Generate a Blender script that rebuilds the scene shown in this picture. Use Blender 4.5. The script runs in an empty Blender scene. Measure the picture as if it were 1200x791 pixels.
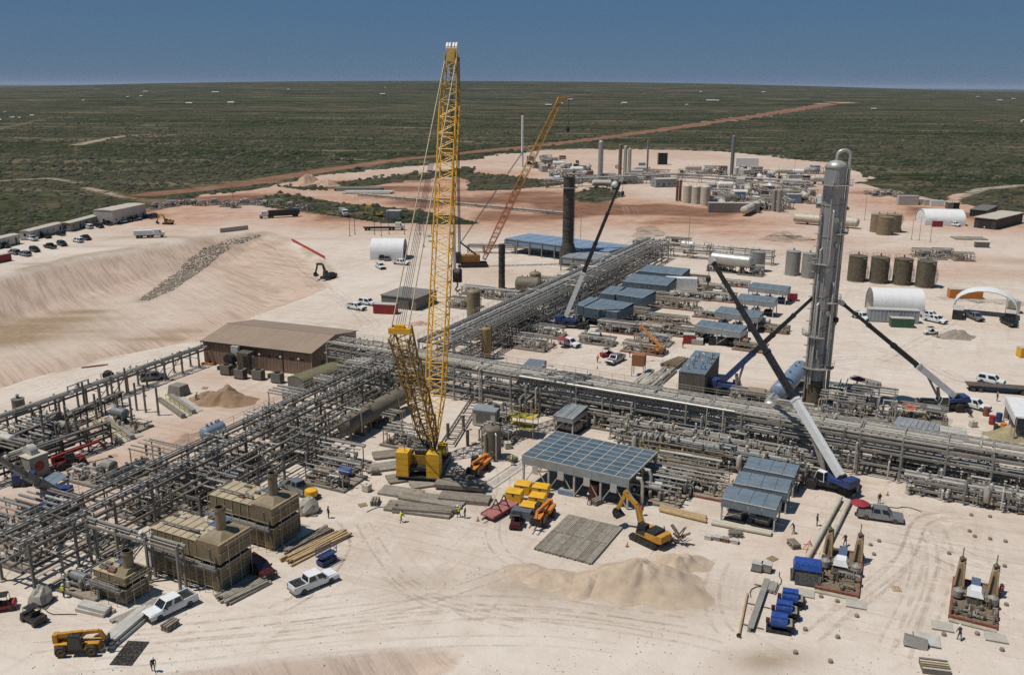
import bpy, math, random
import numpy as np
from mathutils import Vector, Matrix
random.seed(7); np.random.seed(7)
R = math.radians
scene = bpy.context.scene
COL = scene.collection

# ---------------------------------------------------------------- camera
F, H = 1050.0, 58.0                      # focal length in photo pixels, height above the pad
TH = math.atan(294 / F); ROLL = math.atan2(5, 1200)
_c, _s = math.cos(ROLL), math.sin(ROLL)
_r = Vector((1, 0, 0)); _f = Vector((0, math.cos(TH), -math.sin(TH))); _u = Vector((0, math.sin(TH), math.cos(TH)))
cam_d = bpy.data.cameras.new('camera'); cam = bpy.data.objects.new('camera', cam_d); COL.objects.link(cam)
X = _r * _c + _u * _s; Y = _u * _c - _r * _s; Z = -_f
cam.matrix_world = Matrix(((X.x, Y.x, Z.x, 0), (X.y, Y.y, Z.y, 0), (X.z, Y.z, Z.z, H), (0, 0, 0, 1)))
cam_d.sensor_width = 36; cam_d.lens = 36 * F / 1200
cam_d.clip_start = 1; cam_d.clip_end = 120000
scene.camera = cam

# ---------------------------------------------------------------- sky, sun, exposure
SUN_EL, SUN_AZ = 66, 193      # azimuth of the sun: degrees counter-clockwise from +X
sd = Vector((math.cos(R(SUN_AZ)) * math.cos(R(SUN_EL)), math.sin(R(SUN_AZ)) * math.cos(R(SUN_EL)), math.sin(R(SUN_EL))))
world = bpy.data.worlds.new('World'); scene.world = world; world.use_nodes = True
wn = world.node_tree; wn.nodes.clear()
sky = wn.nodes.new('ShaderNodeTexSky'); sky.sky_type = 'NISHITA'; sky.sun_disc = False
sky.sun_elevation = R(SUN_EL); sky.sun_rotation = math.atan2(sd.x, sd.y)
sky.altitude = 900; sky.air_density = 1.0; sky.dust_density = 0.3; sky.ozone_density = 2.5
gm = wn.nodes.new('ShaderNodeMix'); gm.data_type = 'RGBA'; gm.blend_type = 'MIX'; gm.inputs[0].default_value = 0.90
gm.inputs[7].default_value = (0.42, 1.12, 2.25, 1)
bg = wn.nodes.new('ShaderNodeBackground'); bg.inputs[1].default_value = 0.1
wo = wn.nodes.new('ShaderNodeOutputWorld')
wn.links.new(sky.outputs[0], gm.inputs[6]); wn.links.new(gm.outputs[2], bg.inputs[0]); wn.links.new(bg.outputs[0], wo.inputs[0])
sl = bpy.data.lights.new('sun', 'SUN'); sl.energy = 4.2; sl.angle = R(0.53); sl.color = (1.0, 0.955, 0.88)
so = bpy.data.objects.new('sun', sl); COL.objects.link(so); so.rotation_euler = sd.to_track_quat('Z', 'Y').to_euler(); so.location = (0, 0, 300)
vs = scene.view_settings; vs.view_transform = 'Standard'; vs.look = 'None'; vs.exposure = 0.0; vs.gamma = 1.0; vs.use_curve_mapping = False
scene.cycles.max_bounces = 4; scene.cycles.diffuse_bounces = 2; scene.cycles.glossy_bounces = 2; scene.cycles.transmission_bounces = 2
scene.cycles.volume_bounces = 0
scene.cycles.use_adaptive_sampling = True; scene.cycles.use_denoising = False

# ---------------------------------------------------------------- survey helpers
def ray(px, py):
    x, y = px - 600, -(py - 395.5)
    x, y = _c * x - _s * y, _s * x + _c * y
    return (x, F * math.cos(TH) + y * math.sin(TH), -F * math.sin(TH) + y * math.cos(TH))
def G(px, py, z=0.0):
    """where the sight line of a photo point meets height z: (x, y) in metres"""
    d = ray(px, py); t = (z - H) / d[2]
    return (d[0] * t, d[1] * t)
def G3(px, py, z=0.0):
    x, y = G(px, py, z); return Vector((x, y, z))
def AT(px, py, y):
    d = ray(px, py); t = y / d[1]
    return Vector((d[0] * t, y, H + d[2] * t))
def ANG(p, q):
    a, b = G(*p), G(*q); return math.atan2(b[1] - a[1], b[0] - a[0])
SA = R(-25)                              # the plant grid
def UV(u, v, z=0.0):
    return Vector((u * math.cos(SA) - v * math.sin(SA), u * math.sin(SA) + v * math.cos(SA), z))

# ---------------------------------------------------------------- mesh bucket
class B:
    def __init__(s): s.v = []; s.f = []
    def _add(s, vs, fs):
        o = len(s.v); s.v += [tuple(p) for p in vs]; s.f += [tuple(i + o for i in f) for f in fs]; return s
    def box(s, x0, y0, z0, x1, y1, z1):
        return s._add([(x0,y0,z0),(x1,y0,z0),(x1,y1,z0),(x0,y1,z0),(x0,y0,z1),(x1,y0,z1),(x1,y1,z1),(x0,y1,z1)],
                      [(3,2,1,0),(4,5,6,7),(0,1,5,4),(1,2,6,5),(2,3,7,6),(3,0,4,7)])
    def cbox(s, c, d, rz=0.0):
        ca, sa = math.cos(rz), math.sin(rz); vs = []
        for dz in (-.5, .5):
            for dx, dy in ((-.5,-.5),(.5,-.5),(.5,.5),(-.5,.5)):
                x, y = dx * d[0], dy * d[1]
                vs.append((c[0] + x*ca - y*sa, c[1] + x*sa + y*ca, c[2] + dz*d[2]))
        return s._add(vs, [(3,2,1,0),(4,5,6,7),(0,1,5,4),(1,2,6,5),(2,3,7,6),(3,0,4,7)])
    def hexa(s, pts):                    # eight corners, bottom ring then top ring
        return s._add(pts, [(3,2,1,0),(4,5,6,7),(0,1,5,4),(1,2,6,5),(2,3,7,6),(3,0,4,7)])
    def bar(s, p, q, w, h=None, up=None):
        p, q = Vector(p), Vector(q); h = w if h is None else h
        d = (q - p).normalized(); upv = Vector(up) if up else (Vector((0,0,1)) if abs(d.z) < .95 else Vector((0,1,0)))
        a = d.cross(upv).normalized() * w * .5; b = a.cross(d).normalized() * h * .5
        return s.hexa([p-a-b, p+a-b, q+a-b, q-a-b, p-a+b, p+a+b, q+a+b, q-a+b])
    def tube(s, p, q, r, r2=None, n=8, cap=True):
        p, q = Vector(p), Vector(q); r2 = r if r2 is None else r2; d = (q - p)
        if d.length < 1e-6: return s
        d.normalize(); a = d.cross(Vector((0,0,1)) if abs(d.z) < .95 else Vector((0,1,0))).normalized(); b = d.cross(a)
        vs = []
        for c, rr in ((p, r), (q, r2)):
            for i in range(n):
                t = 2*math.pi*i/n; vs.append(c + a*(rr*math.cos(t)) + b*(rr*math.sin(t)))
        fs = [(i, (i+1) % n, n + (i+1) % n, n + i) for i in range(n)]
        if cap: fs += [tuple(range(n-1, -1, -1)), tuple(range(n, 2*n))]
        return s._add(vs, fs)
    def path(s, pts, r, n=8):            # bent pipe, mitred rings
        pts = [Vector(p) for p in pts]; rings = []; ref = None
        for i, p in enumerate(pts):
            d0 = (p - pts[i-1]).normalized() if i else (pts[1] - p).normalized()
            d1 = (pts[i+1] - p).normalized() if i < len(pts)-1 else d0
            d = (d0 + d1); d = d.normalized() if d.length > 1e-5 else d1
            if ref is None: ref = d.cross(Vector((0,0,1)) if abs(d.z) < .9 else Vector((0,1,0))).normalized()
            a = (ref - d * ref.dot(d)); a = a.normalized() if a.length > 1e-4 else d.orthogonal().normalized()
            ref = a; b = d.cross(a); k = 1 / max(.6, math.sqrt(max(.1, (1 + d0.dot(d1)) / 2)))
            rings.append([p + (a*math.cos(2*math.pi*j/n) + b*math.sin(2*math.pi*j/n)) * r * (k if 0 < i < len(pts)-1 else 1) for j in range(n)])
        vs = [v for g in rings for v in g]; fs = []
        for i in range(len(rings)-1):
            fs += [(i*n+j, i*n+(j+1) % n, (i+1)*n+(j+1) % n, (i+1)*n+j) for j in range(n)]
        m = (len(rings)-1)*n
        return s._add(vs, fs + [tuple(range(n-1, -1, -1)), tuple(range(m, m+n))])
    def lathe(s, prof, n=16, o=(0,0,0), axis=(0,0,1)):   # prof: (radius, height)
        d = Vector(axis).normalized(); o = Vector(o)
        a = d.cross(Vector((0,1,0)) if abs(d.y) < .9 else Vector((1,0,0))).normalized(); b = d.cross(a); vs = []
        for r, h in prof:
            for i in range(n):
                t = 2*math.pi*i/n; vs.append(o + d*h + (a*math.cos(t) + b*math.sin(t))*max(r, 1e-3))
        fs = []
        for k in range(len(prof)-1):
            fs += [(k*n+i, k*n+(i+1) % n, (k+1)*n+(i+1) % n, (k+1)*n+i) for i in range(n)]
        m = (len(prof)-1)*n
        return s._add(vs, fs + [tuple(range(n-1, -1, -1)), tuple(range(m, m+n))])
    def prism(s, poly, a, b, plane='xz'):                # polygon extruded from a to b
        def P(p, t): return (p[0], t, p[1]) if plane == 'xz' else ((t, p[0], p[1]) if plane == 'yz' else (p[0], p[1], t))
        n = len(poly); vs = [P(p, a) for p in poly] + [P(p, b) for p in poly]
        return s._add(vs, [tuple(range(n-1, -1, -1)), tuple(range(n, 2*n))] + [(i, (i+1) % n, n+(i+1) % n, n+i) for i in range(n)])
    def xf(s, m):
        s.v = [tuple(m @ Vector(p)) for p in s.v]; return s
def head(r, d, k=.5, n=4):               # dished head profile rising d*... from radius r
    return [(r*math.cos(math.pi/2*i/n), d + k*r*math.sin(math.pi/2*i/n)) for i in range(n+1)]

def mesh(name, b, mat, smooth=False):
    m = bpy.data.meshes.new(name); m.from_pydata(b.v, [], b.f)
    if mat is not None: m.materials.append(mat)
    if smooth:
        m.polygons.foreach_set('use_smooth', [True] * len(m.polygons)); 
        try: m.set_sharp_from_angle(angle=R(40))
        except Exception: pass
    m.update(); return m
def tag(o, label=None, cat=None, group=None, kind=None):
    if label: o['label'] = label
    if cat: o['category'] = cat
    if group: o['group'] = group
    if kind: o['kind'] = kind
    return o
class K:
    """a kit: the parts of one kind of thing, built once; put() sets out an individual"""
    def __init__(s): s.p = []
    def add(s, name, b, mat, sub=None, smooth=False, loc=None, rot=None, me=None, label=None):
        me = me or mesh(name, b, mat, smooth); s.p.append((name, me, sub, loc, rot, label)); return len(s.p) - 1
    def again(s, i, loc, rot=None, sub=None):
        n, me, sb, _, _, lb = s.p[i]; s.p.append((n, me, sub if sub is not None else sb, loc, rot, lb)); return len(s.p) - 1
    def put(s, name, label, cat, loc, rz=0.0, group=None, sc=1.0, tilt=None):
        r = bpy.data.objects.new(name, None); COL.objects.link(r); r.empty_display_size = .2
        r.location = loc if len(loc) == 3 else (loc[0], loc[1], 0); r.rotation_euler = tilt or (0, 0, rz)
        r.scale = (sc, sc, sc) if isinstance(sc, (int, float)) else sc
        tag(r, label, cat, group); obs = []
        for n, me, sub, l, rt, lb in s.p:
            o = bpy.data.objects.new(n, me); COL.objects.link(o); o.parent = obs[sub] if sub is not None else r
            if l: o.location = l
            if rt: o.rotation_euler = rt
            if lb: o['label'] = lb
            obs.append(o)
        return r
def single(name, b, mat, label, cat, group=None, loc=(0,0,0), rz=0.0, smooth=False, kind=None):
    o = bpy.data.objects.new(name, mesh(name, b, mat, smooth)); COL.objects.link(o)
    o.location = loc if len(loc) == 3 else (loc[0], loc[1], 0); o.rotation_euler = (0, 0, rz)
    return tag(o, label, cat, group, kind)

# ---------------------------------------------------------------- materials
def lin(h):
    h = h.lstrip('#'); return tuple(((int(h[i:i+2], 16)/255 + .055)/1.055)**2.4 if int(h[i:i+2], 16) > 10 else int(h[i:i+2], 16)/255/12.92 for i in (0, 2, 4))
MATS = {}
def mat(name, col, rough=.6, metal=0.0, var=.25, scale=1.2, dust=.25, bump=0.0, spec=.4, streak=False):
    if name in MATS: return MATS[name]
    m = bpy.data.materials.new(name); m.use_nodes = True; nt = m.node_tree; N = nt.nodes; L = nt.links
    p = N['Principled BSDF']; c = lin(col) if isinstance(col, str) else col
    tc = N.new('ShaderNodeNewGeometry'); no = N.new('ShaderNodeTexNoise'); no.inputs['Scale'].default_value = scale; no.inputs['Detail'].default_value = 6
    no.inputs['Roughness'].default_value = .65
    if streak:
        mp = N.new('ShaderNodeMapping'); mp.inputs['Scale'].default_value = (3, 3, .25); L.new(tc.outputs['Position'], mp.inputs[0]); L.new(mp.outputs[0], no.inputs[0])
    else: L.new(tc.outputs['Position'], no.inputs[0])
    r1 = N.new('ShaderNodeMapRange'); r1.inputs[1].default_value = .3; r1.inputs[2].default_value = .7
    r1.inputs[3].default_value = 1 - var; r1.inputs[4].default_value = 1 + var * .6; L.new(no.outputs[0], r1.inputs[0])
    mx = N.new('ShaderNodeVectorMath'); mx.operation = 'SCALE'; mx.inputs[0].default_value = c; L.new(r1.outputs[0], mx.inputs[3])
    n2 = N.new('ShaderNodeTexNoise'); n2.inputs['Scale'].default_value = scale * 2.7; n2.inputs['Detail'].default_value = 8; L.new(tc.outputs['Position'], n2.inputs[0])
    r2 = N.new('ShaderNodeMapRange'); r2.inputs[1].default_value = .42; r2.inputs[2].default_value = .72; r2.inputs[3].default_value = 0; r2.inputs[4].default_value = dust; L.new(n2.outputs[0], r2.inputs[0])
    mm = N.new('ShaderNodeMix'); mm.data_type = 'RGBA'; L.new(r2.outputs[0], mm.inputs[0]); L.new(mx.outputs[0], mm.inputs[6]); mm.inputs[7].default_value = (.38, .29, .21, 1)
    L.new(mm.outputs[2], p.inputs['Base Color']); p.inputs['Roughness'].default_value = rough; p.inputs['Metallic'].default_value = metal
    p.inputs['Specular IOR Level'].default_value = spec
    if bump:
        bp = N.new('ShaderNodeBump'); bp.inputs['Strength'].default_value = bump; bp.inputs['Distance'].default_value = .05; L.new(n2.outputs[0], bp.inputs['Height']); L.new(bp.outputs[0], p.inputs['Normal'])
    MATS[name] = m; return m
def glass(name='glass_dark', col=(.012, .016, .02)):
    if name in MATS: return MATS[name]
    m = mat(name, col, rough=.08, var=.1, dust=.05, spec=.6); return m
STEEL = mat('galvanised_steel', '#98928a', .5, .15, .3, 1.5, .25)
GREY = mat('grey_paint', '#858179', .55, 0, .25, .9, .22)
DGREY = mat('dark_grey_paint', '#68645d', .6, 0, .3, .9, .22)
LGREY = mat('light_grey_paint', '#b2aea6', .5, 0, .2, .9, .2)
SILVER = mat('aluminium_cladding', '#b3b0a9', .42, .4, .22, .9, .15)
DSILV = mat('weathered_cladding', '#7e8080', .45, .3, .3, .7, .08, streak=True)
TAN = mat('tan_paint', '#7c6d54', .6, 0, .22, .8, .2)
DTAN = mat('brown_tank_paint', '#57503f', .6, 0, .3, .5, .2, streak=True)
OLIVE = mat('olive_drab_paint', '#6a6252', .6, 0, .3, .6, .25)
CREAM = mat('cream_paint', '#b9b1a0', .55, 0, .2, .8, .25)
WHITE = mat('white_paint', '#d9d9d6', .35, 0, .12, 1.2, .14)
BLACK = mat('black_rubber', '#17181a', .75, 0, .3, 2, .22)
DARK = mat('black_steel', '#232527', .5, .2, .3, 1.2, .16)
YEL = mat('crane_yellow', '#d9a521', .45, 0, .2, .8, .16)
DYEL = mat('worn_yellow_steel', '#9c7c2e', .55, 0, .35, 1.2, .18)
ORNG = mat('machine_orange', '#c9782a', .5, 0, .22, 1.2, .2)
CATY = mat('machine_yellow', '#b98422', .5, 0, .25, 1.2, .25)
BLUE = mat('machine_blue', '#1f3767', .45, 0, .2, 1.2, .14)
RBLUE = mat('royal_blue_paint', '#1d438a', .42, 0, .2, 1.2, .12)
PBLUE = mat('pale_blue_paint', '#71859a', .5, .1, .22, .7, .2)
ROOFB = mat('blue_grey_sheet', '#6b7b86', .45, .2, .22, .5, .2)
ROOFG = mat('galvanised_sheet', '#8f9699', .45, .2, .22, .5, .2)
RED = mat('red_paint', '#8e1f22', .5, 0, .25, 1.2, .2)
RUST = mat('primer_rust', '#7a4433', .7, 0, .3, 1.2, .25)
PINK = mat('red_primer_deck', '#9c5f5c', .7, 0, .3, 1.2, .25)
WOOD = mat('weathered_timber', '#7d7468', .85, 0, .35, 1.6, .25, bump=.3)
LUMB = mat('new_lumber', '#a98f68', .8, 0, .28, 1.6, .2, bump=.2)
CONC = mat('concrete', '#a8a297', .8, 0, .2, .8, .3, bump=.2)
SAND = mat('heaped_soil', '#a68d72', .95, 0, .22, .35, .3, bump=.5)
CLAY = mat('heaped_clay', '#b3957f', .95, 0, .22, .35, .3, bump=.5)
GRAVEL = mat('heaped_gravel', '#8a7f74', .95, 0, .22, .5, .2, bump=.5)
BRNW = mat('brown_siding', '#7d6655', .6, .1, .15, .5, .15, streak=True)
BRNR = mat('brown_roof_sheet', '#94806d', .5, .1, .1, .25, .15)
TEAL = mat('teal_paint', '#2f7f73', .5, 0, .2, 1, .2)
GREEN = mat('green_paint', '#28573f', .5, 0, .2, 1, .2)
FAB = mat('white_fabric', '#d3d3d0', .7, 0, .08, .6, .1)
SKIN = mat('skin', '#9a6b52', .6, 0, .1, 3, .05)
CLOTH = mat('work_cloth', '#2b2f38', .85, 0, .25, 4, .1)
HIVIS = mat('hi_vis_cloth', '#c8d23a', .8, 0, .15, 4, .1)
MAROON = mat('maroon_car_paint', '#4a1a1f', .3, .2, .15, 1.5, .12)
BLKC = mat('black_car_paint', '#1b1d20', .3, .2, .15, 1.5, .14)
SLVC = mat('silver_car_paint', '#8b8f92', .3, .5, .15, 1.5, .12)
WHTC = mat('white_car_paint', '#d4d6d6', .3, 0, .08, 1.5, .08)
GLASS = glass()
LAMP = mat('lamp_lens', '#c9c6bb', .2, 0, .1, 4, .05)
TAILR = mat('tail_lens', '#7c1414', .25, 0, .1, 4, .05)
YWALL = mat('dull_yellow_rail', '#b5a23a', .6, 0, .2, 2, .25)
# ================================================================ ground
def vnoise(x, y, s, seed=0):             # cheap value noise, vectorised
    x = np.asarray(x) / s + seed * 17.3; y = np.asarray(y) / s - seed * 9.1
    xi, yi = np.floor(x), np.floor(y); fx, fy = x - xi, y - yi
    fx, fy = fx*fx*(3-2*fx), fy*fy*(3-2*fy)
    def h(a, b):
        t = np.sin(a*127.1 + b*311.7 + seed*74.7) * 43758.5453; return t - np.floor(t)
    return (h(xi,yi)*(1-fx) + h(xi+1,yi)*fx)*(1-fy) + (h(xi,yi+1)*(1-fx) + h(xi+1,yi+1)*fx)*fy
def fbm(x, y, s, seed=0, o=3):
    return sum(vnoise(x, y, s/2**i, seed+i)*.5**i for i in range(o)) / sum(.5**i for i in range(o))
def poly_px(pts): return np.array([G(*p) for p in pts])
def inside(x, y, P):
    r = np.zeros(x.shape, bool); n = len(P); j = n - 1
    for i in range(n):
        (xi, yi), (xj, yj) = P[i], P[j]
        if yi != yj: r ^= ((yi > y) != (yj > y)) & (x < (xj-xi)*(y-yi)/(yj-yi) + xi)
        j = i
    return r
def seg_dist(x, y, P, closed=True):
    d = np.full(x.shape, 1e9); n = len(P)
    for i in range(n if closed else n-1):
        a, b = P[i], P[(i+1) % n]; ab = b - a; L = max(ab @ ab, 1e-9)
        t = np.clip(((x-a[0])*ab[0] + (y-a[1])*ab[1]) / L, 0, 1)
        d = np.minimum(d, np.hypot(x-a[0]-t*ab[0], y-a[1]-t*ab[1]))
    return d
def sstep(a, b, t):
    t = np.clip((t-a)/(b-a), 0, 1); return t*t*(3-2*t)
BASIN = poly_px([(-260,420),(-80,345),(0,322),(90,300),(170,288),(250,275),(310,272),(345,282),(382,312),(396,332),(372,344),(300,370),(235,398),(120,420),(40,442),(-60,475),(-220,560)])
DITCH = poly_px([(150,800),(230,781),(300,771),(380,764),(440,757),(490,753),(525,757),(548,768),(540,785),(500,800),(450,860),(150,860)])
SANDP = poly_px([(-900,700),(-300,385),(-100,312),(0,284),(60,267),(150,249),(200,236),(240,229),(290,224),(330,214),(400,204),(480,196),(530,190),(560,186),(620,178),(660,175),(780,176),(850,178),(920,186),(1000,194),(1014,208),(1008,217),(1040,224),(1064,229),(1106,236),(1116,226),(1128,228),(1136,240),(1170,246),(1210,254),(1400,300),(1900,500),(2200,1500),(-1500,1500)])
GREENS = [poly_px(p) for p in (
    [(296,232),(330,226),(400,238),(470,245),(532,252),(560,262),(500,263),(440,260),(380,252),(310,243)],
    [(545,203),(600,206),(645,212),(690,214),(640,220),(600,223),(545,224)],
    [(672,228),(690,220),(722,221),(728,230),(690,237),(672,236)],
    [(738,276),(752,266),(775,265),(786,276),(760,287)],
    [(893,276),(925,270),(962,281),(930,286),(898,283)],
    [(320,218),(400,213),(450,206),(480,204),(560,196),(560,206),(470,212),(420,222),(360,224)],
    [(1090,346),(1200,352),(1240,362),(1200,360),(1100,352)])]
ROADP = poly_px([(180,228),(232,222),(300,213),(400,197),(480,186),(560,178),(640,170),(720,160),(800,149),(860,140),(930,130),(985,123)])
TRAILS = [poly_px(p) for p in ([(0,212),(60,209),(90,214)], [(1120,232),(1150,222),(1200,217),(1300,214)], [(100,220),(150,232),(200,238)], [(90,170),(140,160),(180,158)], [(-40,160),(60,138),(160,136)])]
REDS = [(470,222,80,40,1.),(560,235,70,40,1.),(620,228,60,35,1.),(680,245,70,30,1.),(760,250,60,30,.9),(830,258,60,26,.9),(560,205,90,50,.8),(1000,225,40,30,.9),(1040,238,50,30,.8),(960,232,40,25,.5),(210,240,60,40,.6),(290,250,60,30,.5),(420,214,60,30,1.),(500,212,70,35,.9),(560,225,60,40,.8),(640,240,70,40,.9),(700,258,60,25,.7),(800,262,60,22,.9),(860,272,40,14,.8),
        (1020,235,50,30,.7),(1060,245,40,30,.5),(250,246,60,30,.55),(330,252,40,20,.4),(930,282,40,14,.6),(1060,300,45,14,.55),(1150,318,40,12,.5),
        (620,215,60,25,.5),(560,190,80,40,.6),(300,268,45,14,.3),(120,500,9,7,.45),(190,520,10,9,.5),(230,500,9,8,.5),(60,590,8,7,.6),(20,600,8,6,.7),(120,540,9,7,.5),
        (290,470,10,8,.45),(255,440,9,7,.35),(350,500,10,9,.2),(620,400,12,12,.25),(590,325,14,14,.3),(910,470,10,8,.4),(930,570,10,8,.25),(940,640,9,6,.25),(130,590,6,6,.5)]
PALES = [(150,778,30,7,1.),(330,730,26,8,.9),(560,752,34,8,1.),(780,770,30,8,1.),(960,790,24,7,.6),(60,455,22,9,.7),(180,425,20,10,.7),(420,345,25,20,.6),(700,395,20,14,.5),
         (860,660,12,8,.8),(1110,430,40,25,.5),(900,420,30,20,.4),(940,270,30,12,.9),(1000,262,30,10,.8),(620,190,70,40,.6),(760,192,90,45,.7),(880,192,80,40,.7),
         (1130,275,40,12,.6),(1180,300,20,14,1.),(160,262,60,20,.8),(60,295,40,10,.9),(330,290,40,14,.5),(450,330,30,16,.5)]
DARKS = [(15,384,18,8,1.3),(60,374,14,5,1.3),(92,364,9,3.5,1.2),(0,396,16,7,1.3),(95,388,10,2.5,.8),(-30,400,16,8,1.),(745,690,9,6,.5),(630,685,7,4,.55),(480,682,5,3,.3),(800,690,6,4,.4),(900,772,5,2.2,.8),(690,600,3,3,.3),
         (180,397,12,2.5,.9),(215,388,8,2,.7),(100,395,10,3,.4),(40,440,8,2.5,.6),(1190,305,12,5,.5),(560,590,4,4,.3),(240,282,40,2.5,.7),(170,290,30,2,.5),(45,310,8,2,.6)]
DITCH_D, BASIN_D = 2.2, 7.5
def ground_z(x, y):
    x, y = np.asarray(x, float), np.asarray(y, float); z = np.zeros(x.shape)
    near = (x > -420) & (x < 120) & (y > 40) & (y < 460)
    if near.any():
        xn, yn = x[near], y[near]; zz = np.zeros(xn.shape)
        d = seg_dist(xn, yn, BASIN) * inside(xn, yn, BASIN); zz -= BASIN_D * np.clip(d/21, 0, 1)**.92 + .12 * sstep(1, 6, d) * (fbm(xn*1.0, yn, 7, 3) - .5) * 3
        # rills cut down the bank by the rain
        rill = np.abs(vnoise(xn*.93 + yn*.36, yn*.02, 2.6, 5) - .5) * 2
        zz -= .28 * sstep(1, 6, d) * (1 - sstep(20, 27, d)) * sstep(.55, .95, 1 - rill)
        d = seg_dist(xn, yn, DITCH) * inside(xn, yn, DITCH); zz -= DITCH_D * sstep(0, 5.0, d) + .5 * sstep(.3, 2, d) * (fbm(xn, yn, 3.0, 8) - .5)
        z[near] = zz
    z += .10 * (fbm(x, y, 9, 1) - .5) * (y < 420)
    r = np.hypot(x, y); az = x / np.maximum(y, 1)
    bell = np.clip(1 - ((az + .03) / .62)**2, 0, 1)
    z += np.where(y > 0, sstep(1800, 9000, r) * 105 * bell, 0) - np.where(y > 0, sstep(9500, 16000, r) * 60 * bell, 0)
    return z
def gz(x, y): return float(ground_z(np.array([x]), np.array([y]))[0])
def GT(px, py):
    x, y = G(px, py); z = 0.0
    if abs(gz(x, y)) < .06: return Vector((x, y, gz(x, y)))
    for _ in range(12): x, y = G(px, py, z); z = .5 * z + .5 * gz(x, y)
    return Vector((x, y, gz(x, y)))

def axis(parts):
    o = []
    for a, b, st in parts: o += list(np.arange(a, b, st))
    return o
gx = [-90000,-60000,-40000,-28000,-20000,-14000,-10000,-7500,-5600,-4200,-3200,-2500,-2000,-1600,-1300] + axis([(-1100,-460,20),(-460,-190,5),(-190,-110,1.8),(-110,110,1.0),(110,190,1.8),(190,460,4),(460,1100,20)]) + [1100,1300,1600,2000,2500,3200,4200,5600,7500,10000,14000,20000,28000,40000,60000,90000]
gy = [-3000,-1200,-500,-200,-100,-40,0,20,40,55] + axis([(64,70,2),(70,200,1.0),(200,330,1.6),(330,560,3),(560,960,6),(960,1600,20),(1600,3000,70),(3000,6000,200)]) + [6000,6500,7000,7600,8200,9000,10000,11500,13000,15000,18000,23000,30000,45000,70000,100000]
gx, gy = np.array(gx, float), np.array(gy, float)
XX, YY = np.meshgrid(gx, gy); fx_, fy_ = XX.ravel(), YY.ravel()
ZZ = ground_z(fx_, fy_)
nx, ny = len(gx), len(gy)
idx = np.arange(nx*ny).reshape(ny, nx)
quads = np.stack([idx[:-1,:-1], idx[:-1,1:], idx[1:,1:], idx[1:,:-1]], -1).reshape(-1, 4)
gm_ = bpy.data.meshes.new('ground'); gm_.vertices.add(nx*ny); gm_.vertices.foreach_set('co', np.stack([fx_, fy_, ZZ], 1).ravel())
gm_.loops.add(quads.size); gm_.loops.foreach_set('vertex_index', quads.ravel()); gm_.polygons.add(len(quads))
gm_.polygons.foreach_set('loop_start', np.arange(0, quads.size, 4)); gm_.polygons.foreach_set('loop_total', np.full(len(quads), 4)); gm_.update(calc_edges=True)
gm_.polygons.foreach_set('use_smooth', np.ones(len(quads), bool))
wob = (fbm(fx_, fy_, 26, 21) - .5) * np.clip(fy_ * .035, 2, 40)
wx, wy = fx_ + wob, fy_ - wob
green = (~inside(wx, wy, SANDP)).astype(float)
for i, P in enumerate(GREENS): green = np.maximum(green, inside(wx, wy, P) * (.8 if i in (0, 1, 2, 5) else .42))
green = np.where(fy_ < 150, np.where(np.abs(fx_) > 400, 1, green * 0), green)
road = np.zeros(fx_.shape); dr = seg_dist(wx*.3+fx_*.7, wy*.3+fy_*.7, ROADP, False); kr_ = np.clip(fy_/800, 1, 3.2); road = 1 - sstep(7, 12, dr/kr_)
trail = np.zeros(fx_.shape)
for P in TRAILS: trail = np.maximum(trail, 1 - sstep(3, 9 if P[0][1] < 900 else 26, seg_dist(fx_, fy_, P, False)))
for px, py, a, b, s in ((905,183,30,22,1),(640,186,40,20,1)):
    x, y = G(px, py); trail = np.maximum(trail, s*np.exp(-(((fx_-x)/a)**2 + ((fy_-y)/b)**2)**2))
green = np.clip(green - road - trail*.56, 0, 1)
def blobs(lst, wobble=True):
    a = np.zeros(fx_.shape)
    for px, py, rx, ry, s in lst:
        x, y = GT(px, py)[:2]; q = ((wx-x)/rx)**2 + ((wy-y)/ry)**2; a = np.maximum(a, s*np.exp(-q*.9))
    return a
farred = 1.0*(1 - .55*sstep(470, 560, fy_))*sstep(330, 420, fy_)*(fbm(fx_, fy_, 70, 33, 3) > .0)*np.clip(fbm(fx_, fy_, 70, 33, 3)*2.2-.35, 0, 1)
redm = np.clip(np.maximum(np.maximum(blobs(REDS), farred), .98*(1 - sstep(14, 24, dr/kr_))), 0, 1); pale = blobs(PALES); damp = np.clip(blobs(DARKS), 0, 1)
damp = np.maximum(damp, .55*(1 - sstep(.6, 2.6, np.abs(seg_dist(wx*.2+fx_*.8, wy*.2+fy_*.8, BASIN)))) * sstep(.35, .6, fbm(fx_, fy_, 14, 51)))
dB = seg_dist(fx_, fy_, BASIN) * inside(fx_, fy_, BASIN); dD = seg_dist(fx_, fy_, DITCH) * inside(fx_, fy_, DITCH)
RIPL = np.array([GT(a, b)[:2] for a, b in ((168,352),(188,342),(212,325),(232,308),(250,294),(268,285),(290,280),(305,277))])
bankm = np.maximum(sstep(.5, 5, dB) * (1 - .55*sstep(26, 40, dB)), .8*sstep(.1, 1.2, dD) * (1 - .5*sstep(4, 7, dD)))
ripm = 1 - sstep(2, 4.2, seg_dist(fx_, fy_, RIPL, False)); RILL = -ANG((20,325),(88,372))
a2_ = gm_.color_attributes.new('mask2', 'FLOAT_COLOR', 'POINT'); a2_.data.foreach_set('color', np.stack([bankm, ripm, bankm*0, bankm*0], 1).astype(np.float32).ravel())
at_ = gm_.color_attributes.new('mask', 'FLOAT_COLOR', 'POINT'); at_.data.foreach_set('color', np.stack([green, redm, pale, damp], 1).astype(np.float32).ravel())

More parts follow.
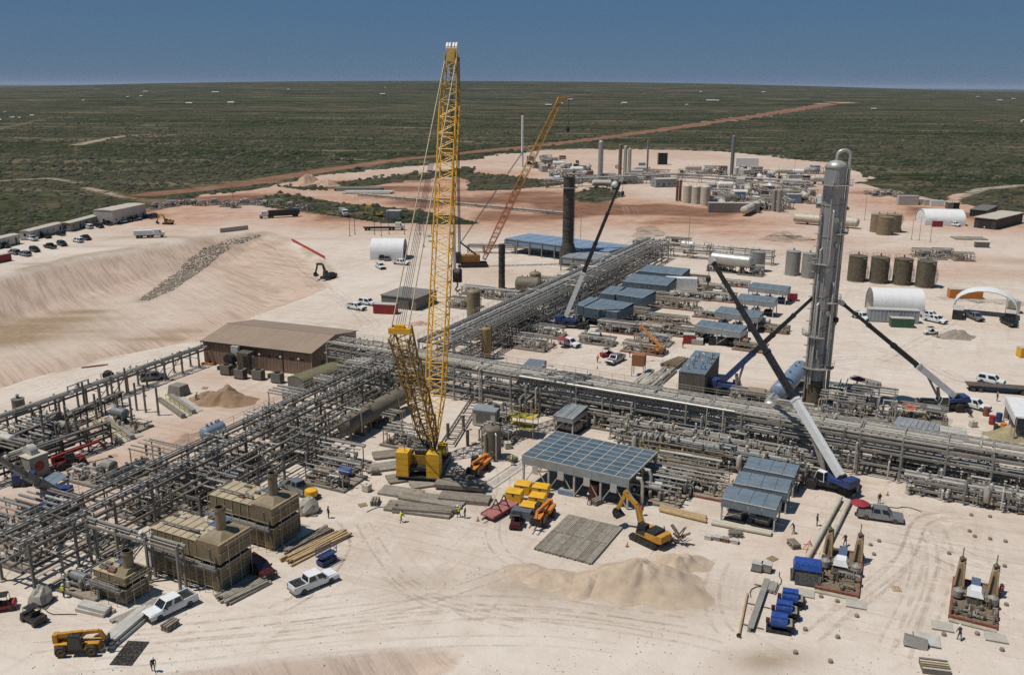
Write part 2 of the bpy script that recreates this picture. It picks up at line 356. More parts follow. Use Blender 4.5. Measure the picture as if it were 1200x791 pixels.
def ground_mat():
    m = bpy.data.materials.new('desert_ground'); m.use_nodes = True; nt = m.node_tree; N, L = nt.nodes, nt.links; p = N['Principled BSDF']
    p.inputs['Roughness'].default_value = 1; p.inputs['Specular IOR Level'].default_value = .05
    geo = N.new('ShaderNodeNewGeometry'); at = N.new('ShaderNodeAttribute'); at.attribute_name = 'mask'
    sep = N.new('ShaderNodeSeparateColor'); L.new(at.outputs['Color'], sep.inputs[0])
    def noise(scale, detail=6, rough=.6, vec=None, dist=0.0):
        n = N.new('ShaderNodeTexNoise'); n.inputs['Scale'].default_value = scale; n.inputs['Detail'].default_value = detail; n.inputs['Roughness'].default_value = rough; n.inputs['Distortion'].default_value = dist
        L.new(vec or geo.outputs['Position'], n.inputs[0]); return n.outputs[0]
    def mapv(s, rz=0.0):
        vr = N.new('ShaderNodeVectorRotate'); vr.rotation_type = 'Z_AXIS'; vr.inputs['Angle'].default_value = rz; L.new(geo.outputs['Position'], vr.inputs[0])
        mp = N.new('ShaderNodeMapping'); mp.inputs['Scale'].default_value = s; L.new(vr.outputs[0], mp.inputs[0]); return mp.outputs[0]
    def rng(v, a, b, c, d):
        r = N.new('ShaderNodeMapRange'); r.inputs[1].default_value = a; r.inputs[2].default_value = b; r.inputs[3].default_value = c; r.inputs[4].default_value = d; L.new(v, r.inputs[0]); return r.outputs[0]
    def mix(f, a, b, mode='MIX'):
        x = N.new('ShaderNodeMix'); x.data_type = 'RGBA'; x.blend_type = mode
        for s, v in ((0, f), (6, a), (7, b)):
            if hasattr(v, 'is_linked'): L.new(v, x.inputs[s])
            else: x.inputs[s].default_value = v if s == 0 else (*v, 1)
        return x.outputs[2]
    def math_(op, a, b=0.0):
        x = N.new('ShaderNodeMath'); x.operation = op
        for s, v in ((0, a), (1, b)):
            if hasattr(v, 'is_linked'): L.new(v, x.inputs[s])
            else: x.inputs[s].default_value = v
        x.use_clamp = op in ('ADD', 'SUBTRACT', 'MULTIPLY'); return x.outputs[0]
    # graded caliche
    base = mix(rng(noise(.03, 4), .35, .65, 0, 1), (.500, .420, .348), (.560, .490, .420))
    base = mix(rng(noise(.11, 6, .72), .47, .62, 0, .6), base, (.435, .350, .275))
    base = mix(rng(noise(.55, 5, .75), .52, .68, 0, .5), base, (.415, .338, .268))
    base = mix(rng(noise(.34, 5, .7), .55, .7, 0, .6), base, (.63, .565, .50))
    base = mix(rng(noise(1, 4, .6, mapv((.06, .5, .2), R(8))), .5, .66, 0, .35), base, (.62, .55, .48))         # graded streaks
    base = mix(rng(noise(1, 4, .6, mapv((.05, .55, .2), R(-65))), .54, .68, 0, .35), base, (.40, .31, .235))
    base = mix(rng(noise(1, 3, .5, mapv((.05, 1.6, .2), R(24)), 1.0), .58, .64, 0, .35), base, (.36, .275, .21))
    base = mix(rng(noise(2.2, 4, .8), .58, .72, 0, .5), base, (.33, .255, .195))                                 # stones
    base = mix(math_('MULTIPLY', sep.outputs[2], rng(noise(.25, 6), .35, .6, .35, .85)), base, (.60, .53, .46))
    redn = math_('MULTIPLY', sep.outputs[1], rng(noise(.07, 4, .65), .3, .55, .7, 1))
    base = mix(redn, base, mix(rng(noise(.2, 5), .4, .65, 0, 1), (.32, .150, .085), (.44, .245, .155)))
    far_road = math_('MULTIPLY', rng(sep.outputs[1], .8, .95, 0, 1), .8)
    base = mix(far_road, base, mix(rng(noise(.05, 4), .4, .6, 0, 1), (.125, .060, .040), (.19, .105, .07)))
    at2 = N.new('ShaderNodeAttribute'); at2.attribute_name = 'mask2'; sep2 = N.new('ShaderNodeSeparateColor'); L.new(at2.outputs['Color'], sep2.inputs[0])
    bank = mix(rng(noise(.08, 5), .35, .65, 0, 1), (.475, .355, .280), (.415, .305, .237))
    rill = math_('ADD', math_('MULTIPLY', rng(noise(1, 3, .55, mapv((.03, .6, .2), RILL), .5), .52, .6, 0, 1), .6), math_('MULTIPLY', rng(noise(1, 3, .6, mapv((.05, 1.7, .2), RILL), .4), .54, .60, 0, 1), .8))
    bank = mix(math_('MULTIPLY', rill, .75), bank, (.25, .178, .13)); base = mix(math_('MULTIPLY', sep2.outputs[0], .85), base, bank)
    base = mix(math_('MULTIPLY', sep2.outputs[1], rng(noise(.9, 5, .7), .35, .6, .5, 1)), base, (.32, .265, .215))
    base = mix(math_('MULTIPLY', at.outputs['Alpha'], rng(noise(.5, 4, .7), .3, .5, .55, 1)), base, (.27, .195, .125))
    # scrub land
    sc = mix(rng(noise(.006, 4, .6), .38, .62, 0, 1), (.029, .040, .014), (.060, .062, .030))
    sc = mix(rng(noise(.0013, 4, .55, mapv((.5, 2.4, 1))), .46, .62, 0, .95), sc, (.078, .068, .044))
    sc = mix(rng(noise(.0021, 4, .55, mapv((.5, 2.2, 1), R(4))), .50, .60, 0, .9), sc, (.017, .027, .009))
    sc = mix(rng(noise(.045, 5, .7), .50, .64, 0, .7), sc, (.125, .100, .064))
    sc = mix(rng(noise(.2, 4, .75), .50, .60, 0, .9), sc, (.013, .018, .007))
    sc = mix(rng(noise(.012, 5, .7, mapv((.5, 1.6, 1), R(10))), .56, .66, 0, .8), sc, (.21, .16, .105))
    sc = mix(rng(noise(.0045, 5, .65, mapv((.4, 2.0, 1), R(-6))), .58, .67, 0, .7), sc, (.18, .14, .095))
    edge = math_('ADD', sep.outputs[0], math_('MULTIPLY', math_('SUBTRACT', noise(.12, 6, .7), .5), .9))
    gfac = rng(edge, .38, .55, 0, 1)
    col = mix(gfac, base, sc); L.new(col, p.inputs['Base Color'])
    bp = N.new('ShaderNodeBump'); bp.inputs['Strength'].default_value = .5; bp.inputs['Distance'].default_value = .3; L.new(noise(.9, 5, .72), bp.inputs['Height']); L.new(bp.outputs[0], p.inputs['Normal'])
    return m
gm_.materials.append(ground_mat())
ground = bpy.data.objects.new('ground', gm_); COL.objects.link(ground); ground['kind'] = 'structure'

# ---------------------------------------------------------------- scrub: low brush, uncountable
def scrub():
    rng_ = np.random.RandomState(3); V = []; Fc = []
    def scatter(n, ymin, ymax, s0, s1, spread):
        y = ymin * (ymax/ymin)**rng_.rand(n); x = (rng_.rand(n)*2 - 1) * y * spread
        keep = ~inside(x, y, SANDP)
        for P in (GREENS[0], GREENS[1], GREENS[2], GREENS[5]): keep |= inside(x, y, P)
        keep &= seg_dist(x, y, ROADP, False) > 16
        for P in TRAILS: keep &= seg_dist(x, y, P, False) > 7
        keep &= fbm(x, y, 60, 11) + .35*rng_.rand(n) > .56
        keep &= ~((y < 150))
        x, y = x[keep], y[keep]; return x, y, s0 + (s1-s0)*rng_.rand(len(x))**2
    base = np.array([(math.cos(a)*r, math.sin(a)*r, h) for a, r, h in ((0,1,.25),(1.05,.85,.1),(2.1,1.05,.3),(3.14,.9,.12),(4.2,1,.28),(5.2,.9,.1),(0.6,.55,.75),(2.7,.6,.85),(4.7,.5,.7))] + [(0,0,1.0),(0,0,-.1)])
    fc = np.array([(0,1,6),(1,2,6),(6,2,7),(2,3,7),(3,4,7),(7,4,8),(4,5,8),(5,0,8),(8,0,6),(6,7,9),(7,8,9),(8,6,9)])
    o = 0
    for args in ((15000, 270, 700, .8, 2.2, .72), (17000, 600, 2200, 1.2, 3.2, .68)):
        x, y, s = scatter(*args)
        z = ground_z(x, y)
        for i in range(len(x)):
            a = rng_.rand()*6.28; ca, sa = math.cos(a), math.sin(a); j = 1 + (rng_.rand(11,3)-.5)*.5
            b = base*j*s[i]; V.append(np.stack([x[i]+b[:,0]*ca-b[:,1]*sa, y[i]+b[:,0]*sa+b[:,1]*ca, z[i]+b[:,2]*.75], 1)); Fc.append(fc+o); o += 11
    V = np.concatenate(V); Fc = np.concatenate(Fc)
    m = bpy.data.meshes.new('scrub'); m.vertices.add(len(V)); m.vertices.foreach_set('co', V.ravel()); m.loops.add(Fc.size); m.loops.foreach_set('vertex_index', Fc.ravel())
    m.polygons.add(len(Fc)); m.polygons.foreach_set('loop_start', np.arange(0, Fc.size, 3)); m.polygons.foreach_set('loop_total', np.full(len(Fc), 3)); m.update(calc_edges=True)
    m.materials.append(mat('brush_leaves', (.022, .029, .010), .9, 0, .6, .02, .22)); ob = bpy.data.objects.new('scrub', m); COL.objects.link(ob)
    tag(ob, 'low dark green desert brush dotted over the plain', 'brush', kind='stuff')
scrub()

# ---------------------------------------------------------------- riprap chute in the basin bank
def riprap():
    rr = random.Random(5); ln = [(168,352,2.2),(188,342,4.5),(212,325,5.5),(232,308,5),(250,294,4.5),(268,285,3.2),(290,280,2),(305,277,1.4)]
    pts = [(GT(a, b), w) for a, b, w in ln]; b = B()
    for i in range(len(pts)-1):
        (p, w0), (q, w1) = pts[i], pts[i+1]; n = int((q-p).length * (w0+w1) * 2.0); d = (q-p).normalized(); sd_ = Vector((-d.y, d.x, 0))
        for _ in range(n):
            t = rr.random(); c = p.lerp(q, t) + sd_ * rr.uniform(-1, 1) * (w0 + (w1-w0)*t) * .75; c.z = gz(c.x, c.y) + .1; s = rr.uniform(.16, .5)
            b.lathe([(.3*s, -.3*s), (s*rr.uniform(.6, .9), .05), (s*.45, s*.5)], 5, c, (rr.uniform(-.5,.5), rr.uniform(-.5,.5), 1))
    single('riprap', b, mat('riprap_stone', '#94897a', .95, 0, .45, 1.2, .2), 'strip of grey riprap stones running down the basin bank', 'riprap', kind='stuff')
riprap()

# ---------------------------------------------------------------- spoil heaps
def heap(px, py, rx, ry, h, rz, m, label, seed=0, flat=.0):
    c = GT(px, py); n, k = 84, 30; b = B(); rr = np.random.RandomState(seed); ph = rr.rand(6)*6.28; vs = [(0, 0, h*(1 + 1.0*(float(fbm(np.array([seed*31.0]), np.array([0.0]), max(1.2, rx*.35), seed, 3)[0]) - .5)))]; fs = []
    a = np.arange(n)*2*math.pi/n; w = 1 + .16*np.sin(2*a+ph[0]) + .1*np.sin(3*a+ph[1]) + .07*np.sin(5*a+ph[2]) + .05*np.sin(9*a+ph[3])
    for j in range(1, k+1):
        t = j/k; x, y = rx*t*w*np.cos(a), ry*t*w*np.sin(a)
        big = fbm(x+seed*31, y, max(1.2, rx*.35), seed, 3) - .5; fine = fbm(x+seed*13, y+50, .8, seed+4, 3) - .5
        z = h*(math.cos(math.pi/2*t)**1.7)*(1 + 1.0*big) + fine*.34*min(1, h*.6)*(1-t**3) + .05*h*np.sin(x/rx*9+ph[4])*(1-t)
        z = np.where(j == k, -.4, np.maximum(z, -.15 if t > .9 else .02)); vs += list(zip(x, y, z))
    for i in range(n):
        fs.append((0, 1+i, 1+(i+1) % n))
        for j in range(k-1): fs.append((1+j*n+i, 1+(j+1)*n+i, 1+(j+1)*n+(i+1) % n, 1+j*n+(i+1) % n))
    b._add([tuple(float(q) for q in p) for p in vs], fs); single('dirt_mound', b, m, label, 'dirt mound', loc=c, rz=rz, smooth=True)
GSOIL = gm_.materials[0]
TSOIL = mat('tan_soil', '#b3a08b', .97, 0, .28, .45, .5, bump=.8)
heap(752, 684, 8.0, 6.3, 2.7, R(8), TSOIL, 'broad tan dirt mound below the yellow excavator', 1)
heap(640, 676, 5.5, 3.0, .8, R(-10), TSOIL, 'low scraped dirt mound left of the broad one', 2)
BSOIL = mat('brown_soil', '#8a7057', .95, 0, .25, .5, .3, bump=.6)
heap(795, 662, 4.2, 3.0, 1.5, 0, TSOIL, 'small tan mound right under the scrap heap by the excavator', 21)
heap(700, 682, 4.6, 3.2, 1.3, R(30), TSOIL, 'tan mound at the left shoulder of the broad one', 22)
heap(266, 470, 6.2, 4.0, 2.6, R(20), BSOIL, 'brown soil mound in front of the brown building', 3)
heap(244, 466, 3.6, 2.8, 1.2, 0, BSOIL, 'small soil mound at the left foot of the brown one', 4)
heap(1120, 395, 4.6, 3.4, 1.6, 0, GRAVEL, 'grey gravel cone near the white arched shelter', 5)
heap(362, 217, 11, 8, 5.5, 0, CLAY, 'tall pale clay mound beside the far pipe stacks', 6)
heap(381, 218, 9, 7, 4.6, 0, CLAY, 'second pale clay mound, right of the tall one', 7)
heap(1182, 512, 4.6, 2.6, 1.6, R(-20), mat('yellow_soil', '#938667', .95, 0, .25, .6, .2, bump=.4), 'yellowish spoil mound at the right edge of the yard', 8)
heap(490, 380, 3.0, 2.0, .8, 0, CLAY, 'small reddish mound behind the yellow crane mast', 9)
heap(205, 520, 9, 2.2, 1.0, R(48), CLAY, 'long ridge of trench spoil beside the left pipe rack', 10)

# ---------------------------------------------------------------- wheel tracks pressed into the pad, loose stones
def wheel_tracks():
    rr = random.Random(12); D, Lt = B(), B()
    lines = [[(-20,778),(150,758),(350,736),(600,716),(800,742),(950,790)],[(-20,768),(160,748),(360,722),(600,706),(780,728),(1000,775)],[(-20,745),(120,744),(260,737),(420,714),(520,690),(596,660),(590,625)],[(-20,790),(200,765),(420,742),(640,735),(820,765),(880,792)],
      [(880,791),(990,705),(1050,652),(1078,606),(1150,602),(1210,640)],[(1020,791),(1060,700),(1072,640),(1060,600)],[(990,400),(1080,424),(1130,446),(1210,455)],[(1180,350),(1100,400),(1040,430),(1010,440)],[(560,470),(602,556),(596,640),(700,690)],[(640,420),(700,414),(800,410),(900,430),(960,440)],[(-10,470),(100,440),(236,402)],[(-10,480),(90,452),(230,412)],
      [(300,296),(380,345),(470,330),(600,312)],[(250,268),(310,285),(400,350),(430,385),(330,372)],[(430,380),(470,372),(520,352),(540,322)],[(560,250),(700,265),(850,275),(1000,290),(1200,330)],[(720,225),(740,255),(700,275),(600,300)],[(0,305),(100,285),(220,268),(330,256)],[(440,610),(470,650),(520,690),(650,720)],[(400,600),(420,640),(380,700),(300,740)],[(860,640),(840,690),(860,740),(940,790)],
      [(540,560),(560,610),(540,660)],[(1010,620),(1090,640),(1200,690)],[(240,455),(200,440),(120,450),(40,480)],[(690,400),(760,425),(640,430)],[(900,440),(1000,420),(1100,440)],[(1040,270),(1120,285),(1210,300)],[(830,260),(930,265),(1010,285)]]
    for li, pl in enumerate(lines):
        for rep in range(2 if li < 4 else 3):
            P = [GT(*p) for p in pl]; off = rr.uniform(-3.5,3.5); pts = []
            for i in range(len(P)-1):
                p0, p1, p2, p3 = P[max(0,i-1)], P[i], P[i+1], P[min(len(P)-1,i+2)]; n = max(2, int((p2-p1).length/1.2))
                for j in range(n):
                    t = j/n; pts.append(.5*((2*p1)+(p2-p0)*t+(2*p0-5*p1+4*p2-p3)*t*t+(3*p1-p0-3*p2+p3)*t**3))
            a, e = sorted((rr.random(), rr.random())); a, e = int(a*.5*len(pts)), int((.5+.5*e)*len(pts)); pts = pts[a:e]
            if len(pts) < 4: continue
            w = rr.uniform(.16,.27); bk = D if rr.random() < .62 else Lt
            for s in (-.9, .9):
                L_, R_ = [], []
                for i, p in enumerate(pts):
                    d = (pts[min(i+1,len(pts)-1)]-pts[max(i-1,0)]); d.z = 0; d.normalize(); nn = Vector((-d.y,d.x,0)); q = p + nn*(off+s+.25*math.sin(i*.23+rep))
                    L_.append(q+nn*w); R_.append(q-nn*w)
                xy = np.array([(v.x,v.y) for v in L_+R_]); z = ground_z(xy[:,0], xy[:,1]) + .035; n = len(L_)
                bk._add([(xy[i,0],xy[i,1],z[i]) for i in range(2*n)], [(i,n+i,n+i+1,i+1) for i in range(n-1)])
    for b, nm, col in ((D,'wheel_track_ruts',(.40,.32,.25)),(Lt,'wheel_track_dust',(.63,.56,.49))):
        m = bpy.data.materials.new(nm); m.use_nodes = True; nt = m.node_tree; p = nt.nodes['Principled BSDF']; p.inputs['Base Color'].default_value = (*col,1); p.inputs['Roughness'].default_value = 1; p.inputs['Specular IOR Level'].default_value = 0
        g = nt.nodes.new('ShaderNodeNewGeometry'); no = nt.nodes.new('ShaderNodeTexNoise'); no.inputs['Scale'].default_value = .5; no.inputs['Detail'].default_value = 5; no.inputs['Roughness'].default_value = .75; r = nt.nodes.new('ShaderNodeMapRange'); r.inputs[1].default_value = .4; r.inputs[2].default_value = .66; r.inputs[3].default_value = 0; r.inputs[4].default_value = .32
        nt.links.new(g.outputs['Position'], no.inputs[0]); nt.links.new(no.outputs[0], r.inputs[0]); nt.links.new(r.outputs[0], p.inputs['Alpha'])
        o = single('ground_markings', b, m, 'wheel marks pressed into the pale pad', None, kind='structure')
wheel_tracks()
def stones():
    r = np.random.RandomState(8); n = 11000; y = 76 + (300-76)*r.rand(n)**1.6; x = (r.rand(n)*2-1)*(y*.62+6); cl = fbm(x, y, 6, 40) + .25*r.rand(n); k = cl > .58; x, y = x[k], y[k]; z = ground_z(x, y); b = B()
    for i in range(len(x)):
        s = .04 + .11*r.rand()**3; a = r.rand()*6.3; c, q = math.cos(a)*s, math.sin(a)*s
        b._add([(x[i]+c,y[i]+q,z[i]-.03),(x[i]-q,y[i]+c,z[i]-.03),(x[i]-c,y[i]-q,z[i]-.03),(x[i]+q,y[i]-c,z[i]-.03),(x[i]+.2*c,y[i]+.3*q,z[i]+s*.9)], [(0,1,4),(1,2,4),(2,3,4),(3,0,4)])
    single('gravel', b, mat('loose_stone', '#978775', .95, 0, .4, 2, .3), 'loose stones scattered over the pad', 'gravel', kind='stuff')
stones()
# ---------------------------------------------------------------- the air: thin dust haze to the horizon
def haze():
    b = B().box(-70000, -2500, -70, 70000, 69000, 190); m = bpy.data.materials.new('dust_haze'); m.use_nodes = True; nt = m.node_tree; nt.nodes.clear()
    o = nt.nodes.new('ShaderNodeOutputMaterial'); v = nt.nodes.new('ShaderNodeVolumePrincipled'); v.inputs['Color'].default_value = (.62, .74, .92, 1); v.inputs['Density'].default_value = 1.7e-5; v.inputs['Anisotropy'].default_value = 0.0
    nt.links.new(v.outputs[0], o.inputs['Volume']); single('haze', b, m, 'thin bluish haze over the whole plain', 'haze', kind='stuff')
haze()
# ================================================================ kits: vehicles and machines
KC = {}
def kit(fn):
    def g(*a):
        k = (fn.__name__,) + tuple(x.name if hasattr(x, 'name') else x for x in a)
        if k not in KC: KC[k] = fn(*a)
        return KC[k]
    return g
def pane(b, q, inset=.1, off=.015, th=.012):
    q = [Vector(p) for p in q]; c = sum(q, Vector()) / 4; n = (q[1]-q[0]).cross(q[3]-q[0]).normalized()
    i = [p + (c - p).normalized() * min(inset * (c-p).length * 1.4, .18) for p in q]
    return b.hexa([p + n*(off-th) for p in i] + [p + n*off for p in i])
def fr(x0, x1, w0, z0, x2, x3, w1, z1):
    return [Vector(p) for p in ((x0,-w0,z0),(x1,-w0,z0),(x1,w0,z0),(x0,w0,z0),(x2,-w1,z1),(x3,-w1,z1),(x3,w1,z1),(x2,w1,z1))]
def wheels(k, xs, y, r, w, m=None, rim=None, n=14, sub=None):
    t = B().lathe([(r*.55,-w/2),(r*.92,-w/2),(r,-w*.36),(r,w*.36),(r*.92,w/2),(r*.55,w/2)], n, axis=(0,1,0))
    h = B().lathe([(r*.56,-w*.42),(r*.5,-w*.52),(r*.15,-w*.3),(r*.15,w*.3),(r*.5,w*.52),(r*.56,w*.42)], 10, axis=(0,1,0))
    i = h0 = None
    for x in xs:
        for sy in (-1, 1):
            if i is None:
                i = k.add('wheel', t, m or BLACK, sub, True, (x, sy*y, r)); h0 = k.add('rim', h, rim or LGREY, i, True)
            else:
                j = k.again(i, (x, sy*y, r)); k.p.append(('rim', k.p[h0][1], j, None, None, None))
@kit
def car(paint, kind='pickup'):
    k = K(); b = B(); L = 2.95 if kind != 'suv' else 2.5
    b.hexa(fr(-L, L, .99, .42, -L-.0, L, 1.0, .96))
    b.hexa([Vector(p) for p in ((1.25,-.96,.955),(L,-.93,.955),(L,.93,.955),(1.25,.96,.955),(1.1,-.9,1.16),(L-.12,-.82,1.08),(L-.12,.82,1.08),(1.1,.9,1.16))])
    if kind == 'suv':
        cab = fr(-L+.03, 1.45, .95, 1.0, -L+.25, .72, .76, 1.82); b.hexa(fr(-L, 1.3, .985, .955, -L+.03, 1.4, .95, 1.02))
    else:
        cab = fr(-1.15, 1.5, .93, 1.16, -.95, .8, .77, 1.88); b.hexa(fr(-1.18, 1.3, .985, .955, -1.16, 1.48, .94, 1.17))
        for s in (-1, 1): b.box(-L, s*.98-.05, .955, -1.17, s*.98+.05-(.0 if s > 0 else 0), 1.32)
        b.box(-L, -.93, .955, -L+.09, .93, 1.3)
    body = k.add('body', b, paint, None, True)
    k.add('cabin', B().hexa(cab), paint, None, True)
    w = B(); c = cab
    pane(w, (c[1], c[2], c[6], c[5]), .1); k.add('windscreen', w, GLASS)
    w = B(); pane(w, (c[3], c[0], c[4], c[7]), .16); k.add('rear_window', w, GLASS)
    for q in ((c[0], c[1], c[5], c[4]), (c[2], c[3], c[7], c[6])):
        for t0, t1 in ((0, .48), (.52, 1)):
            a0, a1, b0, b1 = q[0].lerp(q[1], t0), q[0].lerp(q[1], t1), q[3].lerp(q[2], t0), q[3].lerp(q[2], t1)
            w = B(); pane(w, (a0, a1, b1, b0), .14); k.add('side_window', w, GLASS)
    if kind == 'pickup': k.add('bed_liner', B().box(-L+.1, -.92, .958, -1.2, .92, 1.0), DARK)
    if kind == 'service':
        u = B()
        for s in (-1, 1): u.box(-L+.02, s*.78-.22, 1.0, -1.22, s*.78+.22, 1.62)
        k.add('tool_box', u, paint); k.add('bed_liner', B().box(-L+.1, -.55, .96, -1.2, .55, 1.05), DARK)
        k.add('ladder_rack', B().bar((-2.7,-.8,1.7),(-.6,-.8,1.7),.07).bar((-2.7,.8,1.7),(-.6,.8,1.7),.07).bar((-1.6,-.8,1.75),(-1.6,.8,1.75),.07), DARK)
    k.add('grille', B().box(L-.01,-.55,.7,L+.03,.55,.95), DARK); k.add('front_bumper', B().box(L-.02, -.95, .42, L+.1, .95, .66), DARK); k.add('rear_bumper', B().box(-L-.12, -.92, .45, -L+.02, .92, .68), SLVC)
    hl = k.add('headlight', B().box(L-.03, .62, .74, L+.03, .93, .92), LAMP); k.again(hl, (0, -1.55, 0))
    tl = k.add('tail_light', B().box(-L-.03, .8, .8, -L+.02, .985, 1.2), TAILR); k.again(tl, (0, -1.78, 0))
    mi = k.add('mirror', B().box(.95, .98, 1.1, 1.1, 1.2, 1.32), DARK); k.again(mi, (0, -2.18, 0))
    wheels(k, (-1.85 if kind != 'suv' else -1.5, 1.85 if kind != 'suv' else 1.55), .86, .42, .28)
    return k
@kit
def utv(paint):
    k = K(); b = B().hexa(fr(-1.5, 1.5, .7, .4, -1.5, 1.4, .72, .8)); b.hexa(fr(.7, 1.5, .68, .8, .75, 1.35, .6, 1.02)).box(-1.5,-.7,.8,-.6,.7,1.0)
    k.add('body', b, paint); k.add('roof', B().hexa(fr(-.65, .75, .66, 1.88, -.6, .65, .6, 1.96)), DARK)
    for x, y in ((-.6,.62),(-.6,-.62),(.85,.62),(.85,-.62)): k.add('cage_post', B().tube((x,y,.8),(x*.85,y,1.9),.035,n=6), DARK)
    k.add('seat', B().box(-.45,-.55,.75,.0,.55,.95).box(-.58,-.55,.9,-.42,.55,1.4), BLACK)
    wheels(k, (-1.05, 1.1), .66, .34, .26); return k
@kit
def telehandler(paint, reach=0.0, lift=0.0):
    k = K(); k.add('chassis', B().hexa(fr(-2.5, 2.2, .55, .55, -2.4, 2.1, .6, 1.25)).box(-2.5,.3,1.2,-.2,1.05,1.7), paint)
    c = fr(-.9, .75, .38, 0, -.75, .45, .34, 1.5); c = [p + Vector((0, -.72, .95)) for p in c]
    k.add('cab', B().hexa(c), DARK); w = B(); pane(w, (c[1], c[2], c[6], c[5]), .08); pane(w, (c[0], c[1], c[5], c[4]), .08); k.add('cab_window', w, GLASS)
    a, bq = Vector((-2.45, .12, 1.95)), Vector((2.1+reach, .12, 2.35+lift)); d = (bq-a).normalized()
    bm = k.add('boom', B().bar(a, a.lerp(bq, .62), .42, .48), paint); k.add('inner_boom', B().bar(a.lerp(bq, .6), bq, .32, .36), paint, bm)
    k.add('boom_pivot', B().box(-2.65,-.25,1.2,-2.15,.5,2.2), paint)
    e = bq; k.add('boom_nose', B().bar(e, e + Vector((.55, 0, -1.0)), .34, .36), paint, bm)
    cx, cz = e.x + .65, e.z - 1.25
    cr = k.add('carriage', B().box(cx,-.6,cz-.35,cx+.12,.84,cz+.55), DARK); k.add('fork', B().box(cx+.1,-.35,cz-.38,cx+1.3,-.2,cz-.3), DARK, cr); k.add('fork', B().box(cx+.1,.44,cz-.38,cx+1.3,.59,cz-.3), DARK, cr)
    k.add('lift_cylinder', B().tube((-.6,.12,1.1),(.7,.12,2.0),.09), STEEL)
    wheels(k, (-1.6, 1.55), .95, .65, .45, rim=paint); return k
@kit
def excavator(paint, pose=0):
    k = K()
    for s in (-1, 1):
        b = B(); prof = [(-2.2,.35),(-2.0,.08),(2.0,.08),(2.2,.35),(2.2,.6),(1.95,.88),(-1.95,.88),(-2.2,.6)]; b.prism(prof, s*1.2-.3, s*1.2+.3)
        for i in range(15): b.box(-2.0+i*.28, s*1.2-.32, .04, -1.86+i*.28, s*1.2+.32, .1).box(-1.95+i*.27, s*1.2-.32, .86, -1.81+i*.27, s*1.2+.32, .92)
        k.add('track', b, DARK)
    k.add('undercarriage', B().box(-1.2,-.95,.4,1.2,.95,.85).lathe([(.8,.85),(.8,1.05)], 14), DARK)
    k.add('house', B().hexa(fr(-2.2, 1.3, 1.25, 1.05, -2.1, 1.2, 1.2, 1.85)), paint); k.add('engine_hood', B().hexa(fr(-1.9,-.2,1.1,1.85,-1.8,-.3,1.0,2.2)), DARK)
    k.add('counterweight', B().hexa([Vector(p) for p in ((-2.9,-1.1,1.1),(-2.2,-1.28,1.05),(-2.2,1.28,1.05),(-2.9,1.1,1.1),(-2.85,-1.0,2.0),(-2.2,-1.22,2.05),(-2.2,1.22,2.05),(-2.85,1.0,2.0))]), paint)
    c = [p + Vector((.5, .75, 0)) for p in fr(-.85, .85, .48, 1.05, -.75, .5, .42, 2.75)]
    cb = k.add('cab', B().hexa(c), DARK); w = B(); pane(w, (c[1], c[2], c[6], c[5]), .08); pane(w, (c[2], c[3], c[7], c[6]), .08); k.add('cab_window', w, GLASS, cb)
    A = Vector((1.0,-.1,1.7)); Bm = Vector((2.4,-.1,4.4)); Cm = Vector((4.6,-.1,5.6)) if pose == 0 else Vector((5.0,-.1,4.2)); D = Vector((5.6,-.1,2.7)) if pose == 0 else Vector((5.6,-.1,1.4))
    bo = k.add('boom', B().bar(A, Bm, .4, .62).bar(Bm, Cm, .4, .55), paint); k.add('boom_cylinder', B().tube((1.4,.25,1.3), Bm+Vector((0,.25,-.1)), .09), STEEL, bo)
    st = k.add('stick', B().bar(Cm+Vector((-.5,0,.25)), D, .34, .45), paint); k.add('stick_cylinder', B().tube(Bm+Vector((.2,0,.4)), Cm+Vector((-.5,0,.4)), .09), STEEL, st)
    bk = B(); pr = [(D.x+.25,D.z+.1),(D.x+.5,D.z-.5),(D.x+.2,D.z-1.1),(D.x-.4,D.z-1.25),(D.x-.9,D.z-.9),(D.x-.15,D.z-.45)]; bk.prism(pr, -.75, .55); k.add('bucket', bk, DARK)
    return k
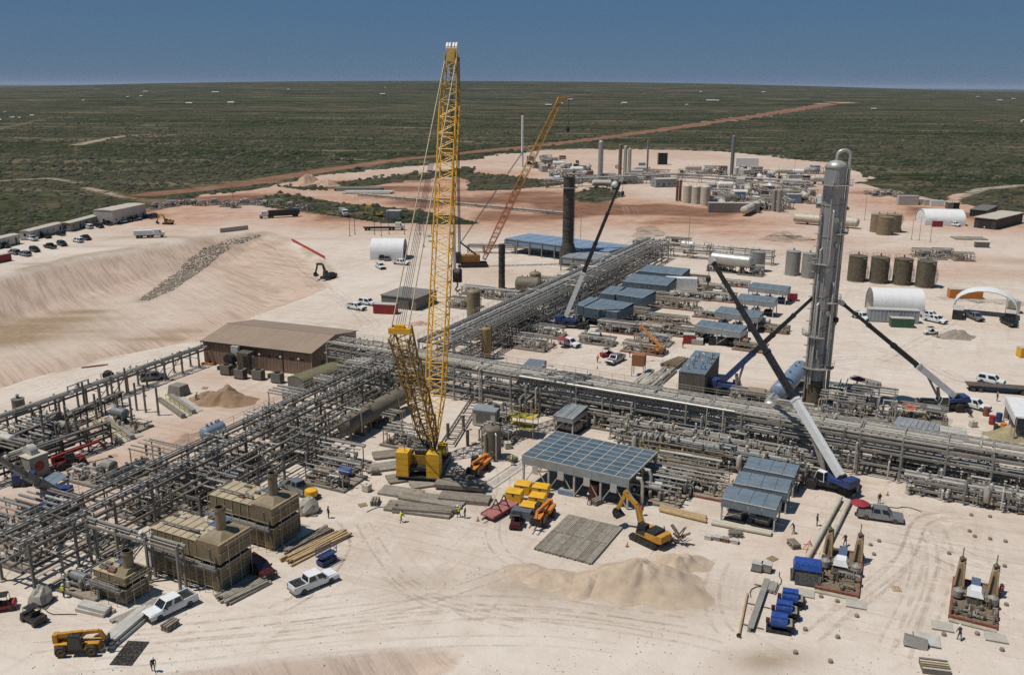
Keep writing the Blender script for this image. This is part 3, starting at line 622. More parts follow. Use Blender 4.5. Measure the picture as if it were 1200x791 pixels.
@kit
def rt_crane(boom_mats, L, elev, swing=0.0):
    """rough terrain crane: carrier along x, boom leaving over +x, swung by swing"""
    k = K(); k.add('carrier', B().hexa(fr(-4.2, 4.0, 1.1, .75, -4.2, 3.9, 1.15, 1.35)).box(-4.0,-1.3,1.3,-1.6,1.3,1.75).box(2.4,-1.3,1.3,3.9,1.3,1.5), DARK)
    for x in (-3.9, 3.7):
        for s in (-1, 1):
            o = k.add('outrigger', B().box(x-.18, s*1.1 if s > 0 else -3.4, .7, x+.18, 3.4 if s > 0 else -1.1, 1.0).tube((x, s*3.3, .12),(x, s*3.3, .9),.11), DARK)
            k.add('outrigger_pad', B().lathe([(.45,.0),(.45,.12),(.2,.16)], 10, (x, s*3.3, .02)), STEEL, o)
    wheels(k, (-2.5, 2.3), 1.15, .82, .62, rim=DARK)
    cs, sn = math.cos(swing), math.sin(swing)
    def rot(b): return b.xf(Matrix.Rotation(swing, 4, 'Z'))
    k.add('turntable', rot(B().lathe([(1.1,1.35),(1.1,1.75)], 16).hexa(fr(-3.6, 1.4, 1.1, 1.75, -3.4, 1.2, 1.05, 2.35))), BLUE)
    k.add('counterweight', rot(B().hexa(fr(-4.1,-2.6,1.25,1.8,-4.0,-2.6,1.2,2.9))), BLUE)
    k.add('winch', rot(B().lathe([(.4,-.55),(.4,.55)], 12, (-2.0,0,2.75), (0,1,0))), DARK)
    c = [p + Vector((.9, 1.15, 0)) for p in fr(-.9, .9, .5, 1.5, -.8, .45, .45, 3.0)]; w = B()
    for q in ((c[1], c[2], c[6], c[5]), (c[2], c[3], c[7], c[6]), (c[3], c[0], c[4], c[7])): pane(w, q, .1)
    cb = k.add('operator_cab', rot(B().hexa(c)), WHITE); k.add('cab_window', rot(w), GLASS, cb)
    e = R(elev); d = Vector((math.cos(e), 0, math.sin(e))); p0 = Vector((-1.6, 0, 2.75)); wd = .9; ts = [0, .34, .56, .78, 1.0]; bs = None
    for i in range(4):
        b = B().bar(p0 + d*(L*ts[i] - (.6 if i else 0)), p0 + d*L*ts[i+1], wd, wd*1.25); b.bar(p0 + d*(L*ts[i+1]-.35), p0 + d*(L*ts[i+1]+.05), wd+.14, wd*1.25+.14)
        bs = k.add('boom_section', rot(b), boom_mats[i]); wd -= .14
    tip = p0 + d*L
    k.add('boom_head', rot(B().bar(tip, tip + d*.9, .75, .95).lathe([(.42,-.3),(.42,.3)], 12, tip + d*.9 + Vector((0,0,-.2)), (0,1,0))), LGREY if boom_mats[0] is WHITE else DARK)
    k.add('lift_cylinder', rot(B().tube((1.1,0,2.0), p0 + d*L*.24 + Vector((0,0,-.5)), .22).tube((1.1,0,2.0), p0 + d*L*.12 + Vector((0.6,0,-.5)), .3)), STEEL)
    hp = tip + d*.9; hl = min(hp.z - 6, 3.2)
    ln = k.add('hoist_line', rot(B().tube(hp + Vector((.25,.1,-.3)), hp + Vector((.25,.1,-hl)), .035, n=4).tube(hp + Vector((.25,-.1,-.3)), hp + Vector((.25,-.1,-hl)), .035, n=4)), DARK)
    k.add('hook_block', rot(B().lathe([(.1,-.9),(.42,-.6),(.42,.0),(.2,.2)], 10, hp + Vector((.25,0,-hl))).tube(hp + Vector((.25,0,-hl-1.3)), hp + Vector((.25,0,-hl-.8)), .1)), DARK)
    return k
# ---------------------------------------------------------------- lattice members
def lattice(b, p, q, w0, w1, n, r=.11, br=.05, side=None):
    """square lattice column from p to q, widths w0 -> w1"""
    p, q = Vector(p), Vector(q); d = (q-p).normalized(); s = Vector(side).normalized() if side else d.cross(Vector((0,0,1))).normalized()
    s = (s - d*s.dot(d)).normalized(); t = d.cross(s)
    def cn(i, f):
        w = (w0 + (w1-w0)*f)*.5; return p.lerp(q, f) + s*w*(1 if i in (0,1) else -1) + t*w*(1 if i in (0,3) else -1)
    for i in range(4): b.tube(cn(i,0), cn(i,1), r, n=5)
    for j in range(n):
        f0, f1 = j/n, (j+1)/n
        for i in range(4):
            i2 = (i+1) % 4; a, c = (cn(i,f0), cn(i2,f1)) if j % 2 else (cn(i2,f0), cn(i,f1)); b.tube(a, c, br, n=4, cap=False)
        if j % 2 == 0:
            for i in range(4): b.tube(cn(i,f0), cn((i+1)%4,f0), br, n=4, cap=False)
    return b
# ---------------------------------------------------------------- people
PERSON = {}
def person_mesh(pose):
    if pose in PERSON: return PERSON[pose]
    bend = .0 if pose == 'stand' else .25
    J = {'pel':(0,0,.95,.15),'che':(bend*.5,0,1.32,.17),'nek':(bend*.8,0,1.5,.065),'hd0':(bend*.9+.02,0,1.58,.085),'hd1':(bend*.95+.02,0,1.74,.09)}
    E_ = [('pel','che'),('che','nek'),('nek','hd0'),('hd0','hd1')]
    for s, n in ((1,'l'),(-1,'r')):
        st = .16 * s if pose == 'walk' else .03*s
        J.update({n+'hip':(0,.1*s,.9,.1),n+'kne':(st*.6+.03,.11*s,.5,.065),n+'ank':(st*1.2-.02,.12*s,.08,.05),n+'toe':(st*1.2+.16,.13*s,.04,.045),
                  n+'sho':(bend*.6,.2*s,1.42,.07),n+'elb':(bend-.02-st*.3,.27*s,1.14,.05),n+'wri':(bend+.14-st*.3,.24*s,.92,.035),n+'hnd':(bend+.2-st*.3,.23*s,.84,.04),n+'thb':(bend+.24-st*.3,.2*s,.88,.016)})
        E_ += [('pel',n+'hip'),(n+'hip',n+'kne'),(n+'kne',n+'ank'),(n+'ank',n+'toe'),('che',n+'sho'),(n+'sho',n+'elb'),(n+'elb',n+'wri'),(n+'wri',n+'hnd'),(n+'wri',n+'thb')]
        for q in range(4):
            J[n+'f%d' % q] = (bend+.25-st*.3, (.23+.02*(q-1.5))*s, .755+.012*abs(q-1.5), .011); E_.append((n+'hnd', n+'f%d' % q))
    names = list(J); m = bpy.data.meshes.new('body'); m.from_pydata([J[n][:3] for n in names], [(names.index(a), names.index(b)) for a, b in E_], [])
    o = bpy.data.objects.new('tmp', m); COL.objects.link(o); sk = o.modifiers.new('s', 'SKIN')
    for i, n in enumerate(names): m.skin_vertices[0].data[i].radius = (J[n][3],)*2
    m.skin_vertices[0].data[0].use_root = True; ss = o.modifiers.new('u', 'SUBSURF'); ss.levels = 1; ss.render_levels = 1
    dg = bpy.context.evaluated_depsgraph_get(); me = bpy.data.meshes.new_from_object(o.evaluated_get(dg)); me.name = 'body'
    me.materials.clear()
    for mm in (CLOTH, SKIN, HIVIS, mat('work_trousers', '#4b4a46', .85, 0, .2, 4, .15), DARK): me.materials.append(mm)
    for pl in me.polygons:
        z = pl.center.z; y = abs(pl.center.y); pl.use_smooth = True
        pl.material_index = 1 if z > 1.52 or (y > .19 and z < .93 and z > .6) else (4 if z < .12 else (3 if z < .96 else 0))
    bpy.data.objects.remove(o); PERSON[pose] = me; return me
person_mesh('stand'); person_mesh('walk')
def person(px, py, label, rz=0, pose='stand', vest=None, hat=None, loc=None):
    c = loc or GT(px, py); k = K(); k.add('body', None, None, me=person_mesh(pose)); bx = 0 if pose == 'stand' else .24
    k.add('hard_hat', B().lathe([(.17,1.69),(.125,1.7),(.12,1.78),(.07,1.85),(.01,1.87)], 10, (bx+.02,0,0)), hat or WHITE, smooth=True)
    if vest: k.add('safety_vest', B().hexa([Vector(p) for p in ((-.16,-.2,1.0),(.17,-.2,1.0),(.17,.2,1.0),(-.16,.2,1.0),(-.17+bx*.5,-.23,1.46),(.16+bx*.5,-.23,1.46),(.16+bx*.5,.23,1.46),(-.17+bx*.5,.23,1.46))]), vest)
    k.put('person', label, 'person', c, rz)
@kit
def umbrella(m):
    k = K(); b = B(); n = 8; vs = [(0,0,2.55)] + [(1.35*math.cos(2*math.pi*i/n), 1.35*math.sin(2*math.pi*i/n), 1.95) for i in range(n)] + [(0,0,2.5)] + [(1.33*math.cos(2*math.pi*i/n), 1.33*math.sin(2*math.pi*i/n), 1.9) for i in range(n)]
    fs = [(0,1+i,1+(i+1)%n) for i in range(n)] + [(n+1,n+2+(i+1)%n,n+2+i) for i in range(n)] + [(1+i,n+2+i,n+2+(i+1)%n,1+(i+1)%n) for i in range(n)]; b._add(vs, fs)
    k.add('canopy', b, m); k.add('pole', B().tube((0,0,0),(0,0,2.6),.03,n=6), STEEL); k.add('base', B().lathe([(.3,0),(.3,.08),(.05,.12)],10), DARK); return k
# ---------------------------------------------------------------- site boxes
@kit
def container(m, L=6.1, W=2.44, Hh=2.6, doors=True):
    k = K(); b = B().box(-L/2,-W/2,.12,L/2,W/2,Hh); 
    for i in range(int(L/.3)):
        x = -L/2 + .15 + i*.3; b.box(x,-W/2-.03,.3,x+.14,-W/2+.01,Hh-.15).box(x,W/2-.01,.3,x+.14,W/2+.03,Hh-.15)
    k.add('shell', b, m)
    if doors:
        for s in (-1, 1): k.add('door', B().box(L/2,-W/2+.06 if s<0 else .02,.2,L/2+.05,-.02 if s<0 else W/2-.06,Hh-.1), m)
    k.add('roof_sheet', B().box(-L/2-.02,-W/2-.02,Hh,L/2+.02,W/2+.02,Hh+.06), LGREY if m is not WHITE else WHITE); return k
@kit
def trailer_office(m, L=18.0, W=4.0, Hh=3.6, nw=5):
    k = K(); k.add('shell', B().box(-L/2,-W/2,.5,L/2,W/2,Hh), m)
    rb = B().hexa([Vector(p) for p in ((-L/2-.15,-W/2-.15,Hh),(L/2+.15,-W/2-.15,Hh),(L/2+.15,W/2+.15,Hh),(-L/2-.15,W/2+.15,Hh),(-L/2-.15,-.1,Hh+.3),(L/2+.15,-.1,Hh+.3),(L/2+.15,.1,Hh+.3),(-L/2-.15,.1,Hh+.3))]); k.add('roof', rb, CREAM)
    for i in range(nw):
        x = -L/2 + (i+.5)*L/nw
        for s in (-1, 1):
            if i % 3 == 1: k.add('door', B().box(x-.5,s*W/2-.03,.55,x+.5,s*W/2+.03,2.6), DARK)
            else: k.add('window', B().box(x-.45,s*W/2-.03,1.5,x+.45,s*W/2+.03,2.5), GLASS)
    for s in (-1, 1): k.add('end_window', B().box(s*L/2-.03,-.5,1.5,s*L/2+.03,.5,2.5), GLASS)
    k.add('skirting', B().box(-L/2+.05,-W/2+.05,0,L/2-.05,W/2-.05,.5), DGREY); return k
@kit
def tunnel_tent(L, W, Hh, wall, m, closed=False):
    k = K(); n = 10; pr = [(-W/2, 0), (-W/2, wall)] + [(-W/2*math.cos(math.pi*i/n), wall + (Hh-wall)*math.sin(math.pi*i/n)) for i in range(1, n)] + [(W/2, wall), (W/2, 0)]
    inn = [(x*.97, z-.1 if z > .2 else z) for x, z in pr]; seg = 4
    for j in range(seg):
        a, c = -L/2 + L*j/seg + (.02 if j else 0), -L/2 + L*(j+1)/seg; b = B(); N_ = len(pr)
        vs = [(a,)+p for p in pr] + [(c,)+p for p in pr] + [(a,)+p for p in inn] + [(c,)+p for p in inn]; fs = []
        for i in range(N_-1): fs += [(i, i+1, N_+i+1, N_+i), (2*N_+i+1, 2*N_+i, 3*N_+i, 3*N_+i+1), (i, 2*N_+i, 2*N_+i+1, i+1), (N_+i+1, 3*N_+i+1, 3*N_+i, N_+i)]
        b._add(vs, fs); k.add('fabric_panel', b, m, smooth=True)
    for j in range(seg+1):
        x = -L/2 + L*j/seg; x = min(max(x, -L/2+.1), L/2-.1); b = B()
        for i in range(len(inn)-1): b.bar((x,)+(inn[i][0]*.985, inn[i][1]-.04), (x,)+(inn[i+1][0]*.985, inn[i+1][1]-.04), .09)
        k.add('hoop', b, STEEL)
    if closed:
        b = B(); b.prism([(p[0]*.98, p[1]*.98) for p in pr], -L/2+.25, -L/2+.31, 'yz'); k.add('end_wall', b, m)
    return k
# ================================================================ kits: plant
def RECT(px, z):
    """rectangle from four photo corners FL, FR, BR, BL at height z: centre, length, width, angle"""
    p = [Vector(G(a, b, z)).to_2d() for a, b in px]; c = sum(p, Vector((0,0))) / 4
    e = ((p[1]-p[0]) + (p[2]-p[3])) / 2; f = ((p[3]-p[0]) + (p[2]-p[1])) / 2
    a = math.atan2(e.y, e.x); nrm = Vector((-math.sin(a), math.cos(a)))
    return c, e.length, abs(f.dot(nrm)), a
@kit
def hvessel(L, r, m, zc=None, bands=0, dome=None, plat=False):
    k = K(); zc = zc or r + .7; n = 22; k.add('shell', B().lathe([(r,-L/2),(r,L/2)], n, (0,0,zc), (1,0,0)), m, smooth=True)
    for s in (-1, 1): k.add('head', B().lathe(head(r, 0), n, (s*L/2,0,zc), (s,0,0)), dome or m, smooth=True)
    for x in (-L*.3, L*.3): k.add('saddle', B().prism([(-r*.9,.0),(r*.9,.0),(r*.9,.15),(r*.75,zc-r*.55),(-r*.75,zc-r*.55),(-r*.9,.15)], x-.15, x+.15, 'yz'), DGREY)
    for i in range(bands): x = -L/2 + (i+.5)*L/bands; k.add('band', B().lathe([(r+.03,-.05),(r+.03,.05)], n, (x,0,zc), (1,0,0)), m)
    for i, x in enumerate((-.32, -.05, .22, .38)):
        k.add('nozzle', B().lathe([(.14,0),(.14,.35),(.24,.35),(.24,.45)], 8, (x*L,0,zc+r-.05)), m)
    if plat:
        k.add('walkway', B().box(-L*.35,-.5,zc+r+.5,L*.35,.5,zc+r+.56), STEEL)
        for s in (-.5, .5): k.add('handrail', B().bar((-L*.35,s,zc+r+1.55),(L*.35,s,zc+r+1.55),.05).bar((-L*.35,s,zc+r+1.1),(L*.35,s,zc+r+1.1),.04), STEEL)
    return k
@kit
def vvessel(r, h, m, legs=.0, ladder=False, hat=False, pipes=0):
    k = K(); n = 20; z0 = max(legs, .6)
    k.add('skirt', B().lathe([(r*.98,0),(r*.98,z0)], n), m if not legs else DGREY, smooth=True)
    k.add('shell', B().lathe([(r,z0),(r,h-r*.4)], n), m, smooth=True); k.add('head', B().lathe(head(r, h-r*.4, .4), n), m, smooth=True)
    k.add('manway', B().lathe([(.3,0),(.3,.35),(.38,.35),(.38,.45)], 10, (0,-r*.98,z0+.8), (0,-1,0)), m); k.add('nozzle', B().lathe([(.16,0),(.16,.4),(.26,.4),(.26,.5)], 8, (0,0,h-.03)), m)
    k.add('base_ring', B().lathe([(r+.2,0),(r+.2,.12),(r,.2)], n), CONC)
    if ladder:
        b = B().bar((r+.25,-.22,.3),(r+.25,-.22,h),.05).bar((r+.25,.22,.3),(r+.25,.22,h),.05)
        for i in range(int(h/.45)): b.bar((r+.25,-.22,.4+i*.45),(r+.25,.22,.4+i*.45),.035)
        k.add('ladder', b, STEEL)
    for i in range(pipes):
        a = 1.2 + i*1.1; x, y = (r+.3)*math.cos(a), -(r+.3)*math.sin(a); k.add('pipe', B().path([(x,y,.2),(x,y,h*.8),(x*.6,y*.6,h*.8+.5),(0,0,h*.86)], .13, 6), SILVER, smooth=True)
    if hat: k.add('rain_cap', B().lathe([(r*.5,h),(r*.5,h+.8),(r*.8,h+.9),(.05,h+1.3)], 12), m)
    return k
@kit
def tank(r, h, m, cone=.6, rail=True):
    k = K(); n = 24; ns = 4
    for i in range(ns): k.add('shell_course', B().lathe([(r-.02*(i%2),h*i/ns),(r-.02*(i%2),h*(i+1)/ns)], n), m, smooth=True)
    k.add('roof', B().lathe([(r+.06,h),(r+.06,h+.06),(.1,h+cone)], n), m); k.add('vent', B().lathe([(.25,h+cone*.8),(.25,h+cone+.5),(.4,h+cone+.5),(.1,h+cone+.75)], 8), m)
    k.add('manway', B().lathe([(.4,0),(.4,.25),(.5,.25),(.5,.33)], 10, (0,-r*.99,1.0), (0,-1,0)), m)
    if rail:
        b = B(); q = 14
        for i in range(q):
            a0, a1 = 2*math.pi*i/q, 2*math.pi*(i+1)/q; p0, p1 = (r*math.cos(a0), r*math.sin(a0)), (r*math.cos(a1), r*math.sin(a1)); b.bar((*p0,h+1.05),(*p1,h+1.05),.06).bar((*p0,h),(*p0,h+1.05),.05)
        k.add('guard_rail', b, STEEL)
        b = B(); q = 18
        for i in range(q):
            a = -.2 - 1.5*i/q; b.box((r+.45)*math.cos(a)-.35, (r+.45)*math.sin(a)-.35, h*i/q+.1, (r+.45)*math.cos(a)+.35, (r+.45)*math.sin(a)+.35, h*i/q+.16)
        k.add('stair', b, STEEL)
    k.add('foundation', B().lathe([(r+.35,0),(r+.35,.1)], n), CONC); return k
@kit
def shelter(L, W, h, fascia, roofm, fasm, np_, content, seed=0):
    """open-sided sheet roof on posts: origin under the middle, front is -y"""
    k = K(); rr = random.Random(seed); zf, zb = h - .25, h + .25
    for i in range(np_):
        x0, x1 = -L/2 + i*L/np_ + .03, -L/2 + (i+1)*L/np_ - .03
        for j in range(2):
            y0, y1 = -W/2 + j*W/2 + .02, -W/2 + (j+1)*W/2 - .02; z0, z1 = zf + (zb-zf)*j/2, zf + (zb-zf)*(j+1)/2
            k.add('roof_panel', B().hexa([Vector(p) for p in ((x0,y0,z0),(x1,y0,z0),(x1,y1,z1),(x0,y1,z1),(x0,y0,z0+.08),(x1,y0,z0+.08),(x1,y1,z1+.08),(x0,y1,z1+.08))]), roofm)
    k.add('ridge_flashing', B().bar((-L/2,-W/2-.02,zf+.1),(L/2,-W/2-.02,zf+.1),.14,.1), LGREY)
    if fascia:
        for i in range(np_): k.add('fascia_panel', B().box(-L/2+i*L/np_+.02,-W/2-.05,zf-fascia,-L/2+(i+1)*L/np_-.02,-W/2,zf-.01), fasm)
        k.add('back_panel', B().box(-L/2,W/2,zb-fascia,L/2,W/2+.05,zb-.02), fasm)
        for s in (-1, 1): k.add('end_panel', B().box(s*L/2-(.05 if s>0 else 0),-W/2+.01,zf-fascia,s*L/2+(.0 if s>0 else .05),W/2-.01,zf-.02), fasm)
    nc = max(2, int(L/4)+1)
    for i in range(nc):
        x = -L/2 + .15 + (L-.3)*i/(nc-1)
        for s in (-1, 1): k.add('post', B().bar((x,s*(W/2-.2),0),(x,s*(W/2-.2),zf-.05),.2), LGREY)
        if i < nc-1: k.add('brace', B().bar((x+.1,-W/2+.2,.5),(x+(L-.3)/(nc-1)*.5,-W/2+.2,zf-fascia),.1), LGREY)
    if content:
        nn = max(2, int(L/3.2))
        for i in range(nn):
            x = -L/2 + (i+.5)*L/nn; mm = content[i % len(content)]
            q = k.add('engine', B().box(x-1.0,-W*.3,.3,x+.9,W*.2,1.5).lathe([(.55,-.9),(.55,.9)], 12, (x,-W*.3,1.2), (1,0,0)), mm)
            k.add('exhaust', B().tube((x+.3,0,1.4),(x+.3,0,h-.6),.18), DARK, q); k.add('skid_frame', B().box(x-1.4,-W*.42,.05,x+1.4,W*.35,.3), DARK, q)
    return k
def skid(L, W, Hh, seed, style='mix', dens=1.0):
    key = ('skid', L, W, Hh, seed, style, dens)
    if key in KC: return KC[key]
    k = K(); rr = random.Random(seed); PM = [STEEL, STEEL, GREY, LGREY, DSILV, SILVER, DGREY] if style != 'tan' else [CREAM, TAN, OLIVE, STEEL, LGREY, GREY]
    f = B()
    for s in (-1, 1): f.box(-L/2,s*W/2-.12,.0,L/2,s*W/2+.12,.32)
    for i in range(max(2,int(L/2.5))+1): x = -L/2 + .1 + (L-.2)*i/max(2,int(L/2.5)); f.box(x-.1,-W/2,.02,x+.1,W/2,.3)
    k.add('base_frame', f, DGREY if style != 'tan' else RUST); k.add('deck_grating', B().box(-L/2+.1,-W/2+.1,.3,L/2-.1,W/2-.1,.34), mat('deck_grating', '#83796c', .85, 0, .35, 2, .6))
    nv = max(1, int(L*W*.02))
    for i in range(nv):
        r = rr.uniform(.4,.75) * min(1.4, W/3); x, y = rr.uniform(-L*.35,L*.35), rr.uniform(-W*.3,W*.3); vm = rr.choice([TAN,OLIVE,GREY,LGREY] if style == 'tan' else [DSILV,TAN,LGREY,GREY])
        if rr.random() < .55:
            l = rr.uniform(1.6,min(3.6,L*.4)); z = r + rr.uniform(.7,1.3); v = k.add('vessel', B().lathe([(.02,-l/2-r*.4),(r*.7,-l/2-r*.25),(r,-l/2),(r,l/2),(r*.7,l/2+r*.25),(.02,l/2+r*.4)], 14, (x,y,z), (1,0,0)), vm, smooth=True); k.add('saddle', B().box(x-l*.3-.1,y-r*.7,.3,x-l*.3+.1,y+r*.7,z-r*.6).box(x+l*.3-.1,y-r*.7,.3,x+l*.3+.1,y+r*.7,z-r*.6), DGREY, v)
        else:
            hh = rr.uniform(1.6,Hh*.95); k.add('vessel', B().lathe([(r*.6,.3),(r*.6,.7),(r,.9),(r,hh-.3),(r*.7,hh-.08),(.02,hh)], 14, (x,y,0)), vm, smooth=True)
    for i in range(max(2,int(L*W*.05*dens))):
        x, y = rr.uniform(-L*.42,L*.42), rr.uniform(-W*.4,W*.4); a = rr.choice([(1,0,0),(0,1,0)])
        p = k.add('pump', B().lathe([(.2,-.5),(.3,-.45),(.3,.25),(.18,.3),(.18,.5),(.34,.52),(.34,.72),(.1,.8)], 10, (x,y,.75), a).box(x-.4,y-.3,.34,x+.4,y+.3,.5), rr.choice([GREY,DGREY,LGREY,BLUE if style=='blue' else GREY]), smooth=True)
    for i in range(int(L*W*.16*dens)):
        x0, y0 = rr.uniform(-L*.47,L*.47), rr.uniform(-W*.46,W*.46); z1 = rr.uniform(.7,Hh); x1 = max(-L*.48,min(L*.48,x0+rr.uniform(-1,1)*L*.45)); y1 = max(-W*.48,min(W*.48,y0+rr.uniform(-1,1)*W*.6)); r = rr.choice([.06,.08,.1,.13,.17])
        pts = [(x0,y0,.3),(x0,y0,z1)]
        if abs(x1-x0) > .5: pts.append((x1,y0,z1))
        if abs(y1-y0) > .5: pts.append((x1,y1,z1))
        if rr.random() < .6: pts.append((pts[-1][0],pts[-1][1],max(.3,z1-rr.uniform(.6,2))))
        pp = k.add('pipe', B().path(pts, r, 6), rr.choice(PM), smooth=True)
        if rr.random() < .6:
            q = pts[1]; k.add('valve', B().lathe([(r*1.9,-.12),(r*1.9,.12)], 8, (q[0],q[1],q[2]*.6)).tube((q[0],q[1],q[2]*.6),(q[0]+.35,q[1],q[2]*.6),.04,n=5).lathe([(.2,0),(.2,.04)], 10, (q[0]+.35,q[1],q[2]*.6), (1,0,0)), rr.choice([DGREY,GREY,RED if rr.random()<.2 else DGREY]), pp)
    if style != 'low':
        for x in (-L*.42, L*.42):
            for y in (-W*.42, W*.42): k.add('post', B().bar((x,y,.3),(x,y,Hh),.14), STEEL)
        for y in (-W*.42, W*.42): k.add('header', B().bar((-L*.46,y,Hh-.1),(L*.46,y,Hh-.1),.14,.2), STEEL)
        for i in range(3): y = W*(-.25+.25*i); k.add('header_pipe', B().tube((-L*.49,y,Hh+.1),(L*.49,y,Hh+.1),rr.choice([.1,.14,.2])), rr.choice(PM), smooth=True)
    if 'stub' not in KC:
        KC['stub'] = [mesh('riser_stub', B().tube((0,0,.3),(0,0,1.5),.08,n=6).lathe([(.2,1.1),(.2,1.2)],8).lathe([(.22,1.5),(.22,1.55)],8), m_) for m_ in (LGREY, STEEL, CREAM, GREY)] + [mesh('instrument', B().bar((0,0,.3),(0,0,1.3),.06).box(-.14,-.1,1.2,.14,.1,1.55), m_) for m_ in (WHITE, LGREY)] + [mesh('filter_pot', B().lathe([(.16,.3),(.26,.45),(.26,1.25),(.1,1.45)],10), m_) for m_ in (TAN, GREY, LGREY)]
    for i in range(int(L*W*.22*dens)): me_ = rr.choice(KC['stub']); k.add(me_.name.split('.')[0], None, None, loc=(rr.uniform(-L*.46,L*.46),rr.uniform(-W*.45,W*.45),rr.uniform(0,.5)), me=me_)
    for i in range(max(1,int(L*W*.03))):
        x, y = rr.uniform(-L*.45,L*.45), rr.choice((-1,1))*W*.42; k.add('control_box', B().box(x-.25,y-.12,.9,x+.25,y+.12,1.6).bar((x,y,.3),(x,y,.9),.08), LGREY)
    KC[key] = k; return k
skid(6, 4, 2, 999, 'mix')
def rack(name, label, p0, p1, W, levels, bay, npipes, seed=0, colm=None, tray=True, group=None, pm=None, rmax=.26, cat='pipe rack', cs=.28, drops=0, y0off=0):
    p0, p1 = Vector(p0), Vector(p1); L = (p1-p0).length; a = math.atan2(p1.y-p0.y, p1.x-p0.x); rr = random.Random(seed); colm = colm or GREY; k = K()
    nb = max(1, round(L/bay)); top = levels[-1]
    cm = mesh('column', B().box(-cs/2,-cs/2,0,cs/2,cs/2,top+.35), colm); fm = mesh('footing', B().lathe([(.42,-.2),(.42,.22)], 10), CONC)
    bms = [mesh('beam', B().box(-.11,0,-.17,.11,W,.17), colm)]
    for i in range(nb+1):
        x = L*i/nb
        for y in (0, W):
            j = k.add('column', None, None, loc=(x,y,0), me=cm); k.add('footing', None, None, sub=j, me=fm)
        for z in levels: k.add('beam', None, None, loc=(x,0,z-.17), me=bms[0])
        if i % 3 == 1:
            for y in (0, W):
                if i < nb: k.add('brace', B().bar((x,y,.3),(x+L/nb,y,levels[0]),.13), colm)
    for z in levels:
        for y in (0, W): k.add('girder', B().box(0,y-.1 if y else -.1,z-.55,L,y+.1,z-.2), colm)
    PM = pm or [STEEL, STEEL, GREY, LGREY, LGREY, DSILV, SILVER, DGREY, CREAM]
    for li, z in enumerate(levels):
        n = npipes[li]; ys = [W*(i+.5)/n for i in range(n)]
        for y in ys:
            r = rr.choice([.07,.09,.11,.14,.18,rmax]); r = min(r, W/n*.45); x0, x1 = (-.8, L+.8) if rr.random() < .7 else sorted((rr.uniform(0,L*.4), rr.uniform(L*.6,L)))
            m = rr.choice(PM)
            if rr.random() < .3 and x1-x0 > 24 and li == len(levels)-1:      # expansion loop
                xm = rr.uniform(x0+8, x1-8); pts = [(x0,y,z+r),(xm-1.2,y,z+r),(xm-1.2,y,z+1.1),(xm+1.2,y,z+1.1),(xm+1.2,y,z+r),(x1,y,z+r)]; k.add('pipe', B().path(pts, r, 7), m, smooth=True)
            else: k.add('pipe', B().tube((x0,y,z+r),(x1,y,z+r),r,n=7), m, smooth=True)
    for i in range(drops):
        x = rr.uniform(2, L-2); s = rr.choice((0,1)); y = -.55 if s == 0 else W+.55; z = rr.choice(levels)+.3; r = rr.choice([.08,.11,.15]); yi = rr.uniform(.3,.7)*W
        k.add('drop_pipe', B().path([(x,yi,z+.25),(x,y,z+.25),(x,y,rr.uniform(.4,1.6))], r, 6), rr.choice(PM), smooth=True)
    fl = [mesh('flange', B().lathe([(q,-.05),(q,.05)], 10, axis=(1,0,0)), DGREY) for q in (.22,.3)]; vl = mesh('valve', B().lathe([(.16,-.3),(.3,-.28),(.18,0),(.3,.28),(.16,.3)], 8, axis=(1,0,0)).tube((0,0,0),(0,0,.6),.04,n=5).lathe([(.25,.58),(.25,.63)], 10), LGREY)
    for i in range(int(L*.35)): k.add('flange', None, None, loc=(rr.uniform(0,L),rr.uniform(.2,W-.2),rr.choice(levels)+.16), me=rr.choice(fl))
    for i in range(int(L*.22)): k.add('valve', None, None, loc=(rr.uniform(0,L),rr.uniform(-.3,W+.3),rr.choice(levels)+.25), rot=(rr.choice((0,.5,-.5)),0,rr.choice((0,1.57))), me=vl)
    for i in range(int(L*.45) if W > 1.5 else 0):
        x = rr.uniform(.5,L-.5); z = rr.choice(levels) - rr.uniform(.3,1.6); z = max(.5,z); ln = rr.uniform(1.2,6); y = rr.uniform(-.5,W+.5); r = rr.choice([.05,.07,.1]); q = rr.random()
        pts = [(x,y,z),(x+ln,y,z)] if q < .35 else ([(x,y,z+1.2),(x,y,z),(x+ln*.6,y,z),(x+ln*.6,y+rr.uniform(-1.5,1.5),z)] if q < .7 else [(x,-.6,z),(x,W+.6,z)])
        k.add('branch_pipe', B().path(pts, r, 6), rr.choice(PM + [LGREY, CREAM]), smooth=True)
    for i in range(nb+1):
        if rr.random() < .6: k.add('conduit', B().tube((L*i/nb+cs*.8,rr.choice((0,W)),.2),(L*i/nb+cs*.8,rr.choice((0,W)),top),.045,n=5), LGREY)
    if cat == 'manifold':
        for i in range(int(L*4)): me_ = rr.choice(KC['stub']); k.add(me_.name.split('.')[0], None, None, loc=(rr.uniform(0,L),rr.uniform(-.9,W+.6),rr.choice((0,.4,levels[0]+.1,top-.2))), me=me_)
        for i in range(int(L*.35)): x = rr.uniform(0,L); y = rr.uniform(-.8,W); k.add('control_box', B().box(x-.3,y-.2,.6,x+.3,y+.2,rr.uniform(1.2,2.2)), rr.choice([LGREY,CREAM,DGREY,TAN]))
        for i in range(int(L*.2)): x = rr.uniform(1,L-1); y = rr.uniform(-.6,W); k.add('pot_vessel', B().lathe([(.3,.2),(.45,.4),(.45,2.2),(.2,2.6)], 12, (x,y,rr.uniform(0,1.2))), rr.choice([CREAM,TAN,LGREY,SILVER]), smooth=True)
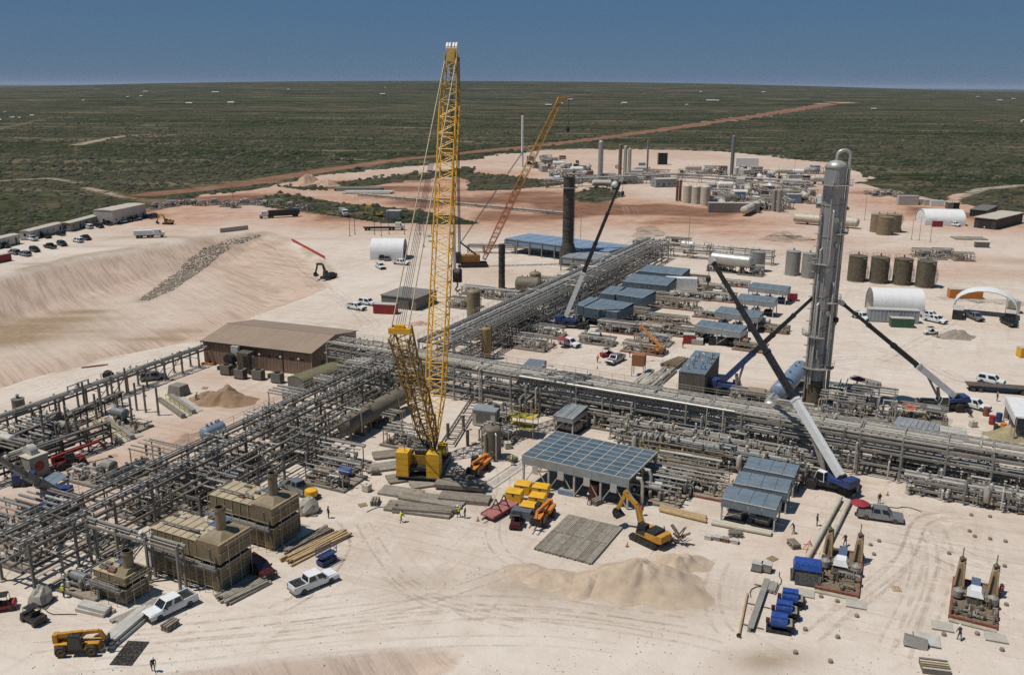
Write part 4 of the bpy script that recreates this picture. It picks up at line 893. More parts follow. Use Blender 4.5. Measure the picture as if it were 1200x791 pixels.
    if W > 4 and tray:
        for y in (W+.15,): 
            hr = B().bar((0,y,top+1.5),(L,y,top+1.5),.05).bar((0,y,top+1.05),(L,y,top+1.05),.04)
            for i in range(int(L/2.4)): hr.bar((i*2.4,y,top+.3),(i*2.4,y,top+1.5),.05)
            k.add('handrail', hr, LGREY)
    if tray:
        for y in (W*.14, W*.82):
            b = B().box(-.5,y-.32,top+.62,L+.5,y-.28,top+.82).box(-.5,y+.28,top+.62,L+.5,y+.32,top+.82)
            for i in range(int(L/1.2)): b.box(i*1.2,y-.3,top+.62,i*1.2+.35,y+.3,top+.66)
            k.add('cable_tray', b, LGREY)
        for i in range(nb+1): k.add('tray_support', B().bar((L*i/nb,.1,top+.3),(L*i/nb,.1,top+.62),.1).box(L*i/nb-.06,.05,top+.54,L*i/nb+.06,W-.05,top+.62), colm)
    return k.put(name, label, cat, (p0.x,p0.y,0), a, group)
def pile(name, label, cat, loc, rz, n, L, r, m, layers=2, square=False, seed=0, group=None, piece='pipe', gap=2.06, mess=.03):
    k = K(); rr = random.Random(seed)
    if square: me = mesh(piece, B().box(-L/2,-r,-r,L/2,r,r), m)
    else: me = mesh(piece, B().tube((-L/2,0,0),(L/2,0,0),r,n=8), m, True)
    for j in range(layers):
        for i in range(n-j):
            k.add(piece, None, None, loc=(rr.uniform(-.12,.12)*L*.5,(i-(n-j-1)/2)*gap*r,r+j*1.8*r if not square else r+j*2.02*r), rot=(0,0,rr.uniform(-mess,mess)), me=me)
    k.put(name, label, cat, loc, rz, group)
def mat_kit(n, L, w, h, m, seed=0):
    key = ('cranemat', n, L, w, h, m.name, seed)
    if key in KC: return KC[key]
    k = K(); rr = random.Random(seed); me = mesh('timber', B().box(-L/2,-w/2+.015,0,L/2,w/2-.015,h), m)
    for i in range(n): k.add('timber', None, None, loc=(rr.uniform(-.08,.08),(i-(n-1)/2)*w,rr.uniform(0,.03)), rot=(0,0,rr.uniform(-.004,.004)), me=me)
    KC[key] = k; return k
@kit
def aircon():
    k = K(); k.add('casing', B().box(-1.1,-.8,.3,1.1,.8,2.1), DGREY); k.add('louvre', B().box(-1.13,-.6,.6,-1.09,.6,1.8), DARK); k.add('fan_cowl', B().lathe([(.55,2.1),(.6,2.3)], 14), DARK)
    k.add('duct', B().box(1.1,-.5,.9,2.0,.5,1.7), DARK); k.add('stand', B().box(-1.0,-.7,0,-.8,.7,.3).box(.8,-.7,0,1.0,.7,.3), DGREY); return k
@kit
def lightpole(h=9.0, heads=2, m=None):
    k = K(); k.add('pole', B().tube((0,0,0),(0,0,h),.12,.08,n=8), m or STEEL); k.add('base', B().lathe([(.3,0),(.3,.5)], 10), CONC)
    for i in range(heads): a = math.pi*i; k.add('lamp_head', B().bar((0,0,h-.1),(1.0*math.cos(a),.2*math.sin(a),h+.15),.07).cbox((1.1*math.cos(a),0,h+.15),(.6,.35,.14)), LGREY)
    return k
# ================================================================ racks
RA0, RA1 = Vector((-38,176.4)), Vector((86,111.9))
rack('pipe_rack', 'long grey pipe rack crossing the yard from the brown building to the right edge', RA0, RA1, 6.2, (2.6,4.8,6.6), 6.2, (7,9,12), 1, drops=60)
k = K(); d = (RA1-RA0).normalized(); 
def RAp(x, y, z): return (RA0 + d*x).to_3d() + Vector((-d.y*y, d.x*y, z))
b_ = B().tube(RAp(44,-.35,7.15), RAp(84,-.35,7.15), .24, n=10); k.add('pipe_run', b_, SILVER, smooth=True)
for x in range(44, 85, 5): k.add('shoe', B().bar(RAp(x,-.35,6.5), RAp(x,-.35,6.95), .16), GREY)
k.put('insulated_pipe', 'shiny insulated pipe along the front edge of the long pipe rack', 'pipe', (0,0,0))
RB0, RB1 = UV(-94.6,158).to_2d(), UV(-89.5,306).to_2d()
rack('pipe_rack', 'pipe rack running away from the crane to the far stack', UV(-86.2,156).to_2d(), UV(-81.5,304).to_2d(), 8.4, (2.6,4.6,6.4), 7.4, (8,10,14), 2, drops=50)
rack('pipe_rack', 'dark open pipe rack running from the tan heaters toward the brown building', UV(-90.9,61.5).to_2d(), UV(-90.0,141).to_2d(), 5.9, (2.8,6.0), 6.1, (3,4), 3, colm=DGREY, drops=18, pm=[DGREY,GREY,STEEL,GREY], tray=True)
rack('pipe_rack', 'low pipe rack between the basin and the bare steel columns', UV(-137.2,80).to_2d(), UV(-137.2,141.5).to_2d(), 2.4, (3.9,), 4.6, (7,), 4, colm=DGREY, tray=False, pm=[STEEL,LGREY,GREY,DGREY], cs=.3, rmax=.2)
a_, c_ = G(-20,527,2.4), G(142,462,2.4)
rack('pipe_rack', 'lowest dark pipe rack beside the bare steel columns', a_, c_, 1.6, (2.4,), 4.2, (4,), 5, colm=DARK, tray=False, pm=[DARK,DGREY,GREY], cs=.2, rmax=.2)
a_, c_ = G(-20,560,2.2), G(130,508,2.2)
rack('pipe_rack', 'dark pipe rack passing behind the grey fan house', a_, c_, 2.2, (2.2,3.6), 4.6, (3,3), 6, colm=DARK, tray=False, pm=[DARK,DGREY,GREY], cs=.2, rmax=.22)
rack('pipe_rack', 'steel frame full of pumps east of the dark open rack', UV(-84.5,82).to_2d(), UV(-84.0,122).to_2d(), 5.2, (2.4,4.6), 5.6, (3,3), 7, colm=DGREY, tray=False, drops=18, pm=[DGREY,GREY,STEEL,LGREY])
rack('pipe_rack', 'pipe bridge with one thick grey pipe reaching the nearest tan heater', UV(-90.5,69.2).to_2d(), UV(-75.5,69.0).to_2d(), .9, (5.7,), 5.0, (2,), 8, colm=GREY, tray=False, pm=[GREY,STEEL], rmax=.34)
rack('pipe_rack', 'far pipe rack running right from the distant end of the long rack', G(742,283,4.5), G(905,296,4.5), 4.0, (2.6,4.6), 7, (5,6), 9, tray=False, drops=8)
rack('pipe_rack', 'pipe rack in front of the blue roofed far coolers', G(548,287,3), G(640,289,3), 3, (2.6,), 6, (5,), 10, tray=False)
# cable trays bundle beside the brown building
rack('cable_bridge', 'broad bank of grey cable trays between the brown building and the crane', G(396,432,4.8), G(470,443,4.8), 13, (5.0,), 7, (26,), 11, tray=False, pm=[LGREY,STEEL,STEEL,GREY], cs=.24, rmax=.16, cat='cable bridge')
# manifold rows between long rack and big canopy
for i, (o, ln, lab) in enumerate(((-4.2,36,'pipe manifold tight along the front of the long pipe rack'), (-8.4,30,'pipe manifold between the long rack and the large blue roofed canopy'))):
    q0 = RAp(64+i*3, o, 0).to_2d(); q1 = RAp(64+i*3+ln, o, 0).to_2d()
    rack('pipe_manifold', lab, q0, q1, 2.6, (1.4,3.1), 4.2, (5,5), 20+i, tray=False, drops=22, cs=.16, rmax=.3, cat='manifold', pm=[STEEL,LGREY,GREY,DSILV,CREAM])
q0, q1 = RAp(111, -3.4, 0).to_2d(), RAp(137, -3.4, 0).to_2d()
rack('pipe_manifold', 'low pipe manifold under the front of the long rack at the right edge', q0, q1, 2.2, (1.3,2.6), 4.4, (5,6), 23, tray=False, drops=14, cs=.16, rmax=.34, cat='manifold', pm=[STEEL,LGREY,GREY,DSILV])

# ================================================================ process skids among the racks
def ps(px, py, L, W, Hh, seed, label, rz=SA, style='mix', dens=1.0, z=None, cat='process skid', grp=None):
    x, y = G(px, py); skid(L, W, Hh, seed, style, dens).put('process_skid', label, cat, (x,y,0), rz, grp)
VA = SA + math.pi/2
SK = [
 (378,540,15,5.5,3.2,31,'long pump skid with twin tan drums and a roof deck below the big olive vessel','mix',1.3),
 (392,563,8,6,2.6,32,'grey pump skid with a royal blue motor beside the crane mats','mix',1.3),
 (218,585,10,5,3.6,33,'crowded valve skid behind the nearest tan heater','mix',1.6),
 (165,600,9,5,3.4,34,'pump skid inside the left open steel frame','mix',1.3),
 (270,548,11,6,3.4,35,'exchanger skid under the dark pipe rack by the blue canopy strip','mix',1.6),
 (330,508,12,6,3.6,36,'valve skid where the dark rack passes the arched shed','mix',1.6),
 (120,640,7,4,2.4,37,'small skid on the sand inside the left frame','low',1.0),
 (95,690,8,3,2.0,38,'low pipe skid in front of the smallest tan heater','low',1.6),
 (28,655,6,5,3.6,39,'piping cluster at the left frame corner','mix',1.5),
 (255,575,9,5,3.4,40,'pump skid behind the second tan heater','mix',1.5),
 (430,465,12,4,3,41,'pump row along the olive vessel','mix',1.4),
 (452,498,6,4,2.6,42,'small pump skid right of the olive vessel','mix',1.4),
 (620,480,8,5,3.6,43,'valve skid with yellow scaffolding behind the tan vertical tank','mix',1.5),
 (590,497,5,3,2.4,44,'red and grey pump skid beside the tan vertical tank','mix',1.4),
 (790,500,14,6,3.4,45,'dense exchanger skid right behind the large canopy','mix',1.8),
 (800,545,13,7,3,46,'dense valve skid right of the large canopy','tan',2.0),
 (770,582,8,6,2.6,47,'valve skid at the front right foot of the large canopy','mix',1.9),
 (820,573,9,6,2.6,48,'pump skid left of the nearest small shelter','tan',1.8),
 (848,545,7,4,2.2,49,'tan filter skid left of the rear small shelter','tan',1.6),
 (700,497,9,5,3,50,'pump skid behind the large canopy roof','mix',1.6),
 (905,528,12,6,3.0,51,'exchanger skid under the long rack left of the nearest blue crane','mix',1.7),
 (1020,525,10,5,3.0,52,'pump skid under the long rack beside the grey cooler','mix',1.6),
 (1130,560,9,4,3.0,53,'valve skid under the right end of the long rack','mix',1.6),
 (1000,478,9,7,4.2,54,'framed pump skid at the foot of the silver tower','mix',1.8),
 (615,405,13,7,2.4,55,'open equipment skid beside the red umbrella pickup','mix',1.5),
 (640,393,9,5,2.4,56,'equipment skid left of the far telescopic crane','mix',1.5),
 (600,370,12,7,3.2,57,'valve skid along the right side of the receding rack','mix',1.7),
 (575,395,9,6,3,58,'valve skid by the tan column on the receding rack','mix',1.6),
 (640,352,12,7,3.4,59,'pump skid on the receding rack beyond the valve skid','mix',1.7),
 (690,322,12,7,3.2,60,'pump skid right of the receding rack by the black stack','mix',1.7),
 (745,390,14,6,2.2,61,'tan pump skid in front of the nearest row shelter','tan',1.8),
 (790,360,14,5,2.4,62,'tan valve skid between the two shelter columns','tan',1.8),
 (775,378,14,5,2.0,63,'tan valve skid in the middle of the shelter yard','tan',1.7),
 (828,342,12,5,2.4,64,'tan pump skid beside the white box trailer','tan',1.7),
 (845,352,9,5,2.2,65,'grey pump skid by the small white truck','tan',1.6),
 (810,392,10,5,2.0,66,'tan pipe skid left of the nearest red skid shelter','tan',1.6),
 (765,402,9,5,2.0,67,'grey pipe skid behind the boom lift','mix',1.6),
 (640,335,8,5,2.6,68,'dark pump skid beside the olive drum','mix',1.5),
 (750,300,12,6,3.2,69,'dark skid under the far end of the receding rack','mix',1.6),
 (795,288,10,5,3.0,70,'skid with white vessel under the far rack','mix',1.4),
 (545,360,9,5,2.4,71,'pipe skid beside the tall tan vessel','mix',1.4),
 (30,520,10,5,2.2,72,'grey pump row at the left edge behind the fan house','mix',1.5),
 (75,508,8,4,1.8,73,'pipe spool skid between the bare columns','low',1.5),
 (60,495,8,4,1.8,74,'pipe spool skid left of the bare columns','low',1.5)]
SK += [
 (12,632,7,5,4.6,201,'tall piping cluster at the left edge under the open frame','mix',1.8),(62,622,8,5,5.0,202,'framed piping module beside the grey crane boom','mix',1.7),
 (190,560,9,5,5.0,204,'framed piping module behind the narrow canopy strip','mix',1.8),(345,488,9,5,4.8,207,'framed piping module left of the olive vessel','mix',1.8),(395,470,9,4,4.2,208,'framed piping module behind the olive vessel','mix',1.8),
 (440,440,12,6,4.2,209,'crowded valve module between the olive vessel and the long rack','mix',1.9),(500,440,10,5,4.0,210,'valve module behind the yellow crane boom','mix',1.8),(600,462,10,5,4.2,212,'valve module under the long rack behind the scaffold','mix',1.8),
 (660,466,12,5,3.6,213,'valve module behind the small grey roofed shelter','mix',1.9),(735,488,12,5,3.6,214,'piping module behind the large canopy','tan',1.9),(760,515,10,5,3.2,215,'piping module at the rear right corner of the large canopy','tan',2.0),(830,522,11,5,3.4,216,'piping module between the long rack and the rear small shelter','mix',2.0),(805,560,10,6,3.0,217,'second dense valve module right of the large canopy','tan',2.0),
 (783,570,8,5,2.6,218,'piping module beside the right posts of the large canopy','mix',2.0),(870,520,10,5,3.4,219,'piping module behind the rear small shelter','mix',1.9),(950,530,9,5,3.4,220,'piping module behind the nearest blue crane','mix',1.9),(1060,545,10,5,3.4,221,'piping module under the long rack near its right end','mix',1.8),(1180,572,8,5,3.4,222,'piping module at the right edge of the long rack','mix',1.8),
 (985,492,8,6,4.6,223,'framed piping module before the silver tower','mix',1.9),(1022,487,8,6,5.0,224,'framed piping module right of the tower with stair frame','mix',1.8),(925,492,8,5,3.0,225,'piping module before the short silver vessel','mix',1.8),(1075,490,10,4,2.4,226,'low pipe rows left of the right blue crane','mix',1.6),
 (590,385,12,7,3.6,227,'crowded module right of the slim tan column','mix',1.8),(618,378,11,6,3.0,228,'crowded module left of the far telescopic crane','mix',1.8),(655,350,12,7,3.2,229,'crowded module under the middle of the receding rack','mix',1.8),(672,338,12,6,3.2,230,'crowded module left of the second compressor shelter','mix',1.8),(715,312,12,6,3.2,231,'crowded module left of the farthest compressor shelter','mix',1.8),
 (724,388,10,5,2.4,232,'engine skid in front of the nearest compressor shelter','mix',1.8),(735,372,12,6,2.6,233,'engine skid between the first two compressor shelters','tan',1.8),(770,352,12,6,2.6,234,'engine skid between the second and third compressor shelters','tan',1.8),(808,332,12,6,2.4,235,'engine skid right of the third compressor shelter','tan',1.8),(755,412,10,5,2.0,236,'pipe spool skid left of the boom handler','tan',1.7),
 (108,560,8,5,2.0,237,'low pump skid beside the black drum','low',1.6),(150,500,8,4,1.6,238,'pipe spool skid on the front concrete pad','low',1.4),(45,510,8,4,2.4,239,'pump skid behind the stone grey fan house','mix',1.6),(15,535,7,4,2.6,240,'pump skid left of the stone grey fan house','mix',1.6),(880,322,8,5,3.0,241,'pipe skid beside the lone grey tank','mix',1.6),(560,345,10,5,2.2,242,'black pipe skid left of the thin dark stack','mix',1.6),(475,520,7,5,2.8,243,'pump skid behind the crane counterweights','mix',1.7),(585,515,6,4,2.4,244,'pump skid in front of the scaffold','mix',1.7)]
SK += [(835,372,10,4,1.6,251,'low tan pipe laydown left of the second pale shelter','tan',1.7),(862,335,9,4,1.6,252,'low tan pipe laydown left of the farthest pale shelter','tan',1.7),(815,350,9,4,1.8,253,'low grey skid right of the white box trailer','mix',1.7),(790,392,10,4,1.5,254,'low tan laydown behind the boom handler','tan',1.7),(845,318,9,4,2.0,255,'low skid below the shiny far vessel','mix',1.6),(700,402,9,4,1.6,256,'low grey laydown right of the umbrella pickup','mix',1.6),(880,410,8,4,1.5,257,'low laydown right of the black tank skid','tan',1.5),(905,388,8,4,1.5,258,'low laydown right of the second red skid box','tan',1.5),(720,360,8,4,2.4,259,'pump skid between the compressor shelters','mix',1.7),(785,322,9,4,2.0,260,'low skid beside the farthest compressor shelter','tan',1.6),(590,350,10,5,2.4,261,'pump skid left of the receding rack middle','mix',1.6),(545,395,8,4,2.2,262,'pump skid between the tan vessels and the rack','mix',1.6),(990,470,7,4,3.0,263,'pump skid tight against the silver tower','mix',1.8),(880,470,8,4,2.2,264,'pipe skid left of the short silver vessel','mix',1.6)]
for px, py, L, W, Hh, sd_, lab, st, dn in SK: ps(px, py, L, W, Hh, sd_, lab, SA if sd_ not in (43,54,57,59) else VA, st, dn)

# ================================================================ the silver tower
def tower():
    c = G(952,476); k = K(); r, Ht = 1.85, 45.5; n = 28; cuts = [5.5,10.5,16,21.5,27,32.5,38,44.6]
    k.add('skirt', B().lathe([(r+.1,0),(r+.05,5.5)], n), DTAN, smooth=True)
    for z0, z1 in zip(cuts[:-1], cuts[1:]):
        j = k.add('shell_section', B().lathe([(r,z0+.04),(r,z1-.04)], n), mat('tower_cladding', '#9b9d9d', .4, .35, .28, .6, .06, streak=True), smooth=True); k.add('band', B().lathe([(r+.1,z1-.12),(r+.1,z1+.12)], n), STEEL, j)
    k.add('dome', B().lathe(head(r, cuts[-1]+.05, .62, 6), n), SILVER, smooth=True)
    arc = [(0,0,45.3)] + [(1.1-1.1*math.cos(math.pi*i/8), -.25*i/8, 46.6+.9*math.sin(math.pi*i/8)) for i in range(9)] + [(2.2,-.35,40),(2.25,-.4,28),(2.3,-.45,6),(2.3,-.5,1)]
    k.add('overhead_pipe', B().path(arc, .28, 12), SILVER, smooth=True)
    for i, (a, z0, z1, rr_) in enumerate(((-1.15,1,24,.16),(-.75,1,30,.14),(-1.0,8,39,.14),(-2.0,12,42,.1),(-2.5,4,30,.12),(-.35,1,27,.2),(-2.3,5,20,.2),(-2.75,2,36,.16),(-1.75,28,37,.15),(-1.95,10,19,.15))):
        x, y = (r+.45)*math.cos(a), (r+.45)*math.sin(a); k.add('riser', B().path([(x,y,z0),(x,y,z1),(x*.55,y*.55,z1+.7)], rr_, 9), SILVER if i % 2 == 0 else STEEL, smooth=True)
    for z, a0, a1 in ((8,-3.0,-.2),(14,-3.4,-1.6),(20.5,-1.6,.9),(27.5,-3.4,-1.9),(33,-1.4,.6),(41.5,-3.3,-.3)):
        b = B(); rl = B(); q = 9
        for i in range(q):
            t0, t1 = a0+(a1-a0)*i/q, a0+(a1-a0)*(i+1)/q; ci = lambda t, rad, zz: (rad*math.cos(t), rad*math.sin(t), zz)
            b.hexa([ci(t0,r+.1,z),ci(t0,r+1.3,z),ci(t1,r+1.3,z),ci(t1,r+.1,z),ci(t0,r+.1,z+.08),ci(t0,r+1.3,z+.08),ci(t1,r+1.3,z+.08),ci(t1,r+.1,z+.08)])
            rl.bar(ci(t0,r+1.28,z+1.1),ci(t1,r+1.28,z+1.1),.06).bar(ci(t0,r+1.28,z+.08),ci(t0,r+1.28,z+1.1),.05).bar(ci(t0,r+1.28,z+.6),ci(t1,r+1.28,z+.6),.04)
        j = k.add('platform', b, STEEL); k.add('guard_rail', rl, STEEL, j)
    b = B(); x, y = (r+.5)*math.cos(-2.85), (r+.5)*math.sin(-2.85); b.bar((x,y-.25,1),(x,y-.25,40),.06).bar((x,y+.25,1),(x,y+.25,40),.06)
    for i in range(80): b.bar((x,y-.25,1+i*.48),(x,y+.25,1+i*.48),.04)
    for i in range(16): b.lathe([(.42,3+i*2.3),(.42,3.08+i*2.3)], 8, (x-.3,y,0))
    k.add('ladder', b, STEEL)
    for z, a in ((35.5,-1.5),(26.5,-1.9),(18.5,-1.35),(14,-2.1),(31,-1.1)): k.add('manway', B().lathe([(.4,0),(.4,.3),(.52,.3),(.52,.42)], 12, (r*.97*math.cos(a), r*.97*math.sin(a), z), (math.cos(a), math.sin(a), 0)), SILVER)
    k.add('foundation', B().lathe([(3.2,0),(3.2,.4),(2.6,.5)], 16), CONC); k.put('distillation_tower', 'tall silver clad tower with gooseneck pipe at its top', 'tower', c, 0)
tower()
# bullet behind the tower, in two pieces
a_, c_ = G3(900,478,1.8), G3(948,425,1.8); mid = (a_+c_)/2
hvessel(17.0, 1.75, PBLUE, 2.6).put('horizontal_vessel', 'long blue horizontal vessel lying left of the silver tower', 'vessel', (mid.x,mid.y,0), math.atan2(c_.y-a_.y, c_.x-a_.x))
x, y = G(903,487); hvessel(4.2, 1.35, SILVER, 2.2).put('horizontal_vessel', 'short silver vessel before the long blue one', 'vessel', (x,y,0), VA)

# ================================================================ vessels, stacks, tanks
def hv(p, q, r, m, label, zc=None, bands=0, plat=False, z=1.5):
    a, c = G3(*p, z), G3(*q, z); L = (c-a).length; mid = (a+c)/2; hvessel(round(L,1), r, m, zc, bands, None, plat).put('horizontal_vessel', label, 'vessel', (mid.x,mid.y,0), math.atan2(c.y-a.y, c.x-a.x))
hv((404,499),(474,462), 1.65, OLIVE, 'long olive horizontal vessel left of the yellow crane', 2.8, 4, z=2.8)
hv((130,560),(172,543), .95, mat('dark_insulation', '#3a3b3c', .7, 0, .3, 1, .25), 'black horizontal drum behind the dark pipe rack', 1.6)
hv((240,511),(259,503), 1.15, PBLUE, 'blue grey drum lying beyond the dark pipe rack', 1.9)
hv((932,258),(1004,264), 1.9, CREAM, 'cream horizontal tank behind the silver tower', 2.6)
hv((836,303),(879,308), 2.0, SILVER, 'shiny white vessel beneath the far pipe rack', 4.2, 3, z=4)
hv((608,333),(630,334), 2.2, OLIVE, 'olive and black drum beside the black stack', 2.6, 3, z=2.5)
hv((872,250),(893,240), 1.9, CREAM, 'cream bullet tank beside the grey far container', 2.8)
hv((800,287),(812,288), 1.4, WHITE, 'small white vessel left of the shiny far vessel', 3.0, z=3)
def vv(px, py, r, h, m, name, label, cat, *a):
    x, y = G(px, py); vvessel(r, h, m, *a).put(name, label, cat, (x,y,0), 0)
vv(577,536,1.45,5.6,OLIVE,'vertical_vessel','tan vertical tank with rounded top beside the orange telehandler','vessel',0,True,False,3)
vv(555,374,1.75,8.0,TAN,'vertical_vessel','tall tan vessel behind the receding pipe rack','vessel',0,True)
vv(570,421,1.05,7.4,mat('tan_brown_paint','#8a7350',.6,0,.2,.8,.15),'vertical_vessel','slim tan column standing right of the receding rack','vessel')
vv(627,338,1.7,5.2,TAN,'vertical_vessel','short tan vessel beside the receding pipe rack','vessel',0,True)
vv(750,303,1.5,6.0,mat('tan_brown_paint','#8a7350'),'vertical_vessel','brown vessel at the far end of the receding rack','vessel')
def stack(px, py, r, h, m, label, flare=0, ladder=True):
    x, y = G(px, py); k = K(); ns = 5
    k.add('base_cone', B().lathe([(r*(1.5 if flare else 1.05),0),(r*(1.5 if flare else 1.05),h*.17),(r,h*.26)], 18), m, smooth=True)
    for i in range(ns): z0, z1 = h*(.26+.74*i/ns), h*(.26+.74*(i+1)/ns); j = k.add('shell_section', B().lathe([(r,z0),(r,z1-.06)], 18), m, smooth=True); k.add('flange', B().lathe([(r+.1,z1-.12),(r+.1,z1)], 18), m, j)
    if ladder:
        b = B().bar((r+.2,-.25,.5),(r+.2,-.25,h),.06).bar((r+.2,.25,.5),(r+.2,.25,h),.06)
        for i in range(int(h/.6)): b.bar((r+.2,-.25,.6+i*.6),(r+.2,.25,.6+i*.6),.05)
        k.add('ladder', b, STEEL); k.add('platform', B().lathe([(r+1.0,h*.88),(r+1.0,h*.88+.1)], 16), STEEL)
    k.add('foundation', B().lathe([(r*1.8,0),(r*1.8,.3)], 16), CONC); k.put('exhaust_stack', label, 'stack', (x,y,0))
DST = mat('sooty_stack', '#403e3a', .6, .2, .35, .5, .2, streak=True)
stack(665,311,1.9,29.5,DST,'tall dark exhaust stack beyond the receding pipe rack',1)
stack(588,339,.95,13.5,DST,'thin dark stack behind the tall tan vessel',0,False)
tk = [(1003,329),(1029,331),(1056,333),(1083,336)]
for i, p in enumerate(tk):
    x, y = G(*p); tank(2.75, 7.8, DTAN).put('storage_tank', 'brown storage tank, %s of the four in a row' % ('leftmost','second from left','third from left','rightmost')[i], 'tank', (x,y,0), .3, 'brown storage tanks in a row')
LT = mat('grey_tank_paint', '#8f8f8a', .5, .2, .2, .5, .2, streak=True)
for i, p in enumerate([(928,322),(947,325)]):
    x, y = G(*p); tank(2.3, 7.6, LT, .5, False).put('storage_tank', ('left','right')[i] + ' grey tank of the pair just left of the silver tower', 'tank', (x,y,0))
x, y = G(902,318); tank(2.2, 6.4, LT, .5, False).put('storage_tank', 'lone grey tank at the left of the pair', 'tank', (x-4,y,0))
for i, p in enumerate([(1028,272),(1036,275),(1046,272)]):
    x, y = G(*p); tank(3.1, 7.2, TAN, .5, True).put('storage_tank', 'tan tank in the far trio, %s' % ('left','front','right')[i], 'tank', (x,y,0), 1, 'three tan far tanks')

# ================================================================ heaters
def heater(c, rz, L, W, h, lo, label, seed, stk=3.4, off=0):
    HRIB = mat('heater_rib_highlight', '#a3926c', .6, 0, .2, .8, .2); k = K(); st = L*.30; rr = random.Random(seed)  # ribs paler than the panels: their highlights are put into the colour
    k.add('firebox', B().box(-L/2,-W/2,.5,L/2,W/2,h*lo), TAN); k.add('upper_box', B().box(-L/2+.25,-W/2+.2,h*lo+.45,L/2-.05,W/2-.2,h*.93), TAN); k.add('gap_frame', B().box(-L/2+.4,-W/2+.5,h*lo,L/2-.4,W/2-.5,h*lo+.45), DARK)
    k.add('convection_box', B().box(L/2-st,-W/2-.06,h*lo+.5,L/2+.06,W/2+.06,h), TAN)
    k.add('roof_plate', B().box(-L/2+.2,-W/2+.15,h*.93,L/2-st,W/2-.15,h*.93+.07), mat('pale_roof_plate', '#a89a80', .7, 0, .25, .8, .35))
    n = max(4, int(L/1.25))
    for i in range(n+1):
        x = -L/2 + L*i/n
        for s in (-1, 1):
            k.add('stiffener', B().box(x-.06,s*W/2-.09 if s<0 else s*W/2-.01,.3,x+.06,s*W/2+.01 if s<0 else s*W/2+.09,h*lo), HRIB)
            if i < n: k.add('casing_panel', B().box(x+.1,s*W/2-(.03 if s<0 else -.0),.75,x+L/n-.1,s*W/2+(.0 if s<0 else .03),h*lo*.48).box(x+.1,s*W/2-(.03 if s<0 else 0),h*lo*.54,x+L/n-.1,s*W/2+(0 if s<0 else .03),h*lo*.94), TAN)
            k.add('stiffener', B().box(x-.05,s*(W/2-.2)-.08 if s<0 else s*(W/2-.2)-.01,h*lo+.5,x+.05,s*(W/2-.2)+.01 if s<0 else s*(W/2-.2)+.08,h*.92), HRIB)
        if i < n-1: k.add('roof_rib', B().box(x-.03,-W/2+.2,h*.93+.07,x+.03,W/2-.2,h*.93+.15), HRIB)
    m_ = max(3, int(W/1.2))
    for i in range(m_+1):
        y = -W/2 + W*i/m_
        for s in (-1, 1): k.add('stiffener', B().box(s*L/2-(.01 if s>0 else .08),y-.05,.3,s*L/2+(.09 if s>0 else .01),y+.05,h*lo), HRIB)
        k.add('stiffener', B().box(L/2+.05,y*.97-.05,h*lo+.5,L/2+.15,y*.97+.05,h), HRIB)
    for z in (.5, h*lo*.52, h*lo-.06):
        for s in (-1, 1): k.add('rail_beam', B().box(-L/2-.02,s*W/2-.07,z-.06,L/2+.02,s*W/2+.07,z+.06), HRIB)
        for s in (-1, 1): k.add('rail_beam', B().box(s*L/2-.075,-W/2-.01,z-.065,s*L/2+.075,W/2+.01,z+.065), HRIB)
    for z in (h*.8, h-.05): k.add('rail_beam', B().box(L/2-.02,-W/2-.08,z-.06,L/2+.17,W/2+.08,z+.06), HRIB)
    hx = L/2 - st*.55; k.add('stack_hood', B().hexa(fr(hx-st*.42, hx+st*.5, W*.4, h, hx-.75, hx+.75, .75, h+.55)), TAN)
    j = k.add('stack', B().lathe([(.62,h+.5),(.62,h+stk),(.56,h+stk),(.56,h+stk-.3)], 16, (hx,0,0)), TAN, smooth=True); k.add('stack_collar', B().lathe([(.7,h+stk-.5),(.7,h+stk-.3)], 16, (hx,0,0)), OLIVE, j)
    k.add('stack_platform', B().box(hx-2.4,W*.05,h+.35,hx-.9,W*.55,h+.42), mat('blue_grating', '#4d6582', .6, .2, .2, 2, .2)); rl = B()
    for p, q in (((hx-2.4,W*.05),(hx-2.4,W*.55)),((hx-2.4,W*.55),(hx-.9,W*.55))):
        rl.bar((*p,h+1.4),(*q,h+1.4),.05).bar((*p,h+.9),(*q,h+.9),.04).bar((*p,h+.4),(*p,h+1.4),.05).bar((*q,h+.4),(*q,h+1.4),.05)
    k.add('guard_rail', rl, LGREY)
    k.add('fuel_pipe', B().path([(L/2-.9,-W/2-.5,h*.93),(L/2-.9,-W/2-.5,h*.75),(L/2-.3,-W/2-.5,h*.6),(L/2+.3,-W/2-.5,.8)], .13, 7), DGREY, smooth=True)
    for i in range(5): k.add('burner_pipe', B().tube((L/2-.2-.2*i,-W/2-.28,.35),(L/2-.2-.2*i,-W/2-.28,h*lo*.9),.05,n=6), HRIB)
    for i in range(3):
        for s in (-1, 1): k.add('leg', B().box(-L*.42+L*.42*i-.15,s*W*.4-.15,0,-L*.42+L*.42*i+.15,s*W*.4+.15,.5), CONC)
    for i in range(n):
        x = -L/2 + L*(i+.5)/n; k.add('scaffold_pole', B().tube((x,-W/2-.75,0),(x,-W/2-.75,h*lo+1.3),.035,n=5), STEEL)
        if i % 2 == 0: k.add('inspection_door', B().box(x-.3,-W/2-.07,1.2,x+.3,-W/2-.035,2.1), DTAN)
    for z in (h*lo-.1, h*lo+.55, h*lo+1.15): k.add('scaffold_rail', B().bar((-L/2,-W/2-.75,z),(L/2,-W/2-.75,z),.05), STEEL)
    k.add('catwalk', B().box(-L/2,-W/2-.8,h*lo+.05,L/2,-W/2-.1,h*lo+.1), DSILV)
    for y in (-W*.35,0,W*.35): k.add('scaffold_pole', B().tube((L/2+.8,y,0),(L/2+.8,y,h+.3),.035,n=5), STEEL)
